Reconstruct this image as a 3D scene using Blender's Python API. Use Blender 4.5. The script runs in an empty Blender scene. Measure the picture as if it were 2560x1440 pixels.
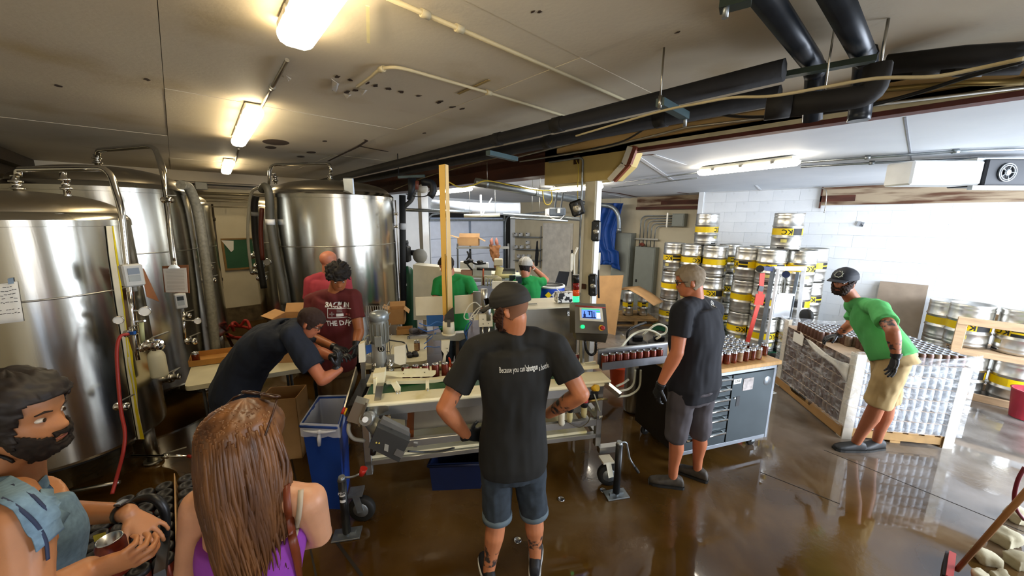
import bpy, math, random
import numpy as np
from mathutils import Vector, Matrix, noise
from mathutils.bvhtree import BVHTree

random.seed(7)
C = bpy.context.scene.collection
S = bpy.context.scene
PI = math.pi
R = math.radians

# ---------------------------------------------------------------- camera
HC = 2.25
FPX, PITCH, ROLL, YAW = 899.0, R(10.9), R(0.226), R(42.7)
cd = bpy.data.cameras.new('camera')
cam = bpy.data.objects.new('camera', cd)
C.objects.link(cam)
cd.sensor_width = 36.0
cd.lens = FPX / 2560 * 36.0
cd.clip_start = 0.02
cd.clip_end = 200
_cp, _sp = math.cos(PITCH), math.sin(PITCH)
_up = np.array([0, -_cp, -_sp]); _fw = np.array([0, -_sp, _cp]); _rt = np.array([1., 0, 0])
_Y = math.cos(YAW) * _fw - math.sin(YAW) * _rt
_X = math.sin(YAW) * _fw + math.cos(YAW) * _rt
_R = np.array([[math.cos(ROLL), -math.sin(ROLL), 0], [math.sin(ROLL), math.cos(ROLL), 0], [0, 0, 1]])
CM = np.array([_R @ _X, _R @ _Y, _R @ _up])
_ax = [CM @ np.array(v, float) for v in ((1, 0, 0), (0, -1, 0), (0, 0, -1))]
mw = Matrix(((_ax[0][0], _ax[1][0], _ax[2][0], 0), (_ax[0][1], _ax[1][1], _ax[2][1], 0), (_ax[0][2], _ax[1][2], _ax[2][2], HC), (0, 0, 0, 1)))
cam.matrix_world = mw
S.camera = cam
FWD = Vector((math.sin(YAW), math.cos(YAW), 0))
RGT = Vector((math.cos(YAW), -math.sin(YAW), 0))
UP = Vector((0, 0, 1))

def ray(x, y):
    return Vector(CM @ np.array([(x - 1280) / FPX, (y - 720) / FPX, 1.0]))
def F(x, y, z=0.0):            # sight line meets the level plane z
    d = ray(x, y); t = (z - HC) / d.z
    return Vector((0, 0, HC)) + d * t
def H(x, y, r):                # sight line at r metres ahead (level distance)
    d = ray(x, y); t = r / (d.x * FWD.x + d.y * FWD.y)
    return Vector((0, 0, HC)) + d * t
def PX(x, y, X):
    d = ray(x, y); return Vector((0, 0, HC)) + d * (X / d.x)
def PY(x, y, Y):
    d = ray(x, y); return Vector((0, 0, HC)) + d * (Y / d.y)

# ---------------------------------------------------------------- look
S.view_settings.view_transform = 'Standard'
S.view_settings.look = 'None'
S.view_settings.exposure = 0.0
S.view_settings.gamma = 1.0
S.view_settings.use_curve_mapping = False
S.cycles.use_denoising = True
S.cycles.max_bounces = 7
S.cycles.diffuse_bounces = 4
S.cycles.glossy_bounces = 4
S.cycles.transmission_bounces = 6
S.cycles.transparent_max_bounces = 12
S.cycles.sample_clamp_indirect = 6
S.cycles.caustics_reflective = False
S.cycles.caustics_refractive = False

w = bpy.data.worlds.new('sky')
S.world = w
w.use_nodes = True
nt = w.node_tree
bgn = nt.nodes['Background']
bgn.inputs[0].default_value = (0.55, 0.70, 1.0, 1)
bgn.inputs[1].default_value = 1.6

def area(name, loc, size, power, color, rot, sy=None):
    l = bpy.data.lights.new(name, 'AREA')
    l.energy = power; l.color = color
    l.shape = 'RECTANGLE'; l.size = size; l.size_y = sy or size
    o = bpy.data.objects.new(name, l); C.objects.link(o)
    o.location = loc; o.rotation_euler = rot
    return o
# daylight through the wide open doorway of the keg room (right of the frame)
area('daylight_doorway', (5.6, -5.2, 1.9), 7.0, 1750, (0.80, 0.88, 1.0), (R(-92), 0, R(180)), 4.0)
# added fill light, hidden behind the brown beam to brighten the back area
area('added_back_fill', (3.86, 6.0, 2.88), 0.14, 55, (0.93, 0.96, 1.0), (0, R(-40), 0), 3.0)
# daylight through the doorway behind the visitors
area('daylight_entrance', (-0.2, -2.7, 1.9), 2.0, 45, (1.0, 0.90, 0.76), (R(-82), 0, R(180)), 2.0)

# ---------------------------------------------------------------- materials
def lin(c):
    if isinstance(c, str):
        c = [int(c[i:i + 2], 16) / 255 for i in (0, 2, 4)]
        c = [x / 12.92 if x <= 0.04045 else ((x + 0.055) / 1.055) ** 2.4 for x in c]
    return (c[0], c[1], c[2], 1.0)
MATS = {}
def M(name, col='808080', rough=0.5, metal=0.0, var=0.08, scale=6.0, bump=0.0, bscale=None, trans=0.0, alpha=1.0, emit=0.0, ecol=None, spec=0.5, coat=0.0, col2=None, thr=None, stretch=(1, 1, 1), ior=1.45, sss=0.0):
    if name in MATS: return MATS[name]
    m = bpy.data.materials.new(name); m.use_nodes = True
    n = m.node_tree.nodes; l = m.node_tree.links
    b = n['Principled BSDF']
    c = lin(col)
    b.inputs['Base Color'].default_value = c
    b.inputs['Roughness'].default_value = rough
    b.inputs['Metallic'].default_value = metal
    b.inputs['Specular IOR Level'].default_value = spec
    b.inputs['Transmission Weight'].default_value = trans
    b.inputs['IOR'].default_value = ior
    b.inputs['Alpha'].default_value = alpha
    b.inputs['Coat Weight'].default_value = coat
    if sss:
        b.inputs['Subsurface Weight'].default_value = sss
        b.inputs['Subsurface Radius'].default_value = (0.02, 0.008, 0.004)
        b.inputs['Subsurface Scale'].default_value = 0.4
    if emit:
        b.inputs['Emission Color'].default_value = lin(ecol or col)
        b.inputs['Emission Strength'].default_value = emit
    if var or bump or col2:
        tc = n.new('ShaderNodeTexCoord'); mp = n.new('ShaderNodeMapping')
        mp.inputs['Scale'].default_value = stretch
        l.new(tc.outputs['Object'], mp.inputs['Vector'])
        nz = n.new('ShaderNodeTexNoise')
        nz.inputs['Scale'].default_value = scale; nz.inputs['Detail'].default_value = 5
        l.new(mp.outputs[0], nz.inputs['Vector'])
        rp = n.new('ShaderNodeValToRGB')
        if col2 is None:
            k = var
            rp.color_ramp.elements[0].color = (c[0] * (1 - k * 2), c[1] * (1 - k * 2), c[2] * (1 - k * 2), 1)
            rp.color_ramp.elements[1].color = (min(1, c[0] * (1 + k)), min(1, c[1] * (1 + k)), min(1, c[2] * (1 + k)), 1)
            rp.color_ramp.elements[0].position = 0.3; rp.color_ramp.elements[1].position = 0.7
        else:
            a, z = thr or (0.4, 0.6)
            rp.color_ramp.elements[0].position = a; rp.color_ramp.elements[1].position = z
            rp.color_ramp.elements[0].color = c; rp.color_ramp.elements[1].color = lin(col2)
        l.new(nz.outputs['Fac'], rp.inputs[0])
        l.new(rp.outputs[0], b.inputs['Base Color'])
        if bump:
            nb = nz
            if bscale:
                nb = n.new('ShaderNodeTexNoise'); nb.inputs['Scale'].default_value = bscale
                nb.inputs['Detail'].default_value = 4
                l.new(mp.outputs[0], nb.inputs['Vector'])
            bp = n.new('ShaderNodeBump'); bp.inputs['Strength'].default_value = bump
            bp.inputs['Distance'].default_value = 0.01
            l.new(nb.outputs['Fac'], bp.inputs['Height']); l.new(bp.outputs[0], b.inputs['Normal'])
    MATS[name] = m
    return m

steel = M('brushed_steel', 'c4c1b6', 0.20, 1.0, 0.05, 3, 0.02, 60, stretch=(1, 1, .08))
steel_dome = M('dome_steel', 'b3aa96', 0.36, 1.0, 0.05, 3)
chrome = M('polished_steel', 'd5d3cc', 0.12, 1.0, 0.0)
steel2 = M('satin_steel', 'a9a69c', 0.33, 1.0, 0.05, 8)
alum = M('aluminium', 'b9b9b5', 0.38, 1.0, 0.04)
kegm = M('keg_steel', 'd4d2cb', 0.33, 1.0, 0.06, 9, 0.03, 40)
galv = M('galvanised_steel', '9aa0a2', 0.4, 0.9, 0.10, 20)
black = M('black_plastic', '141414', 0.4, 0, 0.0)
rubber = M('black_rubber', '17150f', 0.65, 0, 0.1)
darkpipe = M('black_pipe_insulation', '14110e', 0.75, 0, 0.25, 12, 0.3)
bluepipe = M('dark_painted_pipe', '232a33', 0.35, 0.1, 0.15, 8)
whitep = M('white_plastic', 'e6dfc6', 0.45, 0, 0.05)
hdpe = M('cream_polyethylene', 'ebe2bd', 0.35, 0, 0.05, 5, 0, col2='cfc079', thr=(.52, .75))
white = M('white_paint', 'e3e3e0', 0.55, 0, 0.04)
grayp = M('grey_plastic', '8d8d88', 0.45, 0, 0.05)
dgray = M('dark_grey_paint', '3c3d3c', 0.5, 0, 0.08)
card = M('corrugated_cardboard', 'a9814f', 0.85, 0, 0.07, 5)
card2 = M('pale_cardboard', 'bb9160', 0.85, 0, 0.07, 5)
wood = M('pine_lumber', 'c9a882', 0.6, 0, 0.10, 5, 0.1, stretch=(1, 1, 6))
woodtop = M('maple_worktop', 'cfa265', 0.4, 0, 0.08, 6, stretch=(6, 1, 1))
palletw = M('pallet_wood', 'a5814f', 0.75, 0, 0.15, 7)
paper = M('paper', 'ece9df', 0.8, 0, 0.02)
redm = M('red_plastic', 'b3281c', 0.4, 0, 0.05)
redhose = M('red_hose', 'a02a20', 0.45, 0, 0.05)
yellow = M('yellow_label', 'e8c400', 0.45, 0, 0.03)
yellowp = M('yellow_plastic', 'd9a920', 0.45, 0, 0.03)
inkm = M('black_ink', '15130f', 0.6, 0, 0)
greenbelt = M('green_belt', '0f4a22', 0.4, 0, 0.1)
clear = M('clear_plastic', 'f2f4f4', 0.08, 0, 0, trans=1.0, ior=1.2)
amber = M('amber_sauce_glass', '6e2a14', 0.12, 0, 0.25, 30, coat=0.6)
orange = M('orange_plastic', 'd2481a', 0.45)
bluebin = M('blue_plastic', '123a86', 0.42, 0, 0.06)
blueb = M('bright_blue_plastic', '1343b0', 0.38, 0, 0.05)
navyb = M('navy_plastic', '0e1a38', 0.4)

# ---------------------------------------------------------------- mesh builder
WOFF = {}
def V(*a):
    return Vector(a[0]) if len(a) == 1 else Vector(a)
def frame_from(d):
    d = d.normalized()
    a = Vector((0, 0, 1)) if abs(d.z) < 0.9 else Vector((1, 0, 0))
    x = d.cross(a).normalized(); y = d.cross(x).normalized()
    return x, y
class MB:
    def __init__(s):
        s.v = []; s.f = []; s.m = []; s.mi = 0; s.sm = []; s.smooth = False
    def add(s, vs, fs, smooth=None):
        o = len(s.v); s.v += [tuple(p) for p in vs]
        s.f += [tuple(i + o for i in f) for f in fs]
        s.m += [s.mi] * len(fs); s.sm += [s.smooth if smooth is None else smooth] * len(fs)
        return s
    def obox(s, c, ax, ay, az, hx, hy, hz, ch=0.0):
        c = V(c); ax, ay, az = V(ax) * hx, V(ay) * hy, V(az) * hz
        if ch <= 0:
            vs = [c + ax * i + ay * j + az * k for k in (-1, 1) for j in (-1, 1) for i in (-1, 1)]
            return s.add(vs, [(0, 2, 3, 1), (4, 5, 7, 6), (0, 1, 5, 4), (2, 6, 7, 3), (0, 4, 6, 2), (1, 3, 7, 5)], False)
        vs = []
        for k in (-1, 1):
            for (i, j) in ((-1, -1), (1, -1), (1, 1), (-1, 1)):
                fx, fy, fz = 1 - ch / hx, 1 - ch / hy, 1 - ch / hz
                vs += [c + ax * i * fx + ay * j * fy + az * k, c + ax * i + ay * j * fy + az * k * fz, c + ax * i * fx + ay * j + az * k * fz]
        q = lambda k, c_, t: (k * 4 + c_) * 3 + t
        fs = [tuple(q(0, c_, 0) for c_ in (3, 2, 1, 0)), tuple(q(1, c_, 0) for c_ in (0, 1, 2, 3))]
        fs += [(q(0, 0, 2), q(0, 1, 2), q(1, 1, 2), q(1, 0, 2)), (q(0, 2, 2), q(0, 3, 2), q(1, 3, 2), q(1, 2, 2)),
               (q(0, 1, 1), q(0, 2, 1), q(1, 2, 1), q(1, 1, 1)), (q(0, 3, 1), q(0, 0, 1), q(1, 0, 1), q(1, 3, 1))]
        fs += [(q(0, 0, 0), q(0, 1, 0), q(0, 1, 2), q(0, 0, 2)), (q(0, 2, 0), q(0, 3, 0), q(0, 3, 2), q(0, 2, 2)),
               (q(0, 1, 0), q(0, 2, 0), q(0, 2, 1), q(0, 1, 1)), (q(0, 3, 0), q(0, 0, 0), q(0, 0, 1), q(0, 3, 1)),
               (q(1, 1, 0), q(1, 0, 0), q(1, 0, 2), q(1, 1, 2)), (q(1, 3, 0), q(1, 2, 0), q(1, 2, 2), q(1, 3, 2)),
               (q(1, 2, 0), q(1, 1, 0), q(1, 1, 1), q(1, 2, 1)), (q(1, 0, 0), q(1, 3, 0), q(1, 3, 1), q(1, 0, 1))]
        for c_ in range(4):
            a, b = (0, 1), None
            fs += [(q(0, c_, 0), q(0, c_, 1), q(0, c_, 2)), (q(1, c_, 0), q(1, c_, 2), q(1, c_, 1))]
            fs += [(q(0, c_, 1), q(1, c_, 1), q(1, c_, 2), q(0, c_, 2))]
        return s.add(vs, fs, False)
    def box(s, x0, x1, y0, y1, z0, z1, ch=0.0):
        return s.obox(((x0 + x1) / 2, (y0 + y1) / 2, (z0 + z1) / 2), (1, 0, 0), (0, 1, 0), (0, 0, 1), abs(x1 - x0) / 2, abs(y1 - y0) / 2, abs(z1 - z0) / 2, ch)
    def bar(s, a, b, wd, ht, up=(0, 0, 1), ch=0.0):
        a, b = V(a), V(b); d = (b - a); L = d.length; d = d / L
        u = V(up)
        if abs(u.normalized().dot(d)) > 0.99: u = Vector((1, 0, 0))
        x = d.cross(u).normalized(); z = x.cross(d).normalized()
        return s.obox((a + b) / 2, x, d, z, wd / 2, L / 2, ht / 2, ch)
    def tube(s, pts, r, n=10, caps=True, closed=False):
        pts = [V(p) for p in pts]; N = len(pts)
        rs = r if isinstance(r, (list, tuple)) else [r] * N
        vs = []; prev = None
        for i, p in enumerate(pts):
            if closed: d = pts[(i + 1) % N] - pts[i - 1]
            elif i == 0: d = pts[1] - p
            elif i == N - 1: d = p - pts[-2]
            else: d = (pts[i + 1] - p).normalized() + (p - pts[i - 1]).normalized()
            if d.length < 1e-9: d = Vector((0, 0, 1))
            d = d.normalized()
            if prev is None: x, y = frame_from(d)
            else:
                x = prev - d * prev.dot(d)
                x = x.normalized() if x.length > 1e-6 else frame_from(d)[0]
                y = d.cross(x)
            prev = x
            for k in range(n):
                a = 2 * PI * k / n
                vs.append(p + (x * math.cos(a) + y * math.sin(a)) * rs[i])
        fs = []
        for i in range(N if closed else N - 1):
            j = (i + 1) % N
            for k in range(n):
                k2 = (k + 1) % n
                fs.append((i * n + k, i * n + k2, j * n + k2, j * n + k))
        sm = [True] * len(fs)
        if caps and not closed:
            fs.append(tuple(range(n - 1, -1, -1))); fs.append(tuple((N - 1) * n + k for k in range(n)))
        o = len(s.f)
        s.add(vs, fs, True)
        if caps and not closed: s.sm[-1] = False; s.sm[-2] = False
        return s
    def cyl(s, a, b, r, r2=None, n=16, caps=True):
        return s.tube([a, b], [r, r if r2 is None else r2], n, caps)
    def lathe(s, prof, n=24, o=(0, 0, 0), a0=0, a1=2 * PI, ax=None):
        o = V(o); full = abs(a1 - a0 - 2 * PI) < 1e-6
        K = n if full else n + 1
        if ax is None: X_, Y_, Z_ = Vector((1, 0, 0)), Vector((0, 1, 0)), Vector((0, 0, 1))
        else:
            Z_ = V(ax).normalized(); X_, Y_ = frame_from(Z_)
            if X_.cross(Y_).dot(Z_) < 0: Y_ = -Y_
        vs = []
        for (r, z) in prof:
            for k in range(K):
                a = a0 + (a1 - a0) * k / n
                vs.append(o + (X_ * math.cos(a) + Y_ * math.sin(a)) * max(r, 1e-5) + Z_ * z)
        fs = []
        for i in range(len(prof) - 1):
            for k in range(n):
                k2 = (k + 1) % K
                fs.append((i * K + k, i * K + k2, (i + 1) * K + k2, (i + 1) * K + k))
        return s.add(vs, fs, True)
    def sphere(s, c, r, n=14, m=9, sc=(1, 1, 1), fr=None):
        X_, Y_, Z_ = fr or (Vector((1, 0, 0)), Vector((0, 1, 0)), Vector((0, 0, 1)))
        c = V(c); vs = []; fs = []
        for i in range(1, m):
            t = PI * i / m
            for k in range(n):
                a = 2 * PI * k / n
                vs.append(c + (X_ * math.cos(a) * sc[0] + Y_ * math.sin(a) * sc[1]) * r * math.sin(t) + Z_ * r * sc[2] * math.cos(t))
        T = len(vs); vs += [c + Z_ * r * sc[2], c - Z_ * r * sc[2]]
        for i in range(m - 2):
            for k in range(n):
                fs.append((i * n + k, (i + 1) * n + k, (i + 1) * n + (k + 1) % n, i * n + (k + 1) % n))
        for k in range(n):
            fs.append((T, k, (k + 1) % n)); fs.append((T + 1, (m - 2) * n + (k + 1) % n, (m - 2) * n + k))
        return s.add(vs, fs, True)
    def prism(s, poly, d):      # planar polygon extruded along vector d
        poly = [V(p) for p in poly]; d = V(d); n = len(poly)
        vs = poly + [p + d for p in poly]
        fs = [tuple(range(n - 1, -1, -1)), tuple(range(n, 2 * n))] + [(i, (i + 1) % n, n + (i + 1) % n, n + i) for i in range(n)]
        return s.add(vs, fs, False)
    def grid(s, fn, nu, nv, smooth=True):
        vs = [fn(i / nu, j / nv) for j in range(nv + 1) for i in range(nu + 1)]
        fs = [(j * (nu + 1) + i, j * (nu + 1) + i + 1, (j + 1) * (nu + 1) + i + 1, (j + 1) * (nu + 1) + i) for j in range(nv) for i in range(nu)]
        return s.add(vs, fs, smooth)
    def build(s, name, mats, parent=None, solid=0.0):
        me = bpy.data.meshes.new(name)
        off = WOFF.get(parent.name) if parent is not None else None
        vs = s.v if off is None else [(p[0] - off[0], p[1] - off[1], p[2] - off[2]) for p in s.v]
        me.from_pydata(vs, [], s.f)
        if not isinstance(mats, (list, tuple)): mats = [mats]
        for m in mats: me.materials.append(m)
        me.polygons.foreach_set('material_index', s.m)
        me.polygons.foreach_set('use_smooth', s.sm)
        me.update()
        o = bpy.data.objects.new(name, me); C.objects.link(o)
        if parent is not None:
            o.parent = parent
            if off is not None: WOFF[o.name] = off
        if solid:
            md = o.modifiers.new('thickness', 'SOLIDIFY'); md.thickness = solid; md.offset = 0
        return o

def thing(name, label, cat, loc=(0, 0, 0), rotz=0, group=None, world=False):
    o = bpy.data.objects.new(name, None); C.objects.link(o)
    o.empty_display_size = 0.1
    o.location = loc; o.rotation_euler = (0, 0, rotz)
    o['label'] = label; o['category'] = cat
    if group: o['group'] = group
    if world: WOFF[o.name] = Vector(loc)
    return o
def tag(o, label, cat, group=None, kind=None):
    o['label'] = label; o['category'] = cat
    if group: o['group'] = group
    if kind: o['kind'] = kind
    return o
def struct(name, mb, mats, parent=None, solid=0.0):
    o = mb.build(name, mats, parent, solid)
    if parent is None: o['kind'] = 'structure'
    return o
def dup(root, loc, rotz=0.0, label=None, group=None, rot=None):
    r = root.copy(); C.objects.link(r); r.location = loc
    r.rotation_euler = rot or (0, 0, rotz)
    if label: r['label'] = label
    if group: r['group'] = group
    def kids(a, b):
        for ch in list(a.children):
            c = ch.copy(); C.objects.link(c); c.parent = b
            kids(ch, c)
    kids(root, r)
    return r
def arc(c, r, a0, a1, n, u, v):
    c, u, v = V(c), V(u), V(v)
    return [c + u * (r * math.cos(a0 + (a1 - a0) * i / n)) + v * (r * math.sin(a0 + (a1 - a0) * i / n)) for i in range(n + 1)]
def spline(pts, k=6):           # smooth curve through points
    pts = [V(p) for p in pts]; out = []
    P = [pts[0] * 2 - pts[1]] + pts + [pts[-1] * 2 - pts[-2]]
    for i in range(1, len(P) - 2):
        p0, p1, p2, p3 = P[i - 1:i + 3]
        for j in range(k):
            t = j / k
            out.append(0.5 * ((2 * p1) + (p2 - p0) * t + (2 * p0 - 5 * p1 + 4 * p2 - p3) * t * t + (3 * p1 - p0 - 3 * p2 + p3) * t ** 3))
    out.append(pts[-1]); return out
def roundpath(pts, r, k=5):     # polyline with rounded corners
    pts = [V(p) for p in pts]; out = [pts[0]]
    for i in range(1, len(pts) - 1):
        a, b, c = pts[i - 1], pts[i], pts[i + 1]
        rr = min(r, (a - b).length * .45, (c - b).length * .45)
        p, q = b + (a - b).normalized() * rr, b + (c - b).normalized() * rr
        for j in range(k + 1):
            t = j / k; out.append(p * (1 - t) ** 2 + b * 2 * t * (1 - t) + q * t * t)
    out.append(pts[-1]); return out
def text_mesh(txt, size, ext=0.0, align='CENTER', bold=0.0, squash=1.0):
    cu = bpy.data.curves.new('t', 'FONT'); cu.body = txt; cu.size = size; cu.extrude = ext
    cu.align_x = align; cu.align_y = 'CENTER'; cu.offset = bold; cu.resolution_u = 2
    o = bpy.data.objects.new('t', cu); C.objects.link(o)
    dg = bpy.context.evaluated_depsgraph_get()
    me = bpy.data.meshes.new_from_object(o.evaluated_get(dg))
    bpy.data.objects.remove(o)
    vs = [Vector((v.co.x * squash, v.co.y, v.co.z)) for v in me.vertices]; fs = [tuple(p.vertices) for p in me.polygons]
    bpy.data.meshes.remove(me)
    return vs, fs
def put_text(mb, txt, size, c, rt, up, nrm_off=0.0, bold=0.0, align='CENTER', wrap=None, squash=1.0):
    vs, fs = text_mesh(txt, size, 0, align, bold, squash)
    c, rt, up = V(c), V(rt).normalized(), V(up).normalized()
    n = rt.cross(up)
    out = []
    for p in vs:
        q = c + rt * p.x + up * p.y + n * nrm_off
        if wrap: q = wrap(q, p)
        out.append(q)
    mb.add(out, fs, False)
# ================================================================= SETTING
def concrete_floor():
    m = bpy.data.materials.new('wet_concrete'); m.use_nodes = True
    n = m.node_tree.nodes; l = m.node_tree.links; b = n['Principled BSDF']
    tc = n.new('ShaderNodeTexCoord')
    def nz(scale, det=6, dist=0.0):
        x = n.new('ShaderNodeTexNoise'); x.inputs['Scale'].default_value = scale; x.inputs['Detail'].default_value = det
        x.inputs['Distortion'].default_value = dist; l.new(tc.outputs['Object'], x.inputs['Vector']); return x
    def ramp(src, stops):
        r = n.new('ShaderNodeValToRGB'); el = r.color_ramp.elements
        while len(el) < len(stops): el.new(0.5)
        for e, (p, c) in zip(el, stops): e.position = p; e.color = lin(c) if isinstance(c, str) else (c, c, c, 1)
        l.new(src, r.inputs[0]); return r
    a = nz(1.1, 8, .4); c = ramp(a.outputs['Fac'], [(0.30, '33210a'), (0.47, '47300f'), (0.58, '59401d'), (0.72, '6c583c')])
    # the slab turns paler and greyer towards the keg room
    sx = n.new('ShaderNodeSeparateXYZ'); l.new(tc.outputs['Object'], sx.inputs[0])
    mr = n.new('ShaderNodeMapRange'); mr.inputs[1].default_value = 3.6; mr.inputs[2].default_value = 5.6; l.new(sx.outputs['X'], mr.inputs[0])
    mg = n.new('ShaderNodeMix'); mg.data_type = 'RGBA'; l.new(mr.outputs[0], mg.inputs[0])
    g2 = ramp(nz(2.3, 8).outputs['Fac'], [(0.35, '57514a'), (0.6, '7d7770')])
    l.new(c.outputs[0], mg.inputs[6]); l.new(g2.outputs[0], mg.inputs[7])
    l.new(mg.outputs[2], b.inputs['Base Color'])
    d = nz(0.75, 5, .6); r = ramp(d.outputs['Fac'], [(0.36, 0.34), (0.44, 0.12), (0.50, 0.045), (0.8, 0.03)])
    l.new(r.outputs[0], b.inputs['Roughness'])
    b.inputs['IOR'].default_value = 1.62
    f = nz(26, 4); bp = n.new('ShaderNodeBump'); bp.inputs['Distance'].default_value = 0.003
    k = ramp(d.outputs['Fac'], [(0.38, 0.5), (0.50, 0.02)]); l.new(k.outputs[0], bp.inputs['Strength'])
    l.new(f.outputs['Fac'], bp.inputs['Height']); l.new(bp.outputs[0], b.inputs['Normal'])
    return m
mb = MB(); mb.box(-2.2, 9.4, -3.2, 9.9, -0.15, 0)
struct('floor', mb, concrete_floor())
# saw-cut joints and a drain channel in the slab
groove = M('dark_joint', '1c140b', 0.6)
mb = MB()
for (a, b, w_) in (((700, 1010), (790, 1440), .012), ((800, 1300), (905, 1440), .02), ((735, 1000), (790, 1120), .03), ((2060, 1125), (2560, 1330), .006), ((1900, 1180), (2100, 1260), .006)):
    p, q = F(*a), F(*b); mb.bar((p.x, p.y, .001), (q.x, q.y, .001), w_, .002)
o = mb.build('trim_1', groove); o['kind'] = 'structure'

def paint(name, c1, c2, sc, thr, c3=None, rough=0.7, blotch=None):
    m = M(name, c1, rough, 0, 0, sc, 0.12, 40, col2=c2, thr=thr)
    if blotch:
        n = m.node_tree.nodes; l = m.node_tree.links; b = n['Principled BSDF']
        src = b.inputs['Base Color'].links[0].from_socket
        nz = n.new('ShaderNodeTexNoise'); nz.inputs['Scale'].default_value = blotch[1]; nz.inputs['Detail'].default_value = 8
        tc = [x for x in n if x.type == 'TEX_COORD'][0]; l.new(tc.outputs['Object'], nz.inputs['Vector'])
        rp = n.new('ShaderNodeValToRGB'); rp.color_ramp.elements[0].position = blotch[2]; rp.color_ramp.elements[1].position = blotch[3]
        l.new(nz.outputs['Fac'], rp.inputs[0])
        mx = n.new('ShaderNodeMix'); mx.data_type = 'RGBA'; l.new(rp.outputs[0], mx.inputs[0]); l.new(src, mx.inputs[6])
        mx.inputs[7].default_value = lin(blotch[0]); l.new(mx.outputs[2], b.inputs['Base Color'])
    return m
ceilm = paint('old_ceiling_paint', 'd6cbb3', 'c6baa4', 0.9, (.35, .65), rough=.6, blotch=('b09c72', 1.3, .58, .78))
wallc = paint('cream_wall_paint', 'd8cdb0', 'c9bd9f', 1.5, (.4, .7), blotch=('b3a68a', 1.2, .62, .85))
wallw = paint('white_block_paint', 'e9ebec', 'dfe2e4', 2.0, (.4, .7), blotch=('c9ccca', 3.0, .66, .74))
ceilw = paint('white_ceiling_board', 'dde0e3', 'd2d6da', 1.5, (.4, .7))
brownw = M('stained_wood', '5a3020', 0.7, 0, 0.3, 6, stretch=(1, .3, 1))
peel = M('stained_peeling_plaster', 'a8967c', 0.8, 0, 0, 3.5, 0.2, 20, col2='5a3a26', thr=(.47, .62), stretch=(1, .35, 3))
CZ = 3.12
# hall ceiling made of long boards with open joints
edges_y = [-3.2, -.55, 1.35, 3.6, 5.6, 7.6, 9.7]
edges_x = [-2.2, .06, 1.75, 3.5]
cl = MB(); cl.box(-2.2, 3.5, -3.2, 9.9, CZ + .02, CZ + .1)
ceiling = struct('ceiling', cl, M('ceiling_backing', '3a3026', .8))
for i in range(len(edges_x) - 1):
    for j in range(len(edges_y) - 1):
        mb = MB(); g = .0015
        z = CZ + (0.0025 if (i + j) % 2 else 0)
        mb.box(edges_x[i] + g, edges_x[i + 1] - g, edges_y[j] + g, edges_y[j + 1] - g, z, CZ + .03)
        mb.build('panel', ceilm, ceiling)
# keg-room ceiling falls gently towards the far wall
HX = 3.42
def kz(x): return 2.93 - (x - HX) * 0.022
mb = MB()
mb.add([(HX, -3.2, kz(HX)), (9.4, -3.2, kz(9.4)), (9.4, 9.9, kz(9.4)), (HX, 9.9, kz(HX)), (HX, -3.2, 3.2), (9.4, -3.2, 3.2), (9.4, 9.9, 3.2), (HX, 9.9, 3.2)],
       [(3, 2, 1, 0), (4, 5, 6, 7), (0, 1, 5, 4), (1, 2, 6, 5), (2, 3, 7, 6), (3, 0, 4, 7)])
ceiling2 = struct('ceiling', mb, ceilw)
# cracked seams, torn tape and rust marks in the boards
darkc = M('crack_brown', '3b2a1c', .9)
mb = MB()
def seam(mb, pts, w_, z0=None):
    for a, b in zip(pts[:-1], pts[1:]):
        mb.bar(a, b, w_, .003)
def C1(x, y): return F(x, y, CZ - .001)
seam(mb, [C1(820, 403), C1(850, 388), C1(872, 378), C1(895, 367), C1(917, 352), C1(912, 349)], .03)
seam(mb, [C1(897, 365), C1(925, 371), C1(952, 376), C1(970, 379)], .03)
seam(mb, [C1(1032, 388), C1(1070, 394), C1(1095, 398)], .05)
for (x, y, a, b) in ((812, 353, .04, .02), (778, 381, .09, .04), (752, 392, .08, .04), (677, 369, .1, .05), (690, 356, .22, .09), (950, 417, .12, .05)):
    c = C1(x, y); ring = [(c.x + a * math.cos(t) * .6, c.y + b * math.sin(t) * 2.2, CZ - .0015) for t in [2 * PI * k / 18 for k in range(18)]]
    mb.prism(ring, (0, 0, .001))
mb.build('crack', darkc, ceiling)
mb = MB()
for (x, y) in ((842, 192), (875, 200), (888, 226), (918, 208), (938, 214), (973, 222), (1004, 230), (1046, 240), (1100, 254), (1098, 257), (1132, 268), (1155, 272), (868, 230), (1060, 333), (368, 199), (145, 215), (1348, 30), (1333, 29), (1694, 81)):
    c = C1(x, y)
    k = .018 if y > 190 else .008
    ring = [(c.x + k * random.uniform(.5, 1.4) * math.cos(t), c.y + 1.6 * k * random.uniform(.5, 1.4) * math.sin(t), CZ - .0015) for t in [2 * PI * q / 9 for q in range(9)]]
    mb.prism(ring, (0, 0, .001))
mb.build('chip', darkc, ceiling)
flake = M('paint_flake', 'cfc9c0', .7)
for pts in (((828, 195), (842, 197), (848, 208), (840, 222), (832, 226), (829, 214)), ((858, 232), (872, 229), (878, 235), (866, 237)), ((900, 222), (912, 216), (918, 224), (905, 229)), ((716, 187), (726, 188), (728, 193), (720, 192))):
    mb = MB(); ps = [C1(*p) for p in pts]
    mb.prism([(p.x, p.y, p.z - .006 - .02 * (k % 2)) for k, p in enumerate(ps)], (0, 0, .003)); mb.build('paint_flake', flake, ceiling)
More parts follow.
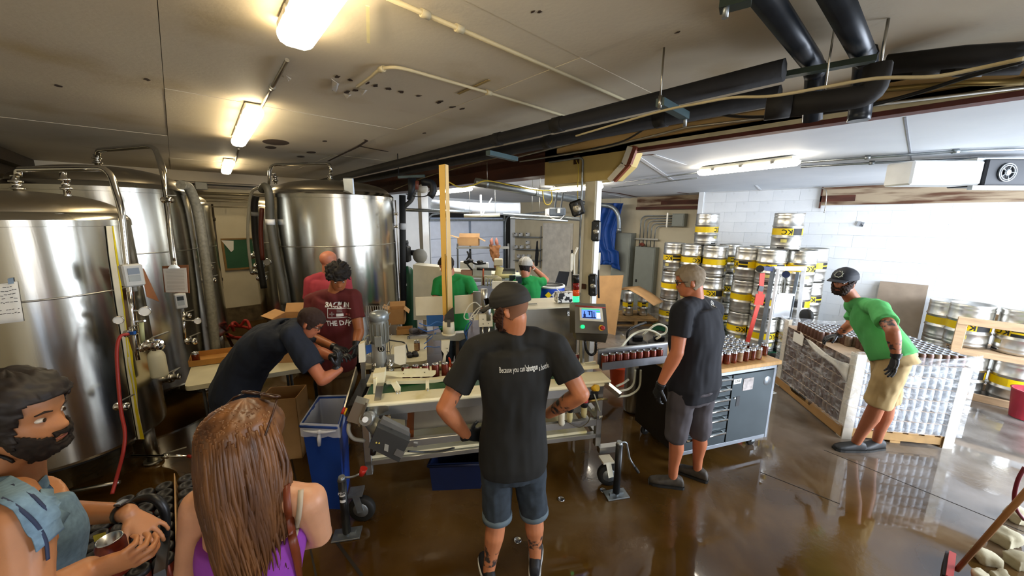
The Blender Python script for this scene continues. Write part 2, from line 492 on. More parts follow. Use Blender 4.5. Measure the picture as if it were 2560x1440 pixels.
# keg-room ceiling: torn strips
def C2(x, y):
    d = ray(x, y); z = 2.85
    for _ in range(4):
        t = (z - HC) / d.z; p = Vector((0, 0, HC)) + d * t; z = kz(p.x)
    return Vector((p.x, p.y, z - .002))
mb = MB()
seam(mb, [C2(1500, 478), C2(1545, 483), C2(1590, 492), C2(1630, 495)], .09)
seam(mb, [C2(1600, 388), C2(1634, 386)], .03); seam(mb, [C2(1695, 481), C2(1720, 484)], .06)
mb.build('crack', brownw, ceiling2)
strip = M('torn_white_tape', 'eef0f2', .6)
for a, b, w_ in (((1587, 386), (1687, 452), .05), ((1634, 386), (1712, 410), .05), ((1522, 485), (1593, 498), .05), ((1890, 463), (1905, 476), .03)):
    mb = MB(); p, q = C2(*a), C2(*b); mb.bar(p - UP * .004, q - UP * .012, w_, .003); mb.build('tape_strip', strip, ceiling2)
mb = MB(); seam(mb, [C2(2263, 292), C2(2268, 330), C2(2275, 375), C2(2280, 420), C2(2290, 461)], .012); mb.build('seam', M('grey_seam', '8e9096', .8), ceiling2)

# walls ----------------------------------------------------------
WY, WX, EX, KX = 9.6, -1.85, 9.0, 8.35
mb = MB(); mb.box(-2.2, HX + .05, WY, WY + .2, 0, 3.3); wall_back = struct('wall_back', mb, wallc)
mb = MB(); mb.box(HX + .05, 5.55, WY, WY + .2, 0, 3.1); mb.box(8.45, 9.3, WY, WY + .2, 0, 3.1); mb.box(5.55, 8.45, WY, WY + .2, 2.28, 3.1); struct('wall_garage', mb, wallw)
mb = MB(); mb.box(-2.2, WX, -3.2, WY, 0, 3.3); struct('wall_left', mb, wallc)
# block wall of the keg room: courses of blocks under thick paint
mb = MB(); mb.box(KX + .03, EX + .3, -3.2, 3.05, 0, 3.1); wall_keg = struct('wall_right', mb, wallw)
blk = {}
for row in range(15):
    z0 = row * .2; z1 = min(z0 + .1985, 2.83)
    y = -3.2 - (.2 if row % 2 else 0)
    while y < 3.05:
        y0, y1 = max(y, -3.2), min(y + .3985, 3.05)
        if y1 - y0 > .05 and z1 - z0 > .03:
            key = (round(y1 - y0, 3), round(z1 - z0, 3))
            if key not in blk:
                m2 = MB(); m2.box(-.03, .035, 0, key[0], 0, key[1], .0012); ob = m2.build('block', wallw, wall_keg); blk[key] = ob
            else:
                ob = blk[key].copy(); C.objects.link(ob); ob.parent = wall_keg
            ob.location = (KX + .03, y0, z0)
        y += .4
mb = MB(); mb.box(EX, EX + .3, 3.05, WY, 0, 3.1); wall_el = struct('wall_electrical', mb, wallc)
mb = MB(); mb.box(-2.2, -1.3, -3.2, -3.0, 0, 3.3); mb.box(1.0, 3.9, -3.2, -3.0, 0, 3.3); mb.box(-1.3, 1.0, -3.2, -3.0, 2.9, 3.3); mb.box(3.9, 8.4, -3.2, -3.0, 2.75, 3.1)
struct('wall_front', mb, wallc)
# rotten wood strip high on the block wall + broken bay at its left end
a, b = PX(2055, 470, KX - .02), PX(2560, 490, KX - .02)
mb = MB(); mb.box(KX - .03, KX + .01, -3.1, a.y, 2.50, 2.80); mb.build('trim_2', peel)['kind'] = 'structure'
mb = MB(); mb.box(KX - .045, KX, a.y - .02, a.y + .0, 2.45, 2.81); mb.box(KX - .045, KX, a.y - .45, a.y, 2.56, 2.66); mb.build('trim_3', brownw)['kind'] = 'structure'
# beam over the electrical wall
mb = MB(); mb.box(EX - .12, EX, 3.05, 4.85, 2.52, 2.85); mb.build('trim_4', peel)['kind'] = 'structure'
mb = MB(); mb.box(EX - .16, EX - .1, 3.05, 4.85, 2.49, 2.56); mb.box(EX - .15, EX - .11, 3.05, 4.2, 2.6, 2.7); mb.build('trim_5', brownw)['kind'] = 'structure'
# return end of the block wall: white post
mb = MB(); mb.box(KX - .02, KX + .3, 3.03, 3.13, 0, 2.84); mb.build('trim_6', wallw)['kind'] = 'structure'
# soffit along back and left walls of the hall
mb = MB(); mb.box(WX, HX, WY - .22, WY, 2.93, CZ); mb.box(WX, HX, WY - .1, WY, 2.84, 2.93); mb.build('trim_7', ceilm)['kind'] = 'structure'
darkb = M('dark_oily_wood', '2c2115', .6, 0, .3, 6)
mb = MB(); mb.box(WX, WX + .35, -3, WY, 2.96, CZ); mb.box(WX, WX + .22, -3, WY, 2.82, 2.97); mb.build('trim_8', darkb)['kind'] = 'structure'
mb = MB(); mb.box(WX, HX, WY - .02, WY, 0, .35); mb.build('baseboard_back', M('dirty_base', '6b5b40', .8, 0, .3, 7))['kind'] = 'structure'

# header beam between hall and keg room ---------------------------
hdr = M('ochre_board', 'cdb066', .6, 0, .12, 3, .1, 30, stretch=(1, .3, 1))
colY0, colY1 = 2.38, 2.52
mb = MB()
mb.box(HX, HX + .1, -3.1, 1.98, 2.965, CZ + .02)
mb.build('trim_9', hdr)['kind'] = 'structure'
mb = MB(); mb.box(HX - .04, HX + .02, -3.1, 2.9, 3.0, 3.09); mb.build('trim_10', M('tan_board', 'a98b58', .6, 0, .2, 4, stretch=(1, .3, 1)))['kind'] = 'structure'
mb = MB(); mb.box(HX - .015, HX + .1, -3.1, 1.98, 2.935, 2.967); mb.build('trim_11', M('cream_edge', 'd8cda6', .6, 0, .1))['kind'] = 'structure'
mb = MB(); mb.box(HX - .005, HX + .1, -3.1, 1.98, 2.905, 2.936); mb.build('trim_12', M('maroon_edge', '5d2a20', .6, 0, .2))['kind'] = 'structure'
# box over the column, cut off at an angle on the right
y0, y1 = 1.98, 3.12
poly = [(HX, y1, 2.66), (HX, y0 + .22, 2.66), (HX, y0 + .06, 2.79), (HX, y0, 2.93), (HX, y0, 3.14), (HX, y1, 3.14)]
mb = MB(); mb.prism(poly, (.26, 0, 0)); mb.build('trim_13', M('ochre_box', 'bfa868', .6, 0, .08, 3))['kind'] = 'structure'
edge = [(y0 + .2, 2.645), (y0 + .04, 2.79), (y0 - .02, 2.95)]
mb = MB()
for (ya, za), (yb, zb) in zip(edge[:-1], edge[1:]): mb.bar((HX - .02, ya, za), (HX - .02, yb, zb), .06, .045, up=(1, 0, 0))
mb.build('trim_14', M('white_edge', 'e8e4d4', .5))['kind'] = 'structure'
mb = MB()
for (ya, za), (yb, zb) in zip(edge[:-1], edge[1:]): mb.bar((HX - .02, ya - .05, za), (HX - .02, yb - .05, zb), .05, .04, up=(1, 0, 0))
mb.build('trim_15', M('red_brown_edge', '7a3d28', .5))['kind'] = 'structure'
mb = MB(); mb.box(HX - .004, HX, y0 + .62, y0 + .70, 2.86, 2.95); mb.build('trim_16', M('knot_hole', '3d2412', .8))['kind'] = 'structure'
# brown beam running on to the back
mb = MB(); mb.box(HX, HX + .3, y1, WY, 2.78, 3.14); mb.build('trim_17', M('brown_beam', '4e2a1c', .6, 0, .25, 5, stretch=(1, .3, 1)))['kind'] = 'structure'
# columns
mb = MB(); mb.box(HX + .02, HX + .13, colY0, colY1, 0, 2.67, .004); mb.build('trim_18', M('cream_column', 'd6cfb6', .5, 0, .06))['kind'] = 'structure'
mb = MB(); mb.box(HX + .03, HX + .12, colY0 - .012, colY0 - .002, 0.2, 2.66); mb.build('trim_19', white)['kind'] = 'structure'
cc = PX(1060, 600, HX + .1)
mb = MB(); mb.box(HX + .04, HX + .18, cc.y - .07, cc.y + .07, 0, 2.8, .004); mb.build('trim_20', white)['kind'] = 'structure'
mb = MB(); mb.box(HX - .02, HX + .05, 5.9, 6.05, 0.0, 1.6); 
# garage door --------------------------------------------------------
gd = MB(); gd.box(5.5, 8.5, WY + .08, WY + .12, 0, 2.35); door = struct('door_1', gd, M('garage_door_back', 'b9c4d6', .5))
for k in range(4):
    mb = MB(); mb.box(5.56, 8.44, WY + .02, WY + .08, k * .545 + .004, (k + 1) * .545 - .004, .006); mb.build('door_panel', M('garage_door_blue_white', 'dde4f2', .5, 0, .03), door)
    for xx in (7.0,):
        mb = MB(); mb.box(xx - .04, xx + .04, WY - .0, WY + .02, k * .545 + .01, (k + 1) * .545 - .01); mb.build('stile', M('grey_stile', '8c97a8', .5), door)
mb = MB(); mb.box(5.5, 8.5, WY - .06, WY + .02, 2.17, 2.23); mb.build('strut', galv, door)
mb = MB(); mb.box(5.5, 8.6, WY - .02, WY + .02, 2.28, 2.42); mb.build('dark_gap', M('dark_gap', '12100e', .8), door)
for xx in (5.46, 8.48):
    mb = MB(); mb.tube(roundpath([(xx, WY - .05, 0), (xx, WY - .05, 2.35), (xx, WY - 2.6, 2.5)], .35, 8), .025, 8); mb.box(xx - .05, xx + .05, WY - .03, WY + .02, 0, 2.5); mb.build('track', galv, door)
mb = MB(); mb.box(8.52, 8.72, WY - .05, WY, 0, 2.5); mb.build('jamb', M('black_jamb', '141210', .6), door)
# plain white panel door on the electrical wall
a, b = PX(1355, 700, EX - .03), PX(1428, 700, EX - .03)
mb = MB(); mb.box(EX - .05, EX, b.y, a.y, 0, 2.12, .01); d2 = struct('door_2', mb, M('cream_door', 'd9d4c8', .5))
mb = MB(); mb.box(EX - .07, EX - .05, b.y + .05, a.y - .05, .1, 2.0, .004); mb.build('door_leaf', M('cream_door', 'd9d4c8', .5), d2)
# ================================================================= LAMPS
lensm = M('lamp_diffuser', 'fff4dc', 0.4, 0, 0, emit=30.0, ecol=(1.0, 0.83, 0.55))
lensw = M('lamp_diffuser_cool', 'fff8ea', 0.4, 0, 0, emit=42.0, ecol=(1.0, 0.90, 0.74))
housem = M('lamp_housing', 'c9c8bf', .5)
def tube_light(name, a, b, wd, zc, label, lens, drop=0.0, group=None):
    a, b = V(a), V(b); d = (b - a).normalized(); x = Vector((-d.y, d.x, 0)).normalized()
    c = (a + b) / 2
    t = thing('ceiling_light', label, 'light', (c.x, c.y, zc), 0, group, world=True)
    h = MB(); h.obox((c.x, c.y, zc - .025), x, d, (0, 0, 1), wd * .46, (b - a).length / 2 - .03, .025, .01); h.build('housing', housem, t)
    L = (b - a).length / 2; mb = MB(); ring = []
    secs = [(-1.0, .55, .3), (-.985, .8, .7), (-.95, .95, .95), (-.9, 1, 1), (.9, 1, 1), (.95, .95, .95), (.985, .8, .7), (1.0, .55, .3)]
    pro = [(-1, 0), (-.98, -.35), (-.85, -.75), (-.5, -1), (.5, -1), (.85, -.75), (.98, -.35), (1, 0)]
    vs = []; fs = []
    for (u, sw, sh) in secs:
        for (px, pz) in pro:
            p = Vector((c.x, c.y, zc - .045)) + d * (u * L) + x * (px * wd / 2 * sw); p.z += pz * .05 * sh; vs.append(p)
    n = len(pro)
    for i in range(len(secs) - 1):
        for k in range(n - 1): fs.append((i * n + k, i * n + k + 1, (i + 1) * n + k + 1, (i + 1) * n + k))
    fs.append(tuple(range(n))); fs.append(tuple((len(secs) - 1) * n + k for k in range(n - 1, -1, -1)))
    mb.add(vs, fs, True); mb.build('diffuser', lens, t)
    for s_ in (-1, 1):
        for u in (-.6, .0, .6):
            mb = MB(); p = Vector((c.x, c.y, zc - .045)) + d * (u * L) + x * (s_ * wd / 2); mb.obox(p, x, d, (0, 0, 1), .006, .018, .014); mb.build('clip', steel2, t)
    return t
tube_light('l', (.48, .75, 0), (.51, 2.06, 0), .15, CZ - .01, 'large glowing strip light nearest the camera, cut by the top edge', lensm)
tube_light('l', (.555, 3.5, 0), (.62, 5.15, 0), .13, CZ - .01, 'glowing strip light, middle one of the row over the tanks', lensm)
tube_light('l', (.70, 6.95, 0), (.79, 8.5, 0), .14, CZ - .01, 'small glowing strip light farthest back in the row over the tanks', lensm)
def kl(p, q, lab, wd=.14, z=2.83):
    a, b = F(p[0], p[1], z), F(q[0], q[1], z); tube_light('l', (a.x, a.y, 0), (b.x, b.y, 0), wd, kz((a.x + b.x) / 2) - .01, lab, lensw)
kl((1748, 432), (1998, 404), 'long glowing strip light above the keg stacks')
kl((1278, 452), (1405, 434), 'glowing strip light just behind the brown beam, left of the ochre box')
kl((1378, 474), (1505, 464), 'glowing strip light passing behind the cream column')
kl((1118, 480), (1176, 473), 'glowing strip light right of the tall yellow cardboard sleeve')
kl((1086, 485), (1104, 482), 'small glowing lamp left of the tall yellow cardboard sleeve', .13)

# ================================================================= CONDUITS
ivory = M('painted_conduit', 'b5a988', .5, 0, .04)
def conduit(name, pts, r, mat, label, cat='pipe', group=None, fit=None, fitm=None, n=8, fr=1.7, fl=.02):
    mb = MB(); mb.tube(pts, r, n); o = thing(name, label, cat, pts[len(pts) // 2], 0, group, world=True)
    mb.build('tube', mat, o)
    for p in (fit or []):
        p = V(p); k = min(range(len(pts) - 1), key=lambda i: ((V(pts[i]) + V(pts[i + 1])) / 2 - p).length)
        d = (V(pts[k + 1]) - V(pts[k])).normalized()
        q = V(pts[k]) + d * max(0, min((V(pts[k + 1]) - V(pts[k])).length, (p - V(pts[k])).dot(d)))
        mb = MB(); mb.cyl(q - d * fl, q + d * fl, r * fr, n=10); mb.build('coupling', fitm or mat, o)
    return o
def rod(o, p, zt=CZ, r=.004):
    mb = MB(); p = V(p); mb.cyl(p, (p.x, p.y, zt + .003), r, n=6); mb.build('hanger_rod', steel2, o)
CC = lambda x, y: F(x, y, CZ - .022)
conduit('conduit', [CC(967, -6), CC(1582, 259)], .010, ivory, 'long painted conduit running straight across the hall ceiling', fit=[CC(1062, 36), CC(1150, 71)], fitm=ivory)
conduit('conduit', spline([CC(893, 217), CC(925, 195), CC(948, 176), CC(975, 169), CC(1010, 172), CC(1090, 194)], 5) + [CC(1222, 232), CC(1445, 300)], .010, ivory, 'painted conduit with a bend starting at the torn ceiling patch', fit=[CC(957, 174), CC(1222, 232)])
conduit('conduit', [CC(718, 150), CC(640, 292)], .011, steel2, 'thin dark conduit linking the two nearest strip lights', fit=[CC(675, 217)])
conduit('conduit', [CC(597, 372), CC(586, 408)], .011, steel2, 'short conduit linking the two farthest strip lights')
mb = MB(); p = CC(919, 15); q = CC(921, 107); mb.bar(p, q, .014, .004); tag(mb.build('hanging_strip', M('tape_yellow', 'e4d9a4', .6)), 'thin pale strip of tape on the ceiling right of the nearest light', 'tape')
mb = MB(); mb.bar(F(1224, 200, CZ - .004), F(1146, 235, CZ - .004), .02, .004); tag(mb.build('wood_strip', M('ochre_strip', '9a8350', .7)), 'short ochre strip crossing under the bent conduit on the ceiling', 'strip')
# keg room conduits
def KC(x, y, dz=.02):
    p = C2(x, y); p.z -= dz; return p
conduit('conduit', [KC(1998, 401), KC(2170, 388), KC(2390, 372), KC(2560, 366)], .013, galv, 'upper grey conduit running right from the keg room light', fit=[KC(2170, 388), KC(2390, 372)])
conduit('conduit', [KC(2003, 412), KC(2180, 402), KC(2460, 390)], .013, galv, 'lower grey conduit running right from the keg room light', fit=[KC(2180, 402)])
conduit('conduit', [KC(1562, 450, .03), KC(1745, 425, .03)], .010, galv, 'grey conduit between the column box and the keg room light')
conduit('conduit', [KC(1530, 465, .03), KC(1745, 439, .03)], .010, galv, 'lower thin grey conduit reaching the keg room light')
# rust stain hook + hanging wire on block wall
mb = MB(); mb.tube(spline([PX(2055, 470, KX - .06), PX(2066, 480, KX - .08), PX(2063, 520, KX - .06), PX(2060, 532, KX - .05)], 5), .008, 6); tag(mb.build('hanging_wire', steel2), 'loose wire hanging at the left end of the rotten wall strip', 'wire')
mb = MB(); c = PX(2151, 560, KX - .02); mb.obox(c, (1, 0, 0), (0, .9, .2), (0, -.2, .9), .01, .045, .04); tag(mb.build('wall_patch', M('torn_patch', '9fa2a6', .8, col2='44464a', thr=(.5, .6), scale=30)), 'small torn grey patch on the white block wall', 'patch')

# ================================================================= PIPES ON THE HEADER
PXX = 2.22
conduit('insulated_pipe', [(PXX, F(1952, 164, 2.95).y, 2.95), (PXX, 9.4, 2.95)], .052, darkpipe, 'upper black insulated pipe running along the hall side of the beam', fit=[(PXX, 1.9, 2.95), (PXX, 2.6, 2.95)], fr=1.06, fl=.05)
conduit('insulated_pipe', [(PXX + .22, F(1935, 222, 2.9).y, 2.90), (PXX + .26, 9.4, 2.90)], .05, darkpipe, 'lower black insulated pipe beside the ochre header boards', fit=[(PXX + .22, 2.2, 2.90), (PXX + .22, 1.2, 2.9)], fr=1.08, fl=.04)
conduit('insulated_pipe', [(PXX + .5, 2.8, 2.98), (PXX + .5, 9.4, 2.98)], .045, darkpipe, 'black pipe in the shadow above the brown beam')
# vertical elbow at the near end + two dark painted pipes from overhead
mb = MB()
for k, (yy, z0) in enumerate(((.50, 3.02), (.27, 3.02))): pass
a0, a1 = F(1890, -40, 3.02), F(2040, 168, 3.02)
b0, b1 = F(2075, -40, 3.02), F(2165, 148, 3.02)
conduit('painted_pipe', roundpath([a0, a1, (a1.x + .10, a1.y, 2.78)], .08), .045, bluepipe, 'left one of the two thick blue black pipes at the top edge', fit=[a1], fr=1.08)
conduit('painted_pipe', roundpath([b0, b1, (b1.x + .12, b1.y, 2.8), (b1.x + .12, b1.y, 2.76)], .06), .047, bluepipe, 'right one of the two thick blue black pipes, with a clamp ring', fit=[F(2140, 112, 3.02)], fitm=black, fr=1.1, fl=.012)
e0, e1 = F(1945, 268, 2.78), F(2182, 238, 2.78)
ip3 = conduit('insulated_pipe', roundpath([(e0.x, e0.y, 2.78), (e1.x, e1.y, 2.78), (e1.x, e1.y, 2.90)], .07), .048, darkpipe, 'short black pipe ending with an elbow in front of the cream header edge', fit=[e0], fr=1.12, fl=.05)
rod(ip3, (e0.x * .5 + e1.x * .5, e0.y * .5 + e1.y * .5, 2.82))
mb = MB(); p, q = F(1960, 188, 2.955), F(2190, 146, 2.955); mb.bar(p, q, .045, .025); 
t = thing('pipe_hanger', 'dark green channel bar holding the two thick pipes', 'hanger', p, world=True); mb.build('channel', M('dark_green_channel', '1c2a20', .5), t)
mb = MB(); r0 = F(2200, 165, 2.93); mb.cyl(r0, (r0.x, r0.y, CZ), .006); mb.build('rod', steel2, t)
t = thing('pipe_hanger', 'blue green channel bracket hanging under the black pipes', 'hanger', F(1680, 262, 2.85), world=True)
mb = MB(); p, q = F(1650, 255, 2.86), F(1714, 290, 2.86); mb.bar(p, q, .045, .04); mb.build('channel', M('teal_channel', '30474a', .5), t)
mb = MB(); mb.cyl(p, (p.x, p.y, CZ), .005); mb.cyl(p - UP * .03, p + UP * .03, .011, n=6); mb.build('rod', steel2, t)
mb = MB(); mb.cyl(q + UP * .02, q - UP * .06, .011, n=6); mb.build('bolt', galv, t)
t = thing('pipe_hanger', 'dark green channel end at the top edge of the frame', 'hanger', F(1830, 0, 2.93), world=True)
mb = MB(); mb.bar(F(1800, 12, 2.95), F(1880, -10, 2.95), .05, .04); mb.build('channel', M('dark_green_channel', '1c2a20', .5), t)
mb = MB(); c = F(1815, 20, 2.93); mb.cyl(c + UP * .02, c - UP * .03, .01, n=6); mb.build('bolt', galv, t)
t = thing('pipe_hanger', 'dim green channel bracket above the yellow sleeve', 'hanger', F(1245, 385, 2.9), world=True)
mb = MB(); p, q = F(1220, 382, 2.825), F(1290, 398, 2.825); mb.bar(p, q, .05, .04); mb.build('channel', M('teal_channel', '30474a', .5), t)
conduit('insulated_pipe', [PX(2212, 162, 2.9), PX(2400, 142, 2.9), PX(2562, 134, 2.9)], .05, darkpipe, 'black pipe leaving the top right corner of the frame above the header')
conduit('insulated_pipe', [PX(2212, 182, 3.0), PX(2400, 168, 3.0), PX(2562, 164, 3.0)], .04, darkpipe, 'thinner black pipe just below the one at the top right corner', fit=[PX(2320, 173, 3.0), PX(2430, 166, 3.0)], fitm=dgray, fr=1.1, fl=.05)
# metal conduits and cables along the header
conduit('conduit', [PX(1290, 394, 3.36), PX(1480, 345, 3.36), PX(1940, 263, 3.36)], .014, steel2, 'bright steel conduit along the ochre header, left of the black elbow')
conduit('conduit', [PX(2190, 226, 3.3), PX(2400, 208, 3.3), PX(2560, 205, 3.3)], .016, M('brass_conduit', '8a7748', .35, .8), 'brassy conduit right of the black elbow')
conduit('conduit', [PX(1300, 404, 3.33), PX(1500, 372, 3.33), PX(1720, 318, 3.33), PX(2560, 218, 3.38)], .010, steel2, 'thin conduit at the lower part of the header boards')
conduit('power_cable', spline([PX(1735, 268, 2.9), PX(1830, 290, 2.9), PX(1960, 290, 2.9), PX(2130, 272, 2.9), PX(2280, 236, 2.9), PX(2420, 192, 2.8), PX(2560, 152, 2.7)], 6), .010, black, 'thick black cable sagging under the header at the right', 'cable')
conduit('power_cable', spline([PX(1745, 262, 2.95), PX(1640, 305, 3.0), PX(1560, 352, 3.1), PX(1480, 372, 3.2)], 6), .009, black, 'black cable crossing the ochre header toward the column', 'cable')
conduit('rope', spline([PX(1440, 340, 2.06), PX(1560, 304, 1.98), PX(1660, 276, 1.90), PX(1740, 260, 1.88), PX(1830, 244, 1.88), PX(1930, 240, 1.85), PX(2060, 218, 1.85), PX(2190, 196, 1.85), PX(2330, 192, 1.85), PX(2440, 172, 1.85), PX(2560, 146, 1.8)], 6), .006, M('white_cable', 'b9ab85', .6), 'pale cord running along the whole header', 'cord')
conduit('power_cable', spline([PX(985, 474, 3.0), PX(1060, 444, 3.0), PX(1200, 404, 3.0), PX(1300, 382, 3.0), PX(1420, 354, 3.0)], 5), .008, M('beige_cable', '8a7a50', .6), 'beige cable in the dark gap behind the yellow sleeve', 'cable')
# steel conduit down the column, power reels
cx = PX(1456, 440, HX - .02)
conduit('conduit', roundpath([(cx.x, cx.y + .5, 2.72 + .2), (cx.x, cx.y, 2.92), (cx.x, cx.y + .0, .3)], .06), .012, galv, 'galvanised conduit running down the left side of the cream column')
conduit('power_cable', spline([PX(1440, 400, HX - .03), PX(1446, 420, HX - .05), PX(1444, 470, HX - .05), PX(1445, 520, HX - .05)], 5), .005, M('yellow_cable', 'b8a030', .5), 'yellow cable beside the conduit at the top of the column', 'cable')
def speaker(px, py, X, ww, hh, label, tilt=0.0):
    c = PX(px, py, X); t = thing('wall_speaker', label, 'speaker', c, world=True)
    x = Vector((.55, -.83, 0)); z = Vector((0, 0, 1)); x2 = x * math.cos(tilt) + z * math.sin(tilt); z2 = z * math.cos(tilt) - x * math.sin(tilt); y = x2.cross(z2)
    mb = MB(); mb.obox(c, x2, y, z2, ww, .05, hh, .02); mb.build('housing', black, t)
    f = -y if (-y).dot(FWD) < 0 else y
    for k, (u, v_, r_) in enumerate(((0, .5, .3), (0, -.05, .55), (0, -.65, .25))):
        q = c + x2 * (u * ww) + z2 * (v_ * hh) + f * .05
        mb = MB(); mb.lathe([(0, .004), (r_ * ww * .5, .012), (r_ * ww, .002), (r_ * ww * 1.1, .0)], 14, q, ax=f); mb.build('knob' if k != 1 else 'cone', dgray if k != 1 else steel2, t)
speaker(1443, 520, HX - .1, .075, .085, 'black bracket speaker on the left side of the column top', .35)
speaker(1490, 577, HX + .0, .05, .115, 'black speaker high on the right face of the column')
speaker(1482, 712, HX + .0, .05, .125, 'black speaker lower on the right face of the column, above the control screen', .06)
mb = MB(); c = PX(1459, 716, HX - .005); mb.obox(c, (0, 1, 0), (1, 0, 0), (0, 0, 1), .025, .006, .03); tag(mb.build('wall_switch', M('brown_switch', '4a2a18', .5)), 'small brown switch plate on the column above the control screen', 'switch')

# fan heater under keg-room ceiling
hc = [H(2288, 410, 3.5), H(2470, 400, 3.5), H(2560, 400, 3.5)]
xa = (hc[1] - hc[0]); xa.z = 0; xa.normalize(); yb = Vector((-xa.y, xa.x, 0))
if yb.dot(FWD) < 0: yb = -yb
z1 = 2.80; z0 = H(2470, 462, 3.5).z
t = thing('unit_heater', 'white and black box heater with a round fan grille under the ceiling', 'heater', hc[1], world=True)
L1 = (hc[1] - hc[0]).length; L2 = .55
mb = MB(); mb.obox(V((hc[0].x + hc[1].x) / 2, (hc[0].y + hc[1].y) / 2, (z0 + z1) / 2) + yb * .14, xa, yb, UP, L1 / 2, .13, (z1 - z0) / 2, .015); mb.build('white_casing', white, t)
c = Vector((hc[1].x, hc[1].y, (z0 + z1) / 2)) + xa * L2 / 2
mb = MB(); mb.obox(c + yb * .14, xa, yb, UP, L2 / 2, .15, (z1 - z0) / 2 + .01, .01); mb.build('fan_housing', M('heater_black', '1f2024', .5), t)
f = -yb if (-yb).dot(FWD) < 0 else yb
fc = c + f * .02 + xa * (-.09); fr = (z1 - z0) * .36
mb = MB()
for rr in (fr, fr * .8, fr * .3): mb.tube([fc + (xa * math.cos(a) + UP * math.sin(a)) * rr for a in [2 * PI * k / 20 for k in range(20)]], .006, 6, closed=True)
for k in range(5):
    a = 2 * PI * k / 5; dd = xa * math.cos(a) + UP * math.sin(a); mb.cyl(fc + dd * fr * .3, fc + dd * fr, .005, n=6)
mb.build('fan_grille', M('grille_grey', 'a9adb0', .4, .6), t)
mb = MB(); mb.cyl(fc, fc + f * .01, fr * .28, n=16); mb.build('fan_hub', galv, t)
mb = MB(); mb.obox(c + f * .03 - UP * ((z1 - z0) / 2 + .03) + xa * .0, xa, f, UP, .42, .02, .02); mb.build('mounting_rail', galv, t)
mb = MB(); mb.obox(c - f * .08 + UP * ((z1 - z0) / 2 + .012) + xa * .05, xa, f, UP, .4, .06, .012); mb.build('top_rail', galv, t)
# ================================================================= TANKS
def tank(cx, cy, Rr, zb, zr, label, dome=.18, legs=True, extra=True):
    t = thing('fermentation_tank', label, 'tank', (cx, cy, 0), 0, None)
    mb = MB(); mb.lathe([(Rr, zb + .02), (Rr, zr - .06)], 96); mb.lathe([(Rr * .995, zb), (Rr, zb + .02)], 96); sh = mb.build('shell', steel, t)
    mb = MB(); zs = zb + (zr - zb) * .69; mb.lathe([(Rr, zs), (Rr + .003, zs + .002), (Rr + .003, zs + .012), (Rr, zs + .014)], 96); mb.build('weld_seam', steel2, sh)
    mb = MB(); mb.lathe([(Rr * 1.012, zr - .058), (Rr * 1.012, zr - .012)], 96); mb.lathe([(Rr, zr - .06), (Rr * 1.012, zr - .058)], 96); mb.lathe([(Rr * 1.012, zr - .012), (Rr * 1.0, zr + .005), (Rr * .97, zr + .03), (Rr * .93, zr + .045)], 96); mb.build('rim_band', steel, t)
    mb = MB(); prof = [(Rr * .93, zr + .045)] + [(Rr * .93 * math.cos(a), zr + .045 + dome * math.sin(a)) for a in [PI / 2 * k / 10 for k in range(1, 11)]]
    mb.lathe(prof, 72); mb.build('dome', steel_dome, t)
    mb = MB(); mb.lathe([(Rr * .995, zb), (Rr * .9, zb - .04), (.06, zb - .24 if zb > .3 else .03), (.0, zb - .24 if zb > .3 else .03)], 64); mb.build('cone', dgray, t)
    if legs:
        for k in range(4):
            a = PI / 4 + k * PI / 2 + .35; lx, ly = math.cos(a) * Rr * .84, math.sin(a) * Rr * .84
            mb = MB(); mb.cyl((lx, ly, .03), (lx, ly, zb + .02), .045, n=16); mb.cyl((lx, ly, 0), (lx, ly, .03), .07, n=16); mb.build('leg', steel2, t)
    return t
def fitting(t, name, base, d, r, L, mat=chrome):
    "stack of clamps and ferrules along d, world coordinates"
    mb = MB(); base = V(base); o = t.location; b = base - o; d = V(d).normalized()
    mb.lathe([(r * .75, 0), (r * .75, L * .25), (r * 1.25, L * .27), (r * 1.25, L * .36), (r * .8, L * .38), (r * .8, L * .62), (r * 1.2, L * .64), (r * 1.2, L * .74), (r * .7, L * .76), (r * .7, L)], 16, b, ax=d)
    return mb.build(name, mat, t)
def local_tube(t, name, pts, r, mat, n=12):
    mb = MB(); o = V(t.location); mb.tube([V(p) - o for p in pts], r, n); return mb.build(name, mat, t)
def butterfly(t, c, d, s=1.0):
    o = V(t.location); c = V(c) - o; d = V(d).normalized(); x, y = frame_from(d)
    mb = MB(); mb.lathe([(.02 * s, -.05 * s), (.034 * s, -.045 * s), (.034 * s, -.03 * s), (.024 * s, -.028 * s), (.03 * s, 0), (.024 * s, .028 * s), (.034 * s, .03 * s), (.034 * s, .045 * s), (.02 * s, .05 * s)], 14, c, ax=d)
    v = mb.build('valve', chrome, t)
    side = Vector((0, 0, 1)).cross(d); side = side.normalized() if side.length > .1 else x
    mb = MB(); mb.cyl(c, c + UP * .05 * s, .007 * s, n=8); mb.bar(c + UP * .05 * s, c + UP * .055 * s + side * .11 * s, .018 * s, .006); mb.build('handle', steel2, t if False else v)
def thermo_box(t, c, w_, h_, fdir, label=None, col=None):
    o = V(t.location); c = V(c) - o; f = V(fdir).normalized(); x = Vector((0, 0, 1)).cross(f).normalized()
    mb = MB(); mb.obox(c, x, f, UP, w_ / 2, .035, h_ / 2, .01); b = mb.build('controller_box', M('controller_grey', 'c3c4bf', .5), t)
    mb = MB(); mb.obox(c + f * .036 + UP * h_ * .2, x, f, UP, w_ * .28, .002, h_ * .14); mb.build('display', M('lcd_dark', '2b332e', .3), b)
    mb = MB(); mb.obox(c + f * .036 - UP * h_ * .12, x, f, UP, w_ * .28, .003, h_ * .14); mb.build('keypad', M('keypad_grey', '9aa09e', .5), b)
    mb = MB(); mb.cyl(c - UP * (h_ / 2), c - UP * (h_ / 2 + .04), .014, n=10); mb.build('cable_gland', grayp, b)
    return b
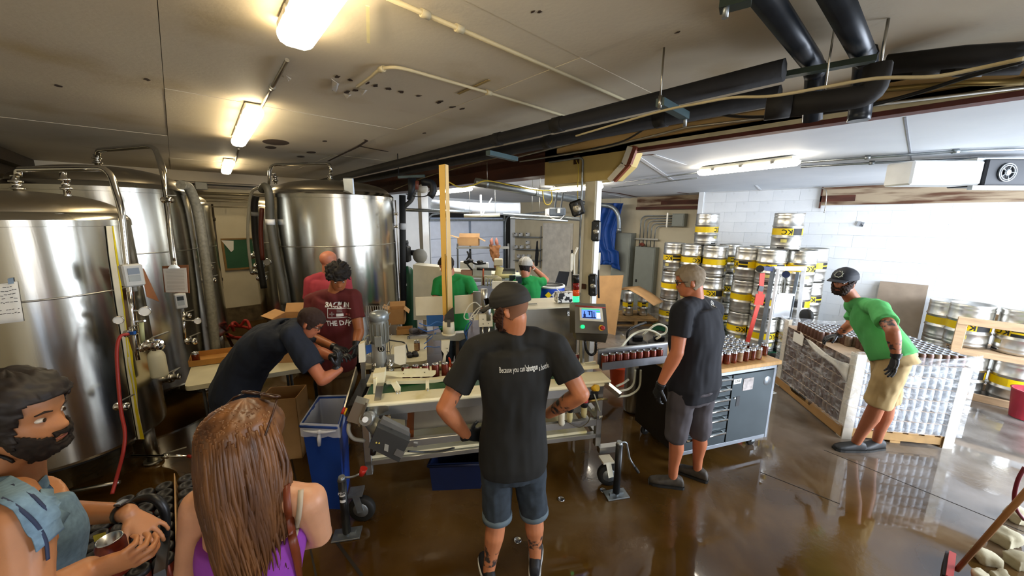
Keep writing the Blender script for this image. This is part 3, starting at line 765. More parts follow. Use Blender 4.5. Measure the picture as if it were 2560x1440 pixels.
def gauge(t, c, fdir, r=.032):
    o = V(t.location); c = V(c) - o; f = V(fdir).normalized()
    mb = MB(); mb.lathe([(0, -.02), (r, -.02), (r * 1.05, .012), (r * .9, .016), (r * .88, .01)], 18, c, ax=f); g = mb.build('gauge', chrome, t)
    mb = MB(); mb.lathe([(r * .88, .01), (0, .0101)], 18, c, ax=f); mb.build('dial', paper, g)
toC = lambda x, y: Vector((-x, -y, 0)).normalized()

# tank A -------------------------------------------------------------
A = tank(-.86, 4.67, .57, .37, 2.24, 'nearest stainless tank at the left edge with a paper sheet on it', .16)
ap = H(45, 475, 2.85)
fitting(A, 'top_fitting', H(45, 476, 2.85) - UP * .03, UP, .032, .14)
tip = H(300, 500, 2.78)
pa = roundpath([H(45, 440, 2.85), H(45, 424, 2.85), H(272, 420, 2.82), H(303, 520, 2.78), H(322, 700, 2.74), H(345, 872, 2.72)], .09, 6)
local_tube(A, 'blow_off_pipe', pa, .021, chrome)
fitting(A, 'top_fitting', H(170, 490, 2.75), UP, .026, .17)
lug = MB(); c = H(195, 452, 3.2); 
# lifting lug on tank B, seen over A
g = H(330, 688, 2.66); bx = thermo_box(A, g, .115, .165, toC(g.x, g.y) + Vector((.35, 0, 0)))
local_tube(A, 'sample_pipe', [H(322, 730, 2.72), H(330, 780, 2.70), H(338, 850, 2.70), H(346, 900, 2.68)], .014, chrome)
gauge(A, H(362, 778, 2.62), toC(*H(362, 778, 2.62)[:2]), .035)
local_tube(A, 'gauge_stem', [H(335, 777, 2.68), H(360, 777, 2.64)], .008, chrome, 8)
butterfly(A, H(385, 862, 2.6), RGT, 1.15); butterfly(A, H(372, 868, 2.62), RGT + FWD * .3, 1.0)
local_tube(A, 'sight_glass', [H(353, 805, 2.66), H(358, 860, 2.66)], .014, M('sight_glass_green', 'b5b98a', .2, 0, 0), 10)
local_tube(A, 'cross_pipe', [H(345, 872, 2.66), H(405, 855, 2.6)], .012, chrome)
local_tube(A, 'cross_pipe', [H(340, 805, 2.68), H(362, 802, 2.64)], .008, chrome)
butterfly(A, H(326, 832, 2.64), RGT + Vector((0, 0, .25)), .8)
mb = MB(); mb.obox(H(330, 832, 2.62) - V(A.location), RGT, FWD, UP, .022, .01, .012); mb.build('blue_handle', M('blue_grip', '1f58a8', .4), A)
gauge(A, H(296, 800, 2.64), toC(*H(296, 800, 2.64)[:2]), .03)
butterfly(A, H(305, 1016, 2.55), RGT, .9); 
# level strip: white board with yellow scale running down the front
o_ = V(A.location)
def on_shell(px, py, cx_=-.86, cy_=4.67, Rr=.575):
    d = ray(px, py); u = Vector((d.x, d.y)).normalized(); c = Vector((cx_, cy_)); b = u.dot(c); disc = Rr * Rr - (c.length_squared - b * b)
    s = b - math.sqrt(max(disc, 0)); return Vector((u.x * s, u.y * s, HC + d.z / math.hypot(d.x, d.y) * s))
def strip_on(t, name, rows, mat, thick=.004):
    mb = MB(); o = V(t.location); vs = []; fs = []
    for (xl, xr, y) in rows:
        a, b = on_shell(xl, y), on_shell(xr, y)
        n_ = ((a + b) / 2 - Vector((-.86, 4.67, 0))); n_.z = 0; n_.normalize()
        vs += [a - o, b - o, b - o + n_ * -thick, a - o + n_ * -thick] if False else [a + n_ * thick - o, b + n_ * thick - o, b - o, a - o]
    for i in range(len(rows) - 1):
        for k in range(4): fs.append((i * 4 + k, i * 4 + (k + 1) % 4, i * 4 + 4 + (k + 1) % 4, i * 4 + 4 + k))
    fs += [(3, 2, 1, 0), tuple(len(rows) * 4 - 4 + k for k in range(4))]
    mb.add(vs, fs, False); return mb.build(name, mat, t)
strip_on(A, 'level_strip', [(264, 278, 565), (272, 287, 640), (290, 305, 760), (305, 318, 850), (318, 332, 940), (333, 346, 1030), (345, 360, 1098)], M('cream_strip', 'd9d3bb', .5))
strip_on(A, 'yellow_scale', [(279, 282, 565), (288, 293, 640), (305, 309, 760), (312, 318, 840), (316, 330, 880), (318, 333, 915), (328, 341, 960), (337, 344, 1030), (350, 360, 1098)], M('yellow_scale', 'd6c21e', .4))
# paper sheet taped to the tank
pts = [on_shell(x, y, Rr=.578) for (x, y) in ((-60, 718), (44, 703), (60, 803), (-60, 815))]
t = thing('paper_sheet', 'white handwritten sheet taped to the nearest tank at the left edge', 'paper', pts[1], world=True)
mb = MB(); n_ = (pts[1] - pts[0]).cross(pts[3] - pts[0]).normalized()
if n_.dot(Vector((0, 0, HC)) - pts[0]) < 0: n_ = -n_
q = lambda u, v_: (pts[0] * (1 - u) + pts[1] * u) * (1 - v_) + (pts[3] * (1 - u) + pts[2] * u) * v_ + n_ * (.012 - .02 * abs(u - .5))
mb.grid(q, 6, 6); mb.build('sheet', paper, t, solid=.001)
mb = MB(); random.seed(3)
for r_ in range(8):
    u = .50
    while u < .93:
        L_ = random.uniform(.03, .09); v_ = .10 + r_ * .095 + random.uniform(-.01, .01)
        if r_ not in (5,) and random.random() > .12:
            a, b = q(u, v_) + n_ * .002, q(min(u + L_, .95), v_ + random.uniform(-.015, .015)) + n_ * .002; mb.bar(a, b, .0035, .001, up=n_)
        u += L_ + .015
mb.build('handwriting', inkm, t)
mb = MB(); mb.grid(lambda u, v_: q(.78 + u * .14, -.1 + v_ * .14) + n_ * .003, 2, 2); mb.build('tape', M('blue_tape', '8fa3b5', .6), t)

# tank B ------------------------------------------------------------
B = tank(-.55, 6.28, .72, .26, 2.57, 'second stainless tank at the left, taller, with two clipboards', .2)
fitting(B, 'top_fitting', H(245, 412, 4.24) - UP * .02, UP, .035, .13)
pb = roundpath([H(245, 392, 4.24), H(245, 376, 4.22), H(385, 364, 4.1), H(408, 420, 3.85), H(422, 560, 3.72), H(440, 690, 3.62), H(446, 735, 3.6)], .13, 6)
local_tube(B, 'blow_off_pipe', pb, .026, chrome)
local_tube(B, 'vent_hose', spline([H(385, 372, 4.08), H(392, 395, 3.95), H(402, 430, 3.8), H(410, 462, 3.7), H(418, 500, 3.66), H(428, 600, 3.6), H(436, 655, 3.58)], 4), .011, chrome, 8)
butterfly(B, H(418, 500, 3.6), RGT, .9)
mb = MB(); c = H(196, 448, 3.75) - V(B.location); mb.obox(c, RGT, FWD, UP, .035, .012, .075, .01); mb.build('lifting_lug', M('lug_blue_grey', 'a3aab0', .4, .5), B)
g = H(452, 752, 3.52); thermo_box(B, g, .09, .15, toC(g.x, g.y))
local_tube(B, 'sample_pipe', [H(458, 780, 3.56), H(462, 850, 3.52)], .014, chrome)
gauge(B, H(494, 802, 3.45), toC(*H(494, 802, 3.45)[:2]), .03); local_tube(B, 'gauge_stem', [H(460, 802, 3.52), H(490, 802, 3.47)], .009, chrome, 8)
butterfly(B, H(478, 853, 3.5), RGT, 1.0); butterfly(B, H(468, 789, 3.5), RGT, .7)
butterfly(B, H(418, 948, 3.42), RGT, 1.1); butterfly(B, H(436, 942, 3.42), RGT + FWD * .3, 1.0)
# tank C, middle M, D ----------------------------------------------
Ct = tank(-.15, 7.95, .62, .3, 2.45, 'narrow slice of a third tank behind the clipboards')
for (x, y) in ((523, 668), (530, 700)): butterfly(Ct, H(x, y, 5.0), RGT, 1.0)
Mt = tank(1.81, 5.93, .85, .3, 2.57, 'large stainless tank in the middle behind the two men in red shirts', .18)
rm = 5.59
local_tube(Mt, 'spray_pipe', roundpath([H(672, 500, 5.45), H(674, 412, 5.45), H(826, 409, 5.45), H(828, 432, 5.45)], .11, 6), .021, chrome)
fitting(Mt, 'top_fitting', H(826, 442, 5.45) - UP * .06, UP, .03, .1); 
fitting(Mt, 'top_fitting', H(689, 455, 5.4) - UP * .03, UP, .03, .15)
mb = MB(); c = H(872, 466, 4.95) - V(Mt.location); mb.obox(c, RGT, FWD, UP, .07, .012, .11, .012); mb.build('lifting_lug', M('lug_blue_grey', 'a3aab0', .4, .5), Mt)
for (x, y) in ((905, 640),):
    pass
local_tube(Mt, 'side_pipe', [H(988, 500, 5.35), H(992, 560, 5.35), H(1003, 800, 5.35)], .008, steel2, 6)
for y in (535, 567): butterfly(Mt, H(990, y, 5.3), RGT, .6)
D = tank(1.62, 8.45, .58, .3, 2.45, 'dim stainless tank hidden behind the middle tank on its left')
for (x, y) in ((635, 640), (648, 665), (655, 695), (640, 680)): butterfly(D, H(x, y, 6.0), RGT, 1.5)
gauge(D, H(668, 655, 5.9), -FWD, .06)

# large grey braided hose draped on tank B, black hoses at the middle tank
hoseg = M('grey_braided_hose', '8f8a78', .55, 0, .15, 30, .2)
ob = lambda x, y: on_shell(x, y, -.55, 6.28, .72 + .09)
conduit('braided_hose', spline([ob(452, 462), ob(472, 470), ob(492, 520), ob(506, 600), ob(520, 700), ob(530, 790), ob(540, 880)], 6), .055, hoseg, 'thick grey hose arching down the right side of the second tank', 'hose')
om = lambda x, y: on_shell(x, y, 1.81, 5.93, .85 + .075)
conduit('rubber_hose', spline([om(655, 475), om(662, 466), om(672, 482), om(676, 560), om(690, 640), om(706, 720), om(712, 760)], 6), .05, M('grey_green_hose', '4e4c42', .55), 'dark hose hanging on the left side of the middle tank', 'hose', fit=[om(677, 555)], fitm=white, fr=1.1, fl=.035)
conduit('rubber_hose', spline([H(640, 490, 5.5), H(636, 520, 5.5), H(640, 600, 5.5), H(650, 660, 5.4), H(660, 720, 5.4)], 6), .045, rubber, 'black hose beside the chalkboard, left of the middle tank', 'hose', fit=[H(637, 535, 5.5)], fitm=grayp, fr=1.08, fl=.03)
conduit('rubber_hose', spline([H(655, 520, 5.2), H(652, 580, 5.2), H(657, 650, 5.2)], 5), .03, M('red_brown_hose', '5e2a1c', .5), 'short brown hose between the black hoses', 'hose')
conduit('clear_hose', spline([H(645, 470, 5.5), H(630, 480, 5.5), H(622, 520, 5.5), H(620, 600, 5.5), H(628, 680, 5.5)], 5), .02, M('milky_hose', 'b8b29a', .4), 'pale hose looped at the left of the hose bundle', 'hose')
# chalkboard
a, b = PY(558, 600, WY - .03), PY(622, 600, WY - .03); c = PY(560, 672, WY - .03)
t = thing('chalkboard', 'green chalkboard with a wooden frame on the back wall', 'chalkboard', (a.x, WY - .03, c.z), world=True)
mb = MB(); mb.box(a.x, b.x + .35, WY - .03, WY - .01, c.z, a.z); mb.build('board', M('chalk_green', '2c5a3c', .6, 0, .1, 3), t)
mb = MB(); 
for (x0, x1, z0, z1) in ((a.x - .04, a.x, c.z - .04, a.z + .03), (a.x, b.x + .35, a.z, a.z + .03), (a.x, b.x + .35, c.z - .04, c.z)): mb.box(x0, x1, WY - .045, WY - .005, z0, z1)
mb.build('frame', M('oak_frame', '8a6a34', .5), t)
p0, p1, p2, p3 = [PY(x, y, WY - .05) for (x, y) in ((553, 601), (584, 602), (584, 625), (578, 630))]
mb = MB(); mb.prism([p0, p1, p2, p3], (0, .003, 0)); tag(mb.build('note_sheet', paper), 'white sheet pinned over the corner of the green chalkboard', 'paper')
# red hose and water line on the back wall
conduit('water_pipe', [PY(530, 510, WY - .05), PY(545, 640, WY - .05), PY(556, 722, WY - .05)], .018, M('dark_water_pipe', '3a3124', .5), 'thin dark pipe down the back wall left of the chalkboard', 'pipe', fit=[PY(535, 548, WY - .05), PY(552, 698, WY - .05)], fr=1.8, fl=.03)
conduit('y_connector', [PY(527, 738, WY - .1), PY(541, 750, WY - .1), PY(556, 738, WY - .1)], .012, black, 'small black wire loop above the red hose', 'wire')
conduit('red_hose', spline([PY(541, 752, WY - .12), PY(543, 780, WY - .12), PY(548, 820, WY - .12), PY(556, 838, WY - .3), F(600, 845, .25), F(640, 842, .2), F(620, 820, .22), F(570, 815, .22), F(560, 830, .2), F(610, 852, .15), F(650, 860, .1)], 6), .026, redhose, 'red hose hanging on the back wall and coiled at its foot', 'hose')
conduit('red_hose', spline([F(584, 826, .30), F(580, 812, .45), F(586, 806, .42), F(600, 815, .32), F(612, 801, .42), F(620, 806, .38), F(626, 822, .32)], 6), .024, redhose, 'second loop of red hose on the floor by the back wall', 'hose')
for k, (y, x0) in enumerate(((482, 485), (494, 488), (502, 488), (516, 490))):
    a = PY(x0, y, WY - .25); b = PY(672, y + 8, WY - .25)
    wp = conduit('water_pipe', [a, (b.x + .6, a.y, a.z)], (.03, .018, .01, .012)[k], M('grey_copper_pipe', '8d836a', .4, .5), ('thick upper pipe', 'second pipe', 'thin pipe', 'lowest thin pipe')[k] + ' along the top of the back wall beside the third tank', 'pipe')
    mb = MB(); mb.cyl((a.x + .25 + k * .07, a.y, a.z), (a.x + .25 + k * .07, WY + .002, a.z), .006, n=6); mb.build('wall_bracket', steel2, wp)
mb = MB(); c = PY(503, 465, WY - .312); mb.obox(c, (1, 0, 0), (0, 1, 0), UP, .09, .05, .07, .01); tag(mb.build('junction_box', grayp), 'small grey junction box high on the back wall', 'box')
conduit('conduit', [PY(450, 458, WY - .245), PY(640, 468, WY - .245)], .014, dgray, 'dark conduit through the junction box on the back wall')
# clipboards
def clipboard(pts, r_list, label, sheet=True):
    P_ = [H(x, y, r) for (x, y), r in zip(pts, r_list)]
    t = thing('clipboard', label, 'clipboard', P_[0], world=True)
    n_ = (P_[1] - P_[0]).cross(P_[3] - P_[0]).normalized()
    if n_.dot(Vector((0, 0, HC)) - P_[0]) < 0: n_ = -n_
    q = lambda u, v_: (P_[0] * (1 - u) + P_[1] * u) * (1 - v_) + (P_[3] * (1 - u) + P_[2] * u) * v_
    mb = MB(); mb.prism([q(0, 0), q(1, 0), q(1, 1), q(0, 1)], -n_ * .004); mb.build('board', M('hardboard', '8c5a38', .6), t)
    if sheet:
        mb = MB(); mb.prism([q(.04, .1) + n_ * .003, q(.93, .1) + n_ * .003, q(.95, .97) + n_ * .006, q(.07, .99) + n_ * .004], -n_ * .002); s_ = mb.build('sheet', paper, t)
        mb = MB(); ll = M('faint_print', 'b9b2a0', .7)
        for k in range(14): mb.bar(q(.15, .2 + k * .052) + n_ * .0055, q(.85, .2 + k * .052) + n_ * .0065, .002, .0008, up=n_)
        mb.build('print', ll, s_)
        c = q(.5, .06) + n_ * .008; x = (q(1, 0) - q(0, 0)).normalized(); y = (q(0, 1) - q(0, 0)).normalized()
        mb = MB(); mb.prism([c - x * .06 + y * .012, c + x * .06 + y * .012, c + x * .03 - y * .02, c - x * .03 - y * .02], n_ * .006)
        mb.tube([c - x * .018 - y * .02, c - x * .015 - y * .05, c + x * .015 - y * .05, c + x * .018 - y * .02], .003, 6); mb.build('clip', chrome, t)
    return t
clipboard([(405, 665), (470, 662), (474, 733), (411, 731)], [3.3, 3.3, 3.28, 3.28], 'clipboard with white forms hanging on the second tank, facing the camera')
clipboard([(352, 668), (360, 672), (398, 754), (368, 742)], [2.9, 3.0, 3.2, 2.95], 'brown clipboard seen edge on beside the nearest controller box', False)
# spray bottle on valve
def spray_bottle(c, h, label, body, head, s=1.0, yaw=0.0, liquid=None):
    t = thing('spray_bottle', label, 'bottle', c, yaw)
    r = h * .165
    mb = MB(); mb.lathe([(0, 0), (r * .95, 0), (r, h * .03), (r, h * .52), (r * .85, h * .60), (r * .38, h * .70), (r * .36, h * .76)], 20); mb.build('bottle', body, t)
    mb = MB(); mb.cyl((0, 0, h * .74), (0, 0, h * .80), r * .42, n=14); mb.obox((r * .2, 0, h * .88), (1, 0, 0), (0, 1, 0), UP, r * .75, r * .3, h * .055, h * .012); mb.obox((r * .1, 0, h * .82), (1, 0, 0), (0, 1, 0), UP, r * .3, r * .28, h * .05)
    mb.build('sprayer', head, t)
    mb = MB(); mb.tube([(r * .55, 0, h * .84), (r * .75, 0, h * .78), (r * .7, 0, h * .70)], h * .018, 6); mb.build('trigger', head, t)
    return t
milky = M('milky_plastic', 'd7d6c0', .35, 0, .03)
p = H(400, 940, 2.98); spray_bottle((p.x, p.y, p.z), .36, 'white spray bottle with a blue head standing on the second tank valve', milky, M('blue_sprayer', '1f4aa0', .4), yaw=-.6)
# red hose at tank A
conduit('red_hose', spline([H(322, 835, 2.6), H(300, 842, 2.55), H(292, 880, 2.5), H(296, 960, 2.45), H(303, 1030, 2.4), H(312, 1080, 2.35), H(308, 1130, 2.3), H(290, 1200, 2.25), H(280, 1235, 2.2)], 6), .011, redhose, 'red hose falling from the nearest tank to the floor', 'hose')
t = thing('floor_valve', 'steel ball valve with a red hose on the wet floor behind the visitors', 'valve', F(405, 1135, .12), world=True)
a, b = F(330, 1140, .15), F(470, 1140, .15)
mb = MB(); mb.tube([a, b], .012, 10); mb.lathe([(.012, -.03), (.024, -.02), (.024, .02), (.012, .03)], 12, (a + b) / 2 + (b - a) * .1, ax=b - a); mb.build('pipe', chrome, t)
mb = MB(); mb.bar(F(410, 1135, .2), F(466, 1118, .2), .018, .006); mb.build('lever', steel2, t)
mb = MB(); mb.tube(spline([b, F(490, 1146, .15), F(505, 1160, .1), F(520, 1190, .03)], 5), .014, 8); mb.build('hose', redhose, t)
conduit('fork_tube', [F(160, 1232, .1), F(300, 1205, .1)], .015, steel2, 'steel tube low on the floor in front of the nearest tank', 'tube')
# ================================================================= KEGS
KH, KR = .553, .194
slotm = M('dark_slot', '0e0d0c', .6)
def make_keg(label, band=1, h=KH, r=KR, txt=True):
    t = thing('beer_keg', label, 'keg')
    def hh(f): return f * h
    mb = MB(); mb.lathe([(r * .90, hh(0)), (r * .985, hh(.008)), (r * .985, hh(.07)), (r * .97, hh(.10)), (r, hh(.115)), (r * .985, hh(.14)), (r * .985, hh(.305)), (r * 1.03, hh(.325)), (r * 1.03, hh(.345)), (r * .985, hh(.365)),
        (r * .985, hh(.61)), (r * 1.03, hh(.63)), (r * 1.03, hh(.65)), (r * .985, hh(.67)), (r * .985, hh(.85)), (r, hh(.875)), (r * .965, hh(.90)), (r * .985, hh(.925)), (r * .985, hh(.99)), (r * .96, h), (r * .92, hh(.99)), (r * .92, hh(.93)), (r * .5, hh(.90)), (0, hh(.90))], 36)
    mb.build('body', kegm, t)
    def bandf(name, a0, a1, z0, z1, m, e=.0015, par=t):
        mb = MB(); mb.lathe([(r * .985 + e, hh(z0)), (r * .985 + e, hh(z1))], max(3, int((a1 - a0) / .17)), a0=a0, a1=a1); return mb.build(name, m, par, 0)
    if band:
        for a0, a1 in ((-.3, 1.25), (2.0, 3.3), (4.1, 5.98)): bandf('yellow_label', a0, a1, .40, .58, yellow)
        for a0, a1 in ((1.25, 2.0), (3.3, 4.1)):
            if band == 1: bandf('black_label', a0, a1, .40, .58, inkm)
            else: bandf('black_label', a0, a1, .51, .58, inkm); bandf('yellow_stripe', a0, a1, .47, .51, yellow); bandf('black_label', a0, a1, .40, .47, inkm)
        bandf('sticker', .5, .9, .20, .29, M('faded_yellow', 'cfc06a', .5))
    if txt and band:
        mb = MB(); a_c = .85
        def wr(q, p):
            a = a_c - p.x / r
            # upside-down lettering, as the kegs stand on their heads
            a = a_c + p.x / r
            return Vector((math.cos(a) * (r * .985 + .0035), math.sin(a) * (r * .985 + .0035), hh(.49) + p.y))
        put_text(mb, 'KC', .105, (0, 0, 0), (1, 0, 0), (0, 0, 1), 0, .002, wrap=lambda q, p: Vector((math.cos(a_c - p.x / r) * (r * .985 + .0035), math.sin(a_c - p.x / r) * (r * .985 + .0035), hh(.49) - p.y)))
        mb.build('lettering', inkm, t)
    for a_ in (.3, .3 + PI):
        mb = MB(); mb.lathe([(r * .985 + .001, hh(.035)), (r * .985 + .001, hh(.075))], 4, a0=a_, a1=a_ + .5); mb.build('handle_slot', slotm, t)
    return t
kegs = [make_keg('k', b) for b in (1, 2, 3)]
used = set()
rng = random.Random(5)
def place_keg(x, y, z, label, group, kind=0, rot=None):
    src = kegs[kind % 3]; rz = rot if rot is not None else rng.uniform(-1, 1)
    rz = math.atan2(-y, -x) - .85 + rz * .9 + (0, .95, -.75)[kind % 3]
    if src.name not in used:
        used.add(src.name); src.location = (x, y, z); src.rotation_euler.z = rz; src['label'] = label; src['group'] = group; return src
    return dup(src, (x, y, z), rz, label, group)
GS = 'kegs stacked by the block wall'
kegxy = []
def keg_spot(px, py, X0, lo, hi, lvl=0, gap=.402):
    for k in range(160):
        X = X0 + (1 if k % 2 else -1) * (k // 2) * .01
        if not lo <= X <= hi: continue
        c = PX(px, py, X)
        if all(l != lvl or math.hypot(c.x - a, c.y - b) >= gap for a, b, l in kegxy): break
    else: print('keg spot missed', px)
    kegxy.append((c.x, c.y, lvl)); return c.x, c.y
cols = [(1683, 7.18, 'far left column of the big keg stack'), (1730, 7.18, 'second column of the big keg stack'), (1786, 7.13, 'third column of the big keg stack'),
        (1868, 7.08, 'fourth column of the big keg stack'), (1927, 7.06, 'fifth column, behind the red strap'), (2001, 6.98, 'rightmost front column of the big keg stack')]
lev = ['bottom keg in the ', 'middle keg in the ', 'top keg in the ']
PZ = .13
colpos = []
for i, (px, X, nm) in enumerate(cols):
    X, y = keg_spot(px, 660, X, 6.7, 7.6); colpos.append((X, y))
    for k in range(3):
        place_keg(X, y, PZ + k * (KH + .004), lev[k] + nm, GS, (i + k) % 3, rot=rng.uniform(-.5, .5))
place_keg(7.16, PX(1766, 580, 7.16).y, PZ + 3 * (KH + .004), 'lone keg standing on top of the left part of the stack', GS, 1, .1)
place_keg(6.93, PX(1968, 580, 6.93).y, PZ + 3 * (KH + .004), 'lone keg on top of the right part of the stack', GS, 0, 0)
for i, (px, nm) in enumerate(((1822, 'rear column between the third and fourth columns'), (1900, 'rear keg column behind the fifth column'), (2030, 'rear column at the right end, against the wall'))):
    X, y = keg_spot(px, 660, 7.72, 7.3, 8.12)
    for k in range(3):
        place_keg(X, y, PZ + k * (KH + .004), lev[k] + nm, GS, (i + k + 1) % 3)
# pallets under the stack
def pallet(x, y, rz, label, sx=1.2, sy=1.0, mat=palletw, h=.125):
    t = thing('pallet', label, 'pallet', (x, y, 0), rz)
    for k in range(7):
        yy = -sy / 2 + .05 + k * (sy - .1) / 6; mb = MB(); mb.box(-sx / 2, sx / 2, yy - .045, yy + .045, h - .02, h, .003); mb.build('deck_board', mat, t)
    for k in range(3):
        xx = -sx / 2 + .04 + k * (sx - .08) / 2; mb = MB(); mb.box(xx - .035, xx + .035, -sy / 2, sy / 2, .022, h - .02); mb.build('stringer', mat, t)
    for k in range(3):
        yy = -sy / 2 + .06 + k * (sy - .12) / 2; mb = MB(); mb.box(-sx / 2, sx / 2, yy - .05, yy + .05, 0, .02); mb.build('base_board', mat, t)
    return t
pallet(7.50, 2.62, 0, 'pallet under the left half of the keg stack', 1.0, 1.35, M('green_pallet', '1f5a3c', .5))
pallet(7.30, 1.2, 0, 'pallet under the right half of the keg stack', 1.0, 1.35, M('green_pallet', '1f5a3c', .5))
# cardboard layers sticking out
for (a, b, z, lb) in (((1855, 757), (1990, 775), .69, 'flat cardboard sheet sticking out between kegs at the right half of the stack'), ((1690, 742), (1735, 748), .69, 'small cardboard sheet between the lower kegs of the left columns')):
    p, q = F(a[0], a[1], z - .0066), F(b[0], b[1], z - .0066)
    mb = MB(); mb.prism([p, q, q + Vector((.1, .12, 0)), p + Vector((.1, .12, 0))], (0, 0, .003)); tag(mb.build('cardboard_sheet', card2), lb, 'cardboard')

# lumber rack with kegs ------------------------------------------
rk = thing('lumber_rack', 'pale lumber shelf rack full of kegs at the right edge', 'rack', (7.2, -.6, 0))
def lum(x0, x1, y0, y1, z0, z1):
    mb = MB(); mb.box(x0, x1, y0, y1, z0, z1, .004); return mb.build('board', wood, rk)
for X0 in (0, .52):
    for Y0 in (0, -1.05): lum(X0, X0 + .04, Y0 - .09, Y0, 0, 1.0)
lum(-.02, .02, -2.4, 0, .955, 1.05); lum(.52, .56, -2.4, 0, .955, 1.05)
lum(-.02, .02, -2.4, .0, .0, .09); lum(.52, .56, -2.4, .0, .0, .09)
for k in range(4): lum(0 + k * .14, .13 + k * .14, -2.4, 0, .60, .64)
lum(-.02, .0, -2.4, 0, .57, .64)
GR = 'kegs in and behind the lumber rack'
for (px, z, X, lb, kd) in ((2352, .575, 8.0, 'yellow banded keg at the top left of the lumber rack', 1), (2424, .645, 7.46, 'middle keg on the upper shelf of the lumber rack', 0), (2540, .645, 7.46, 'right keg on the upper shelf of the lumber rack', 2),
                           (2408, .02, 7.46, 'left keg on the floor inside the lumber rack', 0), (2524, .02, 7.46, 'right keg on the floor inside the lumber rack', 1), (2335, .02, 7.75, 'shaded keg low behind the left post of the lumber rack', 2)):
    kx, ky = X, PX(px, 800 if z > .5 else 920, X).y
    if px < 2400: kx, ky = 8.0, PX(2345, 880, 8.0).y; kyl = ky
    elif px > 2500: ky = lky - .405
    lky = ky
    place_keg(kx, ky, z, lb, GR, kd, .0)
mb = MB(); mb.prism([(7.98, kyl + .22, 0), (7.98, kyl + .74, 0), (8.30, kyl + .74, 1.28), (8.30, kyl + .22, 1.28)], (.012, 0, 0)); tag(mb.build('cardboard_sheet', M('grey_cardboard', '9c8b78', .85)), 'tall cardboard sheet leaning on the wall left of the lumber rack', 'cardboard')
mb = MB(); c = PX(2592, 950, 6.95); c.z = .19; mb.lathe([(.12, -.18), (.15, .14), (.16, .16), (.14, .16), (.1, -.1)], 20, c); tag(mb.build('bucket', M('pink_red_bucket', 'a52a3a', .4)), 'red bucket at the right edge beside the lumber rack', 'bucket')

# keg lift / hand truck -------------------------------------------
rl = 5.15
t = thing('keg_lift', 'white metal keg lift with a red strap standing before the stack', 'trolley', F(1930, 925), world=True)
def ft(x, y, r=rl): return H(x, y, r)
liftm = M('lift_white', 'e8ebee', .4)
mb = MB(); mb.bar(ft(1934, 668), ft(1893, 900), .045, .06); mb.build('upright', M('lift_grey', '7f8890', .4, .3), t)
mb = MB(); mb.bar(ft(1946, 672, 5.1), ft(1910, 900, 5.1), .03, .06); mb.build('upright', liftm, t)
mb = MB(); mb.bar(ft(2010, 668), ft(1984, 900), .045, .06); mb.build('upright', liftm, t)
mb = MB(); mb.bar(ft(1995, 680, 5.3), ft(1972, 800, 5.3), .04, .05); mb.build('upright', M('lift_grey', '7f8890', .4, .3), t)
mb = MB(); mb.bar(ft(1932, 671), ft(2014, 671), .05, .06); mb.build('top_bar', liftm, t)
mb = MB(); mb.prism([ft(1942, 736), ft(1983, 737), ft(1973, 795), ft(1932, 792)], FWD * .02); mb.build('panel', liftm, t)
mb = MB(); mb.bar(ft(1945, 735, 5.2), ft(1990, 737, 5.2), .03, .03); mb.build('cross_bar', liftm, t)
mb = MB(); mb.tube(spline([ft(1951, 690, 5.25), ft(1948, 705, 5.25), ft(1944, 735, 5.25)], 4), .006, 6); mb.tube(spline([ft(1960, 690, 5.25), ft(1962, 705, 5.25), ft(1958, 735, 5.25)], 4), .006, 6); mb.build('cable', grayp, t)
mb = MB(); mb.cyl(ft(1965, 686, 5.2), ft(1965, 686, 5.25), .05, n=14); mb.build('winch', M('winch_blue', '1a2440', .4), t)
mb = MB(); mb.bar(ft(1903, 670), ft(1942, 674), .05, .06); mb.build('blue_strap', M('strap_blue', '1d2a55', .6), t)
mb = MB(); mb.cyl(ft(1900, 672, 5.05), ft(1900, 672, 5.15), .05, n=14); mb.build('black_knob', black, t)
strap = M('red_strap', 'cf3a26', .6)
mb = MB(); mb.bar(ft(1906, 683), ft(1901, 735), .07, .01, up=FWD); mb.bar(ft(1901, 735), ft(1896, 762), .13, .012, up=FWD); mb.bar(ft(1895, 762), ft(1868, 858, 5.05), .06, .01, up=FWD); mb.build('red_strap', strap, t)
mb = MB(); mb.bar(ft(1903, 715, 5.1), ft(1899, 728, 5.1), .07, .03, up=FWD); mb.build('buckle', black, t)
for x in (1935, 2016):
    mb = MB(); c = ft(x, 790 if x > 2000 else 900, 4.95); mb.lathe([(0, -.03), (.07, -.03), (.1, -.025), (.1, .025), (.07, .03), (0, .03)], 20, c, ax=RGT); mb.build('wheel', rubber, t)
# electrical panels -----------------------------------------------
eg = M('panel_grey', '8d9188', .5, .1, .03)
def cabinet(x0, x1, yt, yb, dep, label, handle=True):
    a, b = PX(x0, yt, EX - dep), PX(x1, yt, EX - dep); z0 = PX(x0, yb, EX - dep).z
    t = thing('electrical_panel', label, 'panel', ((EX - dep / 2), (a.y + b.y) / 2, z0), world=True)
    ya, yb_ = min(a.y, b.y), max(a.y, b.y)
    mb = MB(); mb.box(EX - dep, EX - .001, ya, yb_, z0, a.z, .006); mb.build('enclosure', eg, t)
    mb = MB(); mb.box(EX - dep - .012, EX - dep, ya + .02, yb_ - .02, z0 + .02, a.z - .02, .004); d = mb.build('door', eg, t)
    if handle:
        mb = MB(); mb.box(EX - dep - .03, EX - dep - .012, yb_ - .12, yb_ - .08, (z0 + a.z) / 2 + .05, (z0 + a.z) / 2 + .13, .003); mb.build('handle', black, d)
    return t, (ya + yb_) / 2, a.z, ya, yb_
cabinet(1532, 1578, 582, 745, .28, 'tall grey electrical cabinet beside the blue tarp')
pt = cabinet(1588, 1640, 616, 800, .2, 'grey electrical cabinet with five conduits rising from its top')
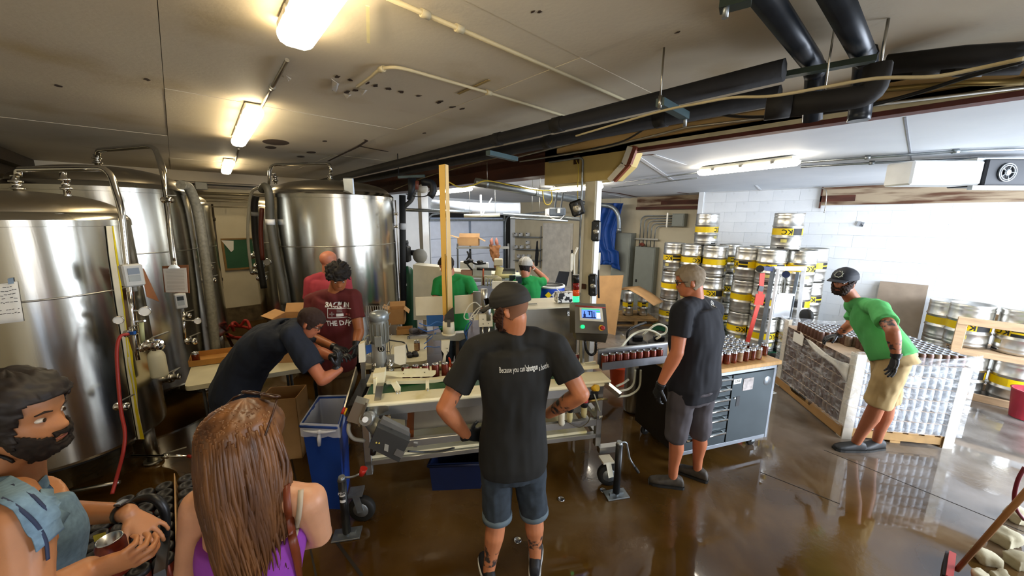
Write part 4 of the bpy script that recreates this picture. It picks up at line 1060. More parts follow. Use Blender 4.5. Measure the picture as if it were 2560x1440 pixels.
bxp = cabinet(1681, 1712, 534, 566, .18, 'small grey junction box where the five conduits end', False)
for k in range(5):
    yy = pt[4] - .06 - k * (pt[4] - pt[3] - .1) / 4.6
    zt = bxp[2] - .05 - k * .062
    conduit('conduit', roundpath([(EX - .1, yy, pt[2]), (EX - .1, yy, zt), (EX - .1, bxp[4], zt)], .16, 7), .014, galv, ('topmost', 'second', 'third', 'fourth', 'lowest')[k] + ' of the five conduits bending into the small junction box', 'pipe')
t = thing('strut_bracket', 'vertical strut clamp across the five conduits near the box', 'bracket', (EX - .08, bxp[4] + .18, bxp[2]), world=True)
mb = MB(); mb.box(EX - .13, EX - .115, bxp[4] + .12, bxp[4] + .16, bxp[2] - .33, bxp[2] + .02); mb.build('strut', steel2, t)
t = thing('strut_bracket', 'horizontal strut clamp above the panel with the conduits', 'bracket', (EX - .08, pt[1], pt[2] + .2), world=True)
mb = MB(); mb.box(EX - .13, EX - .115, pt[3] + .0, pt[4] + .22, pt[2] + .18, pt[2] + .22); mb.build('strut', steel2, t)
mb = MB(); c = PX(1604, 612, EX - .15); mb.tube(spline([c + V(0, .05, 0), c + V(0, .0, .03), c + V(0, -.06, 0), c + V(0, 0, -.02)], 5), .03, 7, closed=False); tag(mb.build('rag', M('rust_rag', '7c4030', .9)), 'small rust coloured rag on top of the conduit cabinet', 'rag')
# blue tarp
tarp = M('blue_tarp', '1b4c9c', .5, 0, .12, 8)
def tarpf(u, v_):
    xl = 1489 + (1500 - 1489) * 0 + (4 if v_ < .2 else 0) + 4 * math.sin(v_ * 9); xr = 1562 - 22 * min(1, v_ * 2.2) + (10 if v_ > .75 else 0)
    y = 508 + v_ * (665 - 508) - (10 * math.sin(u * PI) * (v_ > .9)) + (15 * u * (v_ > .85))
    p = PX(xl + (xr - xl) * u, y, EX - .46); p.x += .07 * math.sin(u * 17 + 2 * math.sin(v_ * 4)) + .02 * noise.noise(Vector((u * 6, v_ * 9, 3))); return p
mb = MB(); mb.grid(tarpf, 40, 30); tp = tag(mb.build('tarp', tarp, solid=.003), 'blue tarp hanging in folds right of the cream column', 'tarp')
for u_ in (.2, .8): q = tarpf(u_, .01); rod(tp, q, kz(q.x))
dh = conduit('duct_hose', spline([PX(1440, 506, 8.05), PX(1500, 512, 8.1), PX(1530, 518, 8.15), PX(1546, 540, 8.2), PX(1548, 582, 8.25)], 7), .055, galv, 'grey flexible duct curving over the blue tarp', 'duct', fit=[PX(1548, 575, 8.25)], fr=1.15, fl=.05)
q = PX(1500, 512, 8.1); rod(dh, q, kz(q.x))
# leaning cardboard sheets
def sheet(name, pts, d, mat, label, cat):
    mb = MB(); mb.prism(pts, d); return tag(mb.build(name, mat), label, cat)
cq = [PX(1484, 690, 6.5), PX(1558, 688, 6.5), PX(1540, 796, 6.1), PX(1478, 800, 6.1)]; cq[2].z = cq[3].z = .002
sheet('cardboard_sheet', cq, (.02, 0, 0), card2, 'large flat cardboard sheet leaning beside the cream column', 'cardboard')
# small pallet with mini kegs under a bowed cardboard
pp = [F(1527, 795, .13), F(1655, 802, .13), F(1640, 780, .13)]
pc = F(1592, 800, .07)
plt = pallet(pc.x + .06, pc.y + .22, R(-42), 'wooden pallet with small kegs under a bowed cardboard', 1.0, .9)
skeg = make_keg('small slim keg under the bowed cardboard on the pallet, left one', 3, .52, .115, False)
p = F(1568, 787, .13); skeg.location = (p.x, p.y, .13); skeg['group'] = 'slim kegs under the bowed cardboard'; skeg.rotation_euler.z = 2.4
p = F(1605, 787, .13); dup(skeg, (p.x, p.y, .13), 2.2, 'small slim keg under the bowed cardboard on the pallet, right one', 'slim kegs under the bowed cardboard')
def bow(u, v_):
    e0, e1 = [PX(x, y, 7.0) for (x, y) in ((1526, 740), (1632, 762))], None
    xs = [1524, 1548, 1580, 1612, 1642]; ys = [741, 724, 722, 740, 762]
    k = min(3, int(u * 4)); f_ = u * 4 - k
    p = PX(xs[k] + (xs[k + 1] - xs[k]) * f_, ys[k] + (ys[k + 1] - ys[k]) * f_, 6.6); return p + Vector((.36 * v_, -.02 * v_, .03 * v_)) + Vector((-.12, 0, 0))
mb = MB(); mb.grid(bow, 16, 3); tag(mb.build('cardboard_sheet', card2, solid=.006), 'bowed cardboard sheet laid over the slim kegs on the pallet', 'cardboard')

# ================================================================= PALLET OF CANS
P0, P1, P2 = F(2105, 1095), F(2279, 1066), F(1930, 950)
ul = (P2 - P0); LL = 1.22; ul.z = 0; ul.normalize(); us = Vector((ul.y, -ul.x, 0))
if us.dot(P1 - P0) < 0: us = -us
WW = (P1 - P0).dot(us); WW = max(.95, min(1.12, WW))
LL = 1.28
ang = math.atan2(ul.y, ul.x)
def PL(a, b, z): return P0 + ul * a + us * b + UP * z
plt = thing('pallet', 'wooden pallet under the shrink wrapped block of cans', 'pallet', P0, 0, world=True)
for k in range(7):
    mb = MB(); b0 = .02 + k * (WW - .12) / 6; mb.obox(PL(LL / 2, b0 + .045, .115), ul, us, UP, LL / 2, .045, .009, .002); mb.build('deck_board', palletw, plt)
for k in range(3):
    mb = MB(); mb.obox(PL(.03 + k * (LL - .06) / 2, WW / 2, .065), ul, us, UP, .025, WW / 2 - .01, .04); mb.build('stringer', palletw, plt)
for b0 in (.04, WW / 2, WW - .04):
    mb = MB(); mb.obox(PL(LL / 2, b0, .012), ul, us, UP, LL / 2, .045, .011); mb.build('base_board', palletw, plt)
mb = MB()
fr_ = [(0, .02), (LL, .02), (LL, .115), (LL * .75, .115), (LL * .72, .075), (LL * .42, .075), (LL * .38, .14), (0, .14)]
mb.prism([PL(a, -.015, z) for a, z in fr_], -us * .008); tag(mb.build('cardboard_skirt', card), 'cardboard strip along the foot of the can pallet', 'cardboard')
ORD = ['first', 'second', 'third', 'fourth', 'fifth', 'sixth', 'seventh', 'eighth', 'ninth', 'tenth', 'eleventh', 'twelfth', 'thirteenth', 'fourteenth', 'fifteenth', 'sixteenth', 'seventeenth', 'eighteenth', 'nineteenth', 'twentieth']
# cans
canbody = [M('printed_can_a', '5a3d30', .4, .2, .15, 60), M('printed_can_b', '77604e', .4, .2, .15, 60)]
lidm = M('can_lid_metal', 'c9ccd0', .25, 1.0)
CR, CH = .0328, .118
def make_can(bm, label, lid=True, h=CH, r=CR, name='drink_can', n=16, neck=True, lm=None):
    t = thing(name, label, 'can')
    mb = MB(); mb.lathe([(r * .78, 0), (r * .98, h * .03), (r, h * .07), (r, h * .86), (r * .83, h * .97)], n); mb.build('body', bm, t)
    mb = MB(); mb.lathe([(r * .83, h * .965), (r * .88, h * .98), (r * .88, h), (r * .8, h), (r * .78, h * .955), (0, h * .955)] if lid else [(r * .83, h * .965), (r * .88, h * .98), (r * .86, h), (r * .8, h), (r * .78, h * .5), (0, h * .3)], n); mb.build('lid' if lid else 'rim', lm or lidm, t)
    return t
cproto = [make_can(canbody[0], 'c', name='printed_can'), make_can(canbody[1], 'c', name='printed_can')]
first = [True, True]
def put_can(p, k, label, group, lean=None):
    src = cproto[k]
    if first[k]:
        first[k] = False; src.location = p; src['label'] = label; src['group'] = group; return src
    return dup(src, p, 0, label, group, rot=lean)
sep = M('layer_sheet', 'b49a80', .8)
nl = int(LL / .0662)
GA, GB = 'empty printed cans on the near long side of the pallet', 'empty printed cans of the open top layer of the pallet'
nside = 0
for L in range(7):
    z = .125 + L * (CH + .0035)
    mb = MB(); mb.obox(PL(LL / 2, WW / 2, z - .0015), ul, us, UP, LL / 2, WW / 2, .0012); o = mb.build('layer_sheet', sep, plt)
    o['label'] = 'cardboard layer sheet between can layers'
    for i in range(nl):
        if (7 - L) * .0 > 1: continue
        a = .035 + i * .0662
        if L == 6: continue
        put_can(PL(a, .035, z), 1 if (i % 7 in (0, 4) or (i + L) % 9 == 5) else 0, 'printed can on the near pallet side, %s layer up, %s from the near corner' % (ORD[L], ORD[i]), GA); nside += 1
# top layer: far half still full
cnt = 0
z7 = .125 + 6 * (CH + .0035)
for i in range(nl):
    for j in range(15):
        a, b = .035 + i * .0662, .035 + j * .0655
        if b > WW - .03: continue
        if b < .36 - .02 * i + (.3 if i > 12 else 0) * 0 and i < 9: continue
        if cnt < 175:
            put_can(PL(a, b, z7), 1 if rng.random() < .3 else 0, 'can of the top pallet layer, %s from the right end, row %s inward' % (ORD[i], ORD[j]), GB); cnt += 1
print('pallet cans', nside, cnt)
# inside filler of the lower layers, right end face as stuff
mb = MB()
for L in range(6):
    z = .125 + L * (CH + .0035)
    for j in range(1, int(WW / .0662)):
        for a in (.035,):
            mb.lathe([(CR * .8, z), (CR, z + .008), (CR, z + CH * .86), (CR * .83, z + CH * .98), (CR * .8, z + CH)], 12, PL(a, .035 + j * .0662, 0))
    for i in (nl - 1,):
        for j in range(1, int(WW / .0662)): mb.lathe([(CR * .8, z), (CR, z + .008), (CR, z + CH * .86), (CR * .83, z + CH * .98), (CR * .8, z + CH)], 10, PL(.035 + i * .0662, .035 + j * .0662, 0))
o = mb.build('can_block', M('pale_can', 'b5bcc4', .5, .15, .2, 50), None); tag(o, 'block of cans seen through the wrap at the right end of the pallet', 'cans', kind='stuff')
# white sheet on near corner, corner posts, wrap
post = M('corner_board', 'd7cfbd', .6)
for k, (a, b, h, lb) in enumerate(((-.0, -.0, .93, 'white corner board at the near corner of the can pallet'), (-.0, WW, .86, 'white corner board at the far right corner of the can pallet'), (LL, 0, .93, 'white corner board at the left end of the can pallet'), (LL, WW, .93, 'corner board at the hidden far corner of the can pallet'))):
    sa, sb = (1 if a < .5 else -1), (1 if b < .5 else -1)
    c0 = PL(a, b, .0); mb = MB()
    mb.prism([c0 - ul * .012 * sa - us * .012 * sb, c0 + ul * .075 * sa - us * .012 * sb, c0 + ul * .075 * sa - us * .006 * sb, c0 - ul * .006 * sa - us * .006 * sb, c0 - ul * .006 * sa + us * .075 * sb, c0 - ul * .012 * sa + us * .075 * sb], UP * h)
    tag(mb.build('corner_board', post), lb, 'board')
wsheet = MB()
wsheet.grid(lambda u, v_: PL(.06 + u * (.86), -.020 + .003 * math.sin(u * 9), (.80 - .03 * math.sin(u * 6)) * (1 - v_) + v_ * (.60 + .26 * u + .03 * math.sin(u * 7))), 20, 4)
tag(wsheet.build('white_sheet', paper, solid=.001), 'white paper sheet hanging over the near side of the can pallet', 'paper')
wrap = bpy.data.materials.new('shrink_wrap'); wrap.use_nodes = True
b_ = wrap.node_tree.nodes['Principled BSDF']; b_.inputs['Base Color'].default_value = (.9, .93, .96, 1); b_.inputs['Roughness'].default_value = .12; b_.inputs['Alpha'].default_value = .22
nz = wrap.node_tree.nodes.new('ShaderNodeTexNoise'); nz.inputs['Scale'].default_value = 9; nz.inputs['Detail'].default_value = 3; nz.inputs['Distortion'].default_value = 2
bp = wrap.node_tree.nodes.new('ShaderNodeBump'); bp.inputs['Distance'].default_value = .03; bp.inputs['Strength'].default_value = .8
wrap.node_tree.links.new(nz.outputs['Fac'], bp.inputs['Height']); wrap.node_tree.links.new(bp.outputs[0], b_.inputs['Normal'])
rpw = wrap.node_tree.nodes.new('ShaderNodeValToRGB'); rpw.color_ramp.elements[0].position = .45; rpw.color_ramp.elements[0].color = (.10, .10, .10, 1); rpw.color_ramp.elements[1].position = .75; rpw.color_ramp.elements[1].color = (.45, .45, .45, 1)
wrap.node_tree.links.new(nz.outputs['Fac'], rpw.inputs[0]); wrap.node_tree.links.new(rpw.outputs[0], b_.inputs['Alpha'])
def wr(u, v_, h0=.14, h1=.98):
    per = [(LL + .035, -.05), (-.035, -.05), (-.035, WW + .04), (LL + .035, WW + .04), (LL + .035, -.05)]
    k = min(3, int(u * 4)); f_ = u * 4 - k; a = per[k][0] * (1 - f_) + per[k + 1][0] * f_; b = per[k][1] * (1 - f_) + per[k + 1][1] * f_
    top = h1 + .035 * noise.noise(Vector((u * 11, 0, 1))) - (.16 if (k == 0) else .04) * math.sin(f_ * PI)
    w_ = .008 * noise.noise(Vector((u * 30, v_ * 5, 0))) * (1 + v_)
    p = PL(a, b, h0 + (top - h0) * v_); return p + us * w_ + ul * w_
mb = MB(); mb.grid(wr, 96, 14); tag(mb.build('shrink_wrap', wrap), 'clear crumpled shrink wrap around the can pallet', 'wrap')
mb = MB(); mb.obox(PL(LL - .12, WW - .12, 1.01), ul, us, UP, .06, .05, .07, .01); tag(mb.build('tape_roll', M('wrap_core', 'b7a396', .6)), 'wrapped cardboard core at the far corner of the can pallet', 'roll')
mb = MB(); c = PL(.86, -.066, .80); mb.obox(c, ul, us, UP, .1, .003, .06); tag(mb.build('pallet_ticket', paper), 'white ticket stuck on the wrap of the can pallet', 'label')
# ================================================================= CANNING MACHINE
O_ = F(900, 1010, .90); O_.z = 0
E_ = F(1510, 955, .90); E_.z = 0
mu = (E_ - O_).normalized(); mv = Vector((-mu.y, mu.x, 0)); ML_ = (E_ - O_).length
MW = .62
def L3(a, b, z): return O_ + mu * a + mv * b + UP * z
def MP(x, y, b):       # sight line meets the machine's upright plane at depth b
    d = ray(x, y); o = Vector((0, 0, HC)); n = mv; t = ((O_ + mv * b) - o).dot(n) / d.dot(n); return o + d * t
mc = thing('canning_machine', 'wheeled steel canning machine with a green belt in the middle of the hall', 'machine', O_, world=True)
def mpart(name, mat, fn, par=mc):
    mb = MB(); fn(mb); return mb.build(name, mat, par)
def mbox(name, mat, a0, a1, b0, b1, z0, z1, ch=.003, par=mc):
    mb = MB(); mb.obox(L3((a0 + a1) / 2, (b0 + b1) / 2, (z0 + z1) / 2), mu, mv, UP, (a1 - a0) / 2, (b1 - b0) / 2, (z1 - z0) / 2, ch); return mb.build(name, mat, par)
LE = ML_
for a in (0, LE - .05):
    for b in (0, MW): mbox('leg', alum, a, a + .05, b, b + .05, .30, .86)
mbox('frame_rail', alum, 0, LE, 0, .05, .79, .87); mbox('frame_rail', alum, 0, LE, MW, MW + .05, .79, .87)
mbox('frame_rail', alum, 0, .05, 0, MW, .79, .87); mbox('frame_rail', alum, LE - .05, LE, 0, MW, .79, .87)
mbox('frame_rail', alum, .05, LE - .05, 0, .04, .50, .56); mbox('frame_rail', alum, .05, LE - .05, 0, .05, .38, .42)
mbox('frame_rail', alum, 0, .05, 0, MW, .38, .42); mbox('frame_rail', alum, LE - .05, LE, 0, MW, .38, .42); mbox('frame_rail', alum, LE - .05, LE, 0, MW, .55, .59)
mbox('inner_plate', steel2, .30, 1.85, .10, .13, .58, .78)
mbox('lower_shelf', hdpe, .04, LE - .12, .02, MW - .02, .42, .445, .006)
mbox('middle_shelf', hdpe, .5, LE - .2, .16, MW - .05, .56, .58, .005)
mbox('deck_board', hdpe, .0, LE - .0, -.03, .14, .87, .905, .012)
mbox('deck_board', hdpe, -.02, LE, .34, MW, .87, .90, .006)
mbox('belt', greenbelt, .02, LE - .18, .145, .335, .885, .897, .003)
mbox('end_plate', hdpe, LE - .26, LE + .05, -.04, .16, .905, .93, .01)
# cans riding on the belt
redcan = M('red_label_can', '6e2c1c', .3, .4, .2, 60)
beltcan = [None]
def belt_can(p, label, grp, lid=True):
    if beltcan[0] is None: beltcan[0] = {}
    k = 'l' if lid else 'o'
    if k not in beltcan[0]:
        c = make_can(redcan, label, lid); c.location = p; c['label'] = label; c['group'] = grp; beltcan[0][k] = c; return c
    return dup(beltcan[0][k], p, 0, label, grp)
for k in range(7): belt_can(L3(.30 + k * .082, .375, .9005), ('first', 'second', 'third', 'fourth', 'fifth', 'sixth', 'seventh')[k] + ' can from the left in the row under the white guide of the machine', 'cans on the machine belt')
for k in range(3): belt_can(L3(LE - .26 + k * .075, .375, .9005), ('left', 'middle', 'right')[k] + ' one of three cans at the right end of the machine deck', 'cans leaving the rinse rail', False)
# guides
def guide(name, pts, b, th, mat=hdpe, par=mc):
    ps = [MP(x, y, b) for x, y in pts]; mb = MB(); mb.prism(ps, mv * th); return mb.build(name, mat, par)
guide('guide_rail', [(957, 937), (957, 929), (1008, 929), (1010, 923), (1070, 922), (1072, 927), (1090, 927), (1089, 935), (1082, 941), (1000, 943)], .31, .012)
guide('guide_rail', [(965, 953), (1060, 951), (1085, 949), (1128, 944), (1128, 951), (1085, 957), (1060, 959), (966, 961)], .26, .05)
guide('guide_arm', [(976, 957), (990, 955), (1001, 972), (1001, 981), (990, 983), (986, 974)], .13, .03)
guide('guide_post', [(1064, 954), (1072, 954), (1073, 974), (1064, 975)], .12, .03)
guide('guide_block', [(932, 934), (961, 930), (961, 946), (958, 966), (934, 966), (934, 955), (932, 946)], .14, .10)
guide('guide_block', [(933, 948), (940, 946), (939, 984), (933, 984)], .12, .06)
guide('clamp', [(940, 966), (958, 965), (950, 1008), (934, 1008)], .02, .06, steel2)
for x in (991, 998, 1069):
    mpart('guide_pin', alum, lambda mb: mb.cyl(MP(x, 972 if x > 1000 else 978, .12), L3((MP(x, 990, .06) - O_).dot(mu), .10, .90), .006, n=8))
for (x, y) in ((1009, 934), (1062, 931)): mpart('bolt', inkm, lambda mb: mb.cyl(MP(x, y, .305), MP(x, y, .31), .004, n=8))
guide('guide_rail', [(1478, 914), (1498, 913), (1498, 921), (1452, 925), (1452, 916)], .16, .03)
guide('rear_rail', [(1440, 912), (1490, 904), (1490, 909), (1440, 917)], .42, .02)
guide('guide_post', [(1388, 942), (1393, 941), (1393, 962), (1389, 962)], .04, .012, M('clear_pin', 'b5c9a0', .2))
# seamer head -----------------------------------------------------
sb = .40
c0 = MP(948, 925, sb)
def cyl_at(name, x0, y0, x1, y1, r0, r1, mat, b=sb, n=20, par=mc):
    mb = MB(); mb.cyl(MP(x0, y0, b), MP(x1, y1, b), r0, r1, n); return mb.build(name, mat, par)
motor = M('motor_grey', '84857d', .4, .4, .05)
m_ = MB(); top, bot = MP(947, 785, sb), MP(950, 855, sb)
m_.lathe([(0, .028), (.04, .026), (.072, .012), (.078, -.01), (.078, -.045), (.068, -.05)], 24, top); mot = m_.build('motor_cap', M('motor_cap_grey', '8f979a', .35, .5), mc)
mb = MB(); hgt = top.z - bot.z; mb.lathe([(.068, hgt - .05), (.070, 0), (.05, -.005)], 24, bot); mo = mb.build('motor_body', motor, mc)
for k in range(14):
    a = 2 * PI * k / 14; mb = MB(); d = Vector((math.cos(a), math.sin(a), 0)); mb.bar(bot + d * .07 + UP * .02, bot + d * .071 + UP * (hgt - .07), .005, .014, up=d); mb.build('cooling_fin', motor, mo)
mb = MB(); mb.obox(bot + mv * -.075 + UP * .03, mu, mv, UP, .03, .01, .045, .004); mb.build('terminal_box', motor, mo)
low = MP(950, 925, sb); mb = MB(); mb.lathe([(.025, 0), (.05, .02), (.062, .08), (.062, bot.z - low.z)], 24, low); g = mb.build('gear_housing', M('cast_grey', '9b9b94', .35, .6), mc)
mb = MB(); cc_ = MP(953, 872, sb - .066); mb.lathe([(0, .004), (.026, .003), (.028, 0)], 24, cc_, ax=-mv); lo = mb.build('round_badge', black, g)
for v in mb.v: pass
mb = MB(); mb.tube([cc_ - mv * .005 + (mu * math.cos(a) * .012 + UP * math.sin(a) * .02) for a in [2 * PI * k / 14 for k in range(14)]], .0015, 5, closed=True); mb.build('badge_ring', whitep, lo)
guide('side_block', [(896, 862), (912, 856), (913, 905), (897, 907)], sb - .05, .08, whitep)
guide('side_block', [(985, 867), (1014, 862), (1014, 910), (1000, 913), (986, 908)], sb - .02, .08, whitep)
guide('cross_plate', [(896, 893), (1012, 890), (1012, 905), (960, 913), (898, 906)], sb + .0, .05, M('cast_grey', '9b9b94', .35, .6))
guide('seamer_wall', [(902, 905), (912, 905), (914, 960), (904, 962)], sb + .05, .03, alum)
guide('seamer_wall', [(1000, 905), (1012, 905), (1012, 925), (1003, 925)], sb + .05, .03, alum)
for x in (938, 975): 
    cyl_at('chuck', x, 906, x, 920, .028, .026, chrome, sb - .03); cyl_at('roller', x, 920, x, 927, .035, .035, steel2, sb - .03); cyl_at('spindle', x, 898, x, 908, .012, .012, chrome, sb - .03)
cyl_at('shaft', 950, 920, 952, 935, .012, .012, chrome, sb - .05)
guide('blue_cover', [(914, 864), (933, 860), (930, 880), (916, 886)], sb - .04, .01, M('blue_film', '2c4f8a', .3))
mpart('motor_cable', black, lambda mb: mb.tube(spline([MP(972, 850, .45), MP(990, 853, .45), MP(1012, 858, .42), MP(1020, 880, .42)], 5), .006, 7))
mpart('cable', M('cable_clear', '9a9a88', .4), lambda mb: mb.tube(spline([MP(915, 862, .4), MP(912, 846, .4), MP(924, 838, .45), MP(936, 850, .42)], 5), .005, 7))
# control box, gearbox and drive hanging at the front-left corner
guide('switch_box', [(866, 1052), (886, 1004), (918, 1014), (898, 1062)], -.12, .09, alum)
guide('switch_box_door', [(895, 1064), (914, 1006), (918, 1008), (899, 1068)], -.16, .05, steel2)
mpart('stop_button', redm, lambda mb: mb.cyl(MP(862, 1028, -.1), MP(855, 1026, -.1), .022, .026, 16))
mpart('stop_button_base', yellowp, lambda mb: mb.cyl(MP(866, 1029, -.1), MP(862, 1028, -.1), .024, .024, 16))
mpart('belt_roller', black, lambda mb: mb.bar(L3(-.05, .0, .86), L3(-.05, .55, .86), .07, .07))
mpart('bin_plate', steel2, lambda mb: mb.bar(L3(-.11, .0, .84), L3(-.11, .45, .98), .01, .08))
guide('gear_arm', [(905, 1018), (965, 1014), (972, 1018), (972, 1026), (932, 1044), (925, 1055), (915, 1048), (920, 1030)], -.03, .02, steel2)
mpart('gearbox', M('cast_grey', '9b9b94', .35, .6), lambda mb: (mb.cyl(MP(914, 1048, -.16), MP(930, 1040, .02), .045, .05, 18), mb.cyl(MP(905, 1040, -.1), MP(950, 1070, -.04), .035, .05, 14)))
mpart('gearbox_cap', alum, lambda mb: mb.cyl(MP(913, 1049, -.19), MP(913, 1048, -.16), .02, .02, 16))
mpart('drive_motor', motor, lambda mb: mb.tube([MP(925, 1050, -.05), MP(945, 1072, -.08), MP(985, 1105, -.12)], [.05, .058, .058], 18))
pts = [(943, 1064), (957, 1055), (1024, 1085), (1024, 1103), (996, 1155), (920, 1118)]
drv = guide('drive_box', [(942, 1068), (1024, 1104), (997, 1156), (921, 1119)], -.20, .10, dgray)
guide('drive_box_top', [(943, 1067), (956, 1047), (1022, 1080), (1024, 1103)], -.14, .05, M('drive_top', '6b6a66', .5), drv)
for (x, y) in ((962, 1072), (972, 1079), (980, 1083), (977, 1075)): mpart('knob', black, lambda mb: mb.cyl(MP(x, y, -.16), MP(x, y, -.14), .011, .011, 12), drv)
guide('logo_plate', [(962, 1110), (972, 1113), (970, 1130), (960, 1126)], -.203, .002, M('logo_grey', 'a9a9a0', .4), drv)
guide('data_plate', [(992, 1122), (1012, 1131), (1004, 1146), (984, 1137)], -.203, .002, M('data_plate', '6c6a66', .4), drv)
for (x, y) in ((941, 1107), (948, 1108)): mpart('indicator', M('pale_yellow_lamp', 'c9b24a', .4), lambda mb: mb.cyl(MP(x, y, -.205), MP(x, y, -.2), .006, .006, 10), drv)
mpart('foot_knob', black, lambda mb: mb.cyl(MP(935, 1118, -.17), MP(932, 1135, -.17), .025, .02, 12), drv)
mpart('drive_hose', grayp, lambda mb: mb.tube(spline([MP(872, 1060, -.1), MP(872, 1080, -.14), MP(885, 1097, -.14), MP(912, 1102, -.12)], 6), .014, 10))
mpart('floor_cable', black, lambda mb: mb.tube(spline([MP(1020, 1128, -.1), MP(1060, 1130, -.02), MP(1110, 1126, .0), MP(1160, 1112, .05), MP(1220, 1100, .1)], 6), .007, 8))
guide('copper_panel', [(1018, 1024), (1036, 1026), (1034, 1098), (1016, 1090)], .10, .02, M('brown_amber_panel', '6a3614', .35))
guide('bracket_plate', [(975, 1020), (1018, 1022), (1018, 1050), (978, 1046)], .06, .03, alum)
guide('shelf_bracket', [(1034, 1108), (1044, 1109), (1042, 1118), (1033, 1118)], -.01, .03, alum)
# yellow belt lane, right-end valves and filters
for k, (x, y, sc_) in enumerate(((1425, 1015, 1.0), (1461, 1003, 1.1))):
    c = MP(x, y, -.02 - .0)
    o_f = mpart('filter_cap', redm, lambda mb: mb.lathe([(.0, .045), (.02, .04), (.033, .02), (.034, 0)], 18, c))
    mpart('filter_collar', black, lambda mb: mb.lathe([(.034, 0), (.036, -.01), (.03, -.045), (.026, -.05)], 18, c))
    mpart('filter_bowl', M('filter_bowl_cream', 'c3b581', .25), lambda mb: mb.lathe([(.026, -.05), (.026, -.10), (.022, -.14), (.0, -.148)], 18, c))
mpart('white_filter', whitep, lambda mb: mb.lathe([(.0, .02), (.026, .015), (.028, -.02), (.028, -.1), (.02, -.12), (0, -.122)], 16, MP(1405, 1030, -.0)))
mpart('yellow_knob', yellowp, lambda mb: mb.cyl(MP(1483, 970, -.02), MP(1494, 970, -.06), .03, .028, 8))
mpart('valve_body', black, lambda mb: mb.obox(MP(1482, 985, .04), mu, mv, UP, .05, .04, .06, .01))
mpart('air_line', M('clear_line', 'a8a894', .3), lambda mb: mb.tube(spline([MP(1485, 985, -.02), MP(1492, 1005, -.03), MP(1500, 1030, -.02)], 5), .006, 8))
mpart('brass_fitting', M('brass', 'a8935a', .3, .9), lambda mb: mb.tube([MP(1472, 1004, -.02), MP(1500, 998, -.02), MP(1519, 998, -.02)], [.012, .01, .006], 10))
mpart('white_tube', whitep, lambda mb: mb.bar(MP(1484, 1022, .1), MP(1502, 1044, .0), .03, .03))
mpart('thin_cable', M('brown_cable', '4a4028', .5), lambda mb: mb.tube(spline([MP(1410, 1050, -.02), MP(1432, 1062, -.02), MP(1450, 1068, -.02), MP(1470, 1055, -.02), MP(1476, 1035, -.02)], 5), .004, 6))
mpart('support_bar', alum, lambda mb: mb.bar(MP(1512, 957, .0), MP(1550, 988, -.12), .04, .04))
# casters and jacks
def caster(x, y, lb):
    p = F(x, y, .10); n_ = Vector((0, 0, 0))
    mpart('wheel', rubber, lambda mb: mb.lathe([(.06, -.025), (.095, -.024), (.1, -.012), (.1, .012), (.095, .024), (.06, .025)], 28, p, ax=mv * .9 + mu * .2))
    mpart('wheel_hub', galv, lambda mb: mb.lathe([(0, -.028), (.055, -.027), (.062, -.02), (.062, .02), (.055, .027), (0, .028)], 20, p, ax=mv * .9 + mu * .2))
    mpart('caster_fork', whitep if x > 1200 else galv, lambda mb: (mb.bar(p - mv * .04, p + UP * .14 - mv * .035 + mu * -.03, .045, .008, up=mv), mb.obox(p + UP * .145 + mu * -.03, mu, mv, UP, .05, .05, .008)))
caster(905, 1270, ''); caster(1522, 1185, '')
def jack(x, y0, y1, fx, fy, right):
    f_ = F(fx, fy, 0); top_ = H(x, y0, (f_.x * FWD.x + f_.y * FWD.y))
    j = thing('jack_stand', ('black screw jack standing at the right end of the machine' if right else 'black screw jack with a white PRO label at the left end of the machine'), 'jack', f_, world=True)
    mb = MB(); mb.cyl(f_ + UP * .03, Vector((f_.x, f_.y, top_.z)), .028, .028, 16); mb.build('tube', black, j)
    mb = MB(); mb.cyl(Vector((f_.x, f_.y, top_.z)), Vector((f_.x, f_.y, top_.z + .03)), .03, .02, 16); mb.build('cap', galv, j)
    mb = MB(); mb.obox(f_ + UP * .008, mu, mv, UP, .095, .055, .006, .002); mb.obox(f_ + UP * .02, mu, mv, UP, .06, .012, .01); mb.cyl(f_ + UP * .01, f_ + UP * .06, .018, n=12); mb.build('foot_plate', galv, j)
    mb = MB(); tt = Vector((f_.x, f_.y, top_.z + .02))
    if right: mb.tube(roundpath([tt, tt + mu * .06, tt + mu * .10 - UP * .16, tt + mu * .15 - UP * .24], .03), .008, 8)
    else: mb.tube(roundpath([tt, tt + mu * .07 - UP * .01, tt + mu * .14 + UP * .02], .03), .007, 8)
    mb.build('crank', galv, j)
    if right:
        mb = MB(); mb.cyl(tt + mu * .15 - UP * .24, tt + mu * .19 - UP * .30, .012, n=10); mb.build('grip', rubber, j)
    else:
        mb = MB(); mb.cyl(tt + mu * .13 - UP * .0, tt + mu * .15 + UP * .05, .018, .026, 10); mb.build('red_grip', redm, j)
        ff = -mv
        mb = MB(); mb.lathe([(.0285, 0), (.0285, .06)], 8, f_ + UP * (top_.z - .12), a0=math.atan2(ff.y, ff.x) - .8, a1=math.atan2(ff.y, ff.x) + .8); lb_ = mb.build('label', dgray, j)
        mb = MB(); put_text(mb, 'PRO', .026, f_ + UP * (top_.z - .085) + ff * .0300, mu, UP, 0); mb.build('lettering', white, lb_)
        mb = MB(); mb.lathe([(.0287, 0), (.0287, .012)], 8, f_ + UP * (top_.z - .112), a0=math.atan2(ff.y, ff.x) - .7, a1=math.atan2(ff.y, ff.x) + .7); mb.lathe([(.0287, .0), (.0287, .02)], 8, f_ + UP * (top_.z - .16), a0=math.atan2(ff.y, ff.x) - .7, a1=math.atan2(ff.y, ff.x) + .7); mb.build('label', white, j)
    return j
jack(855, 1200, 0, 868, 1338, False); jack(1547, 1112, 0, 1540, 1238, True)
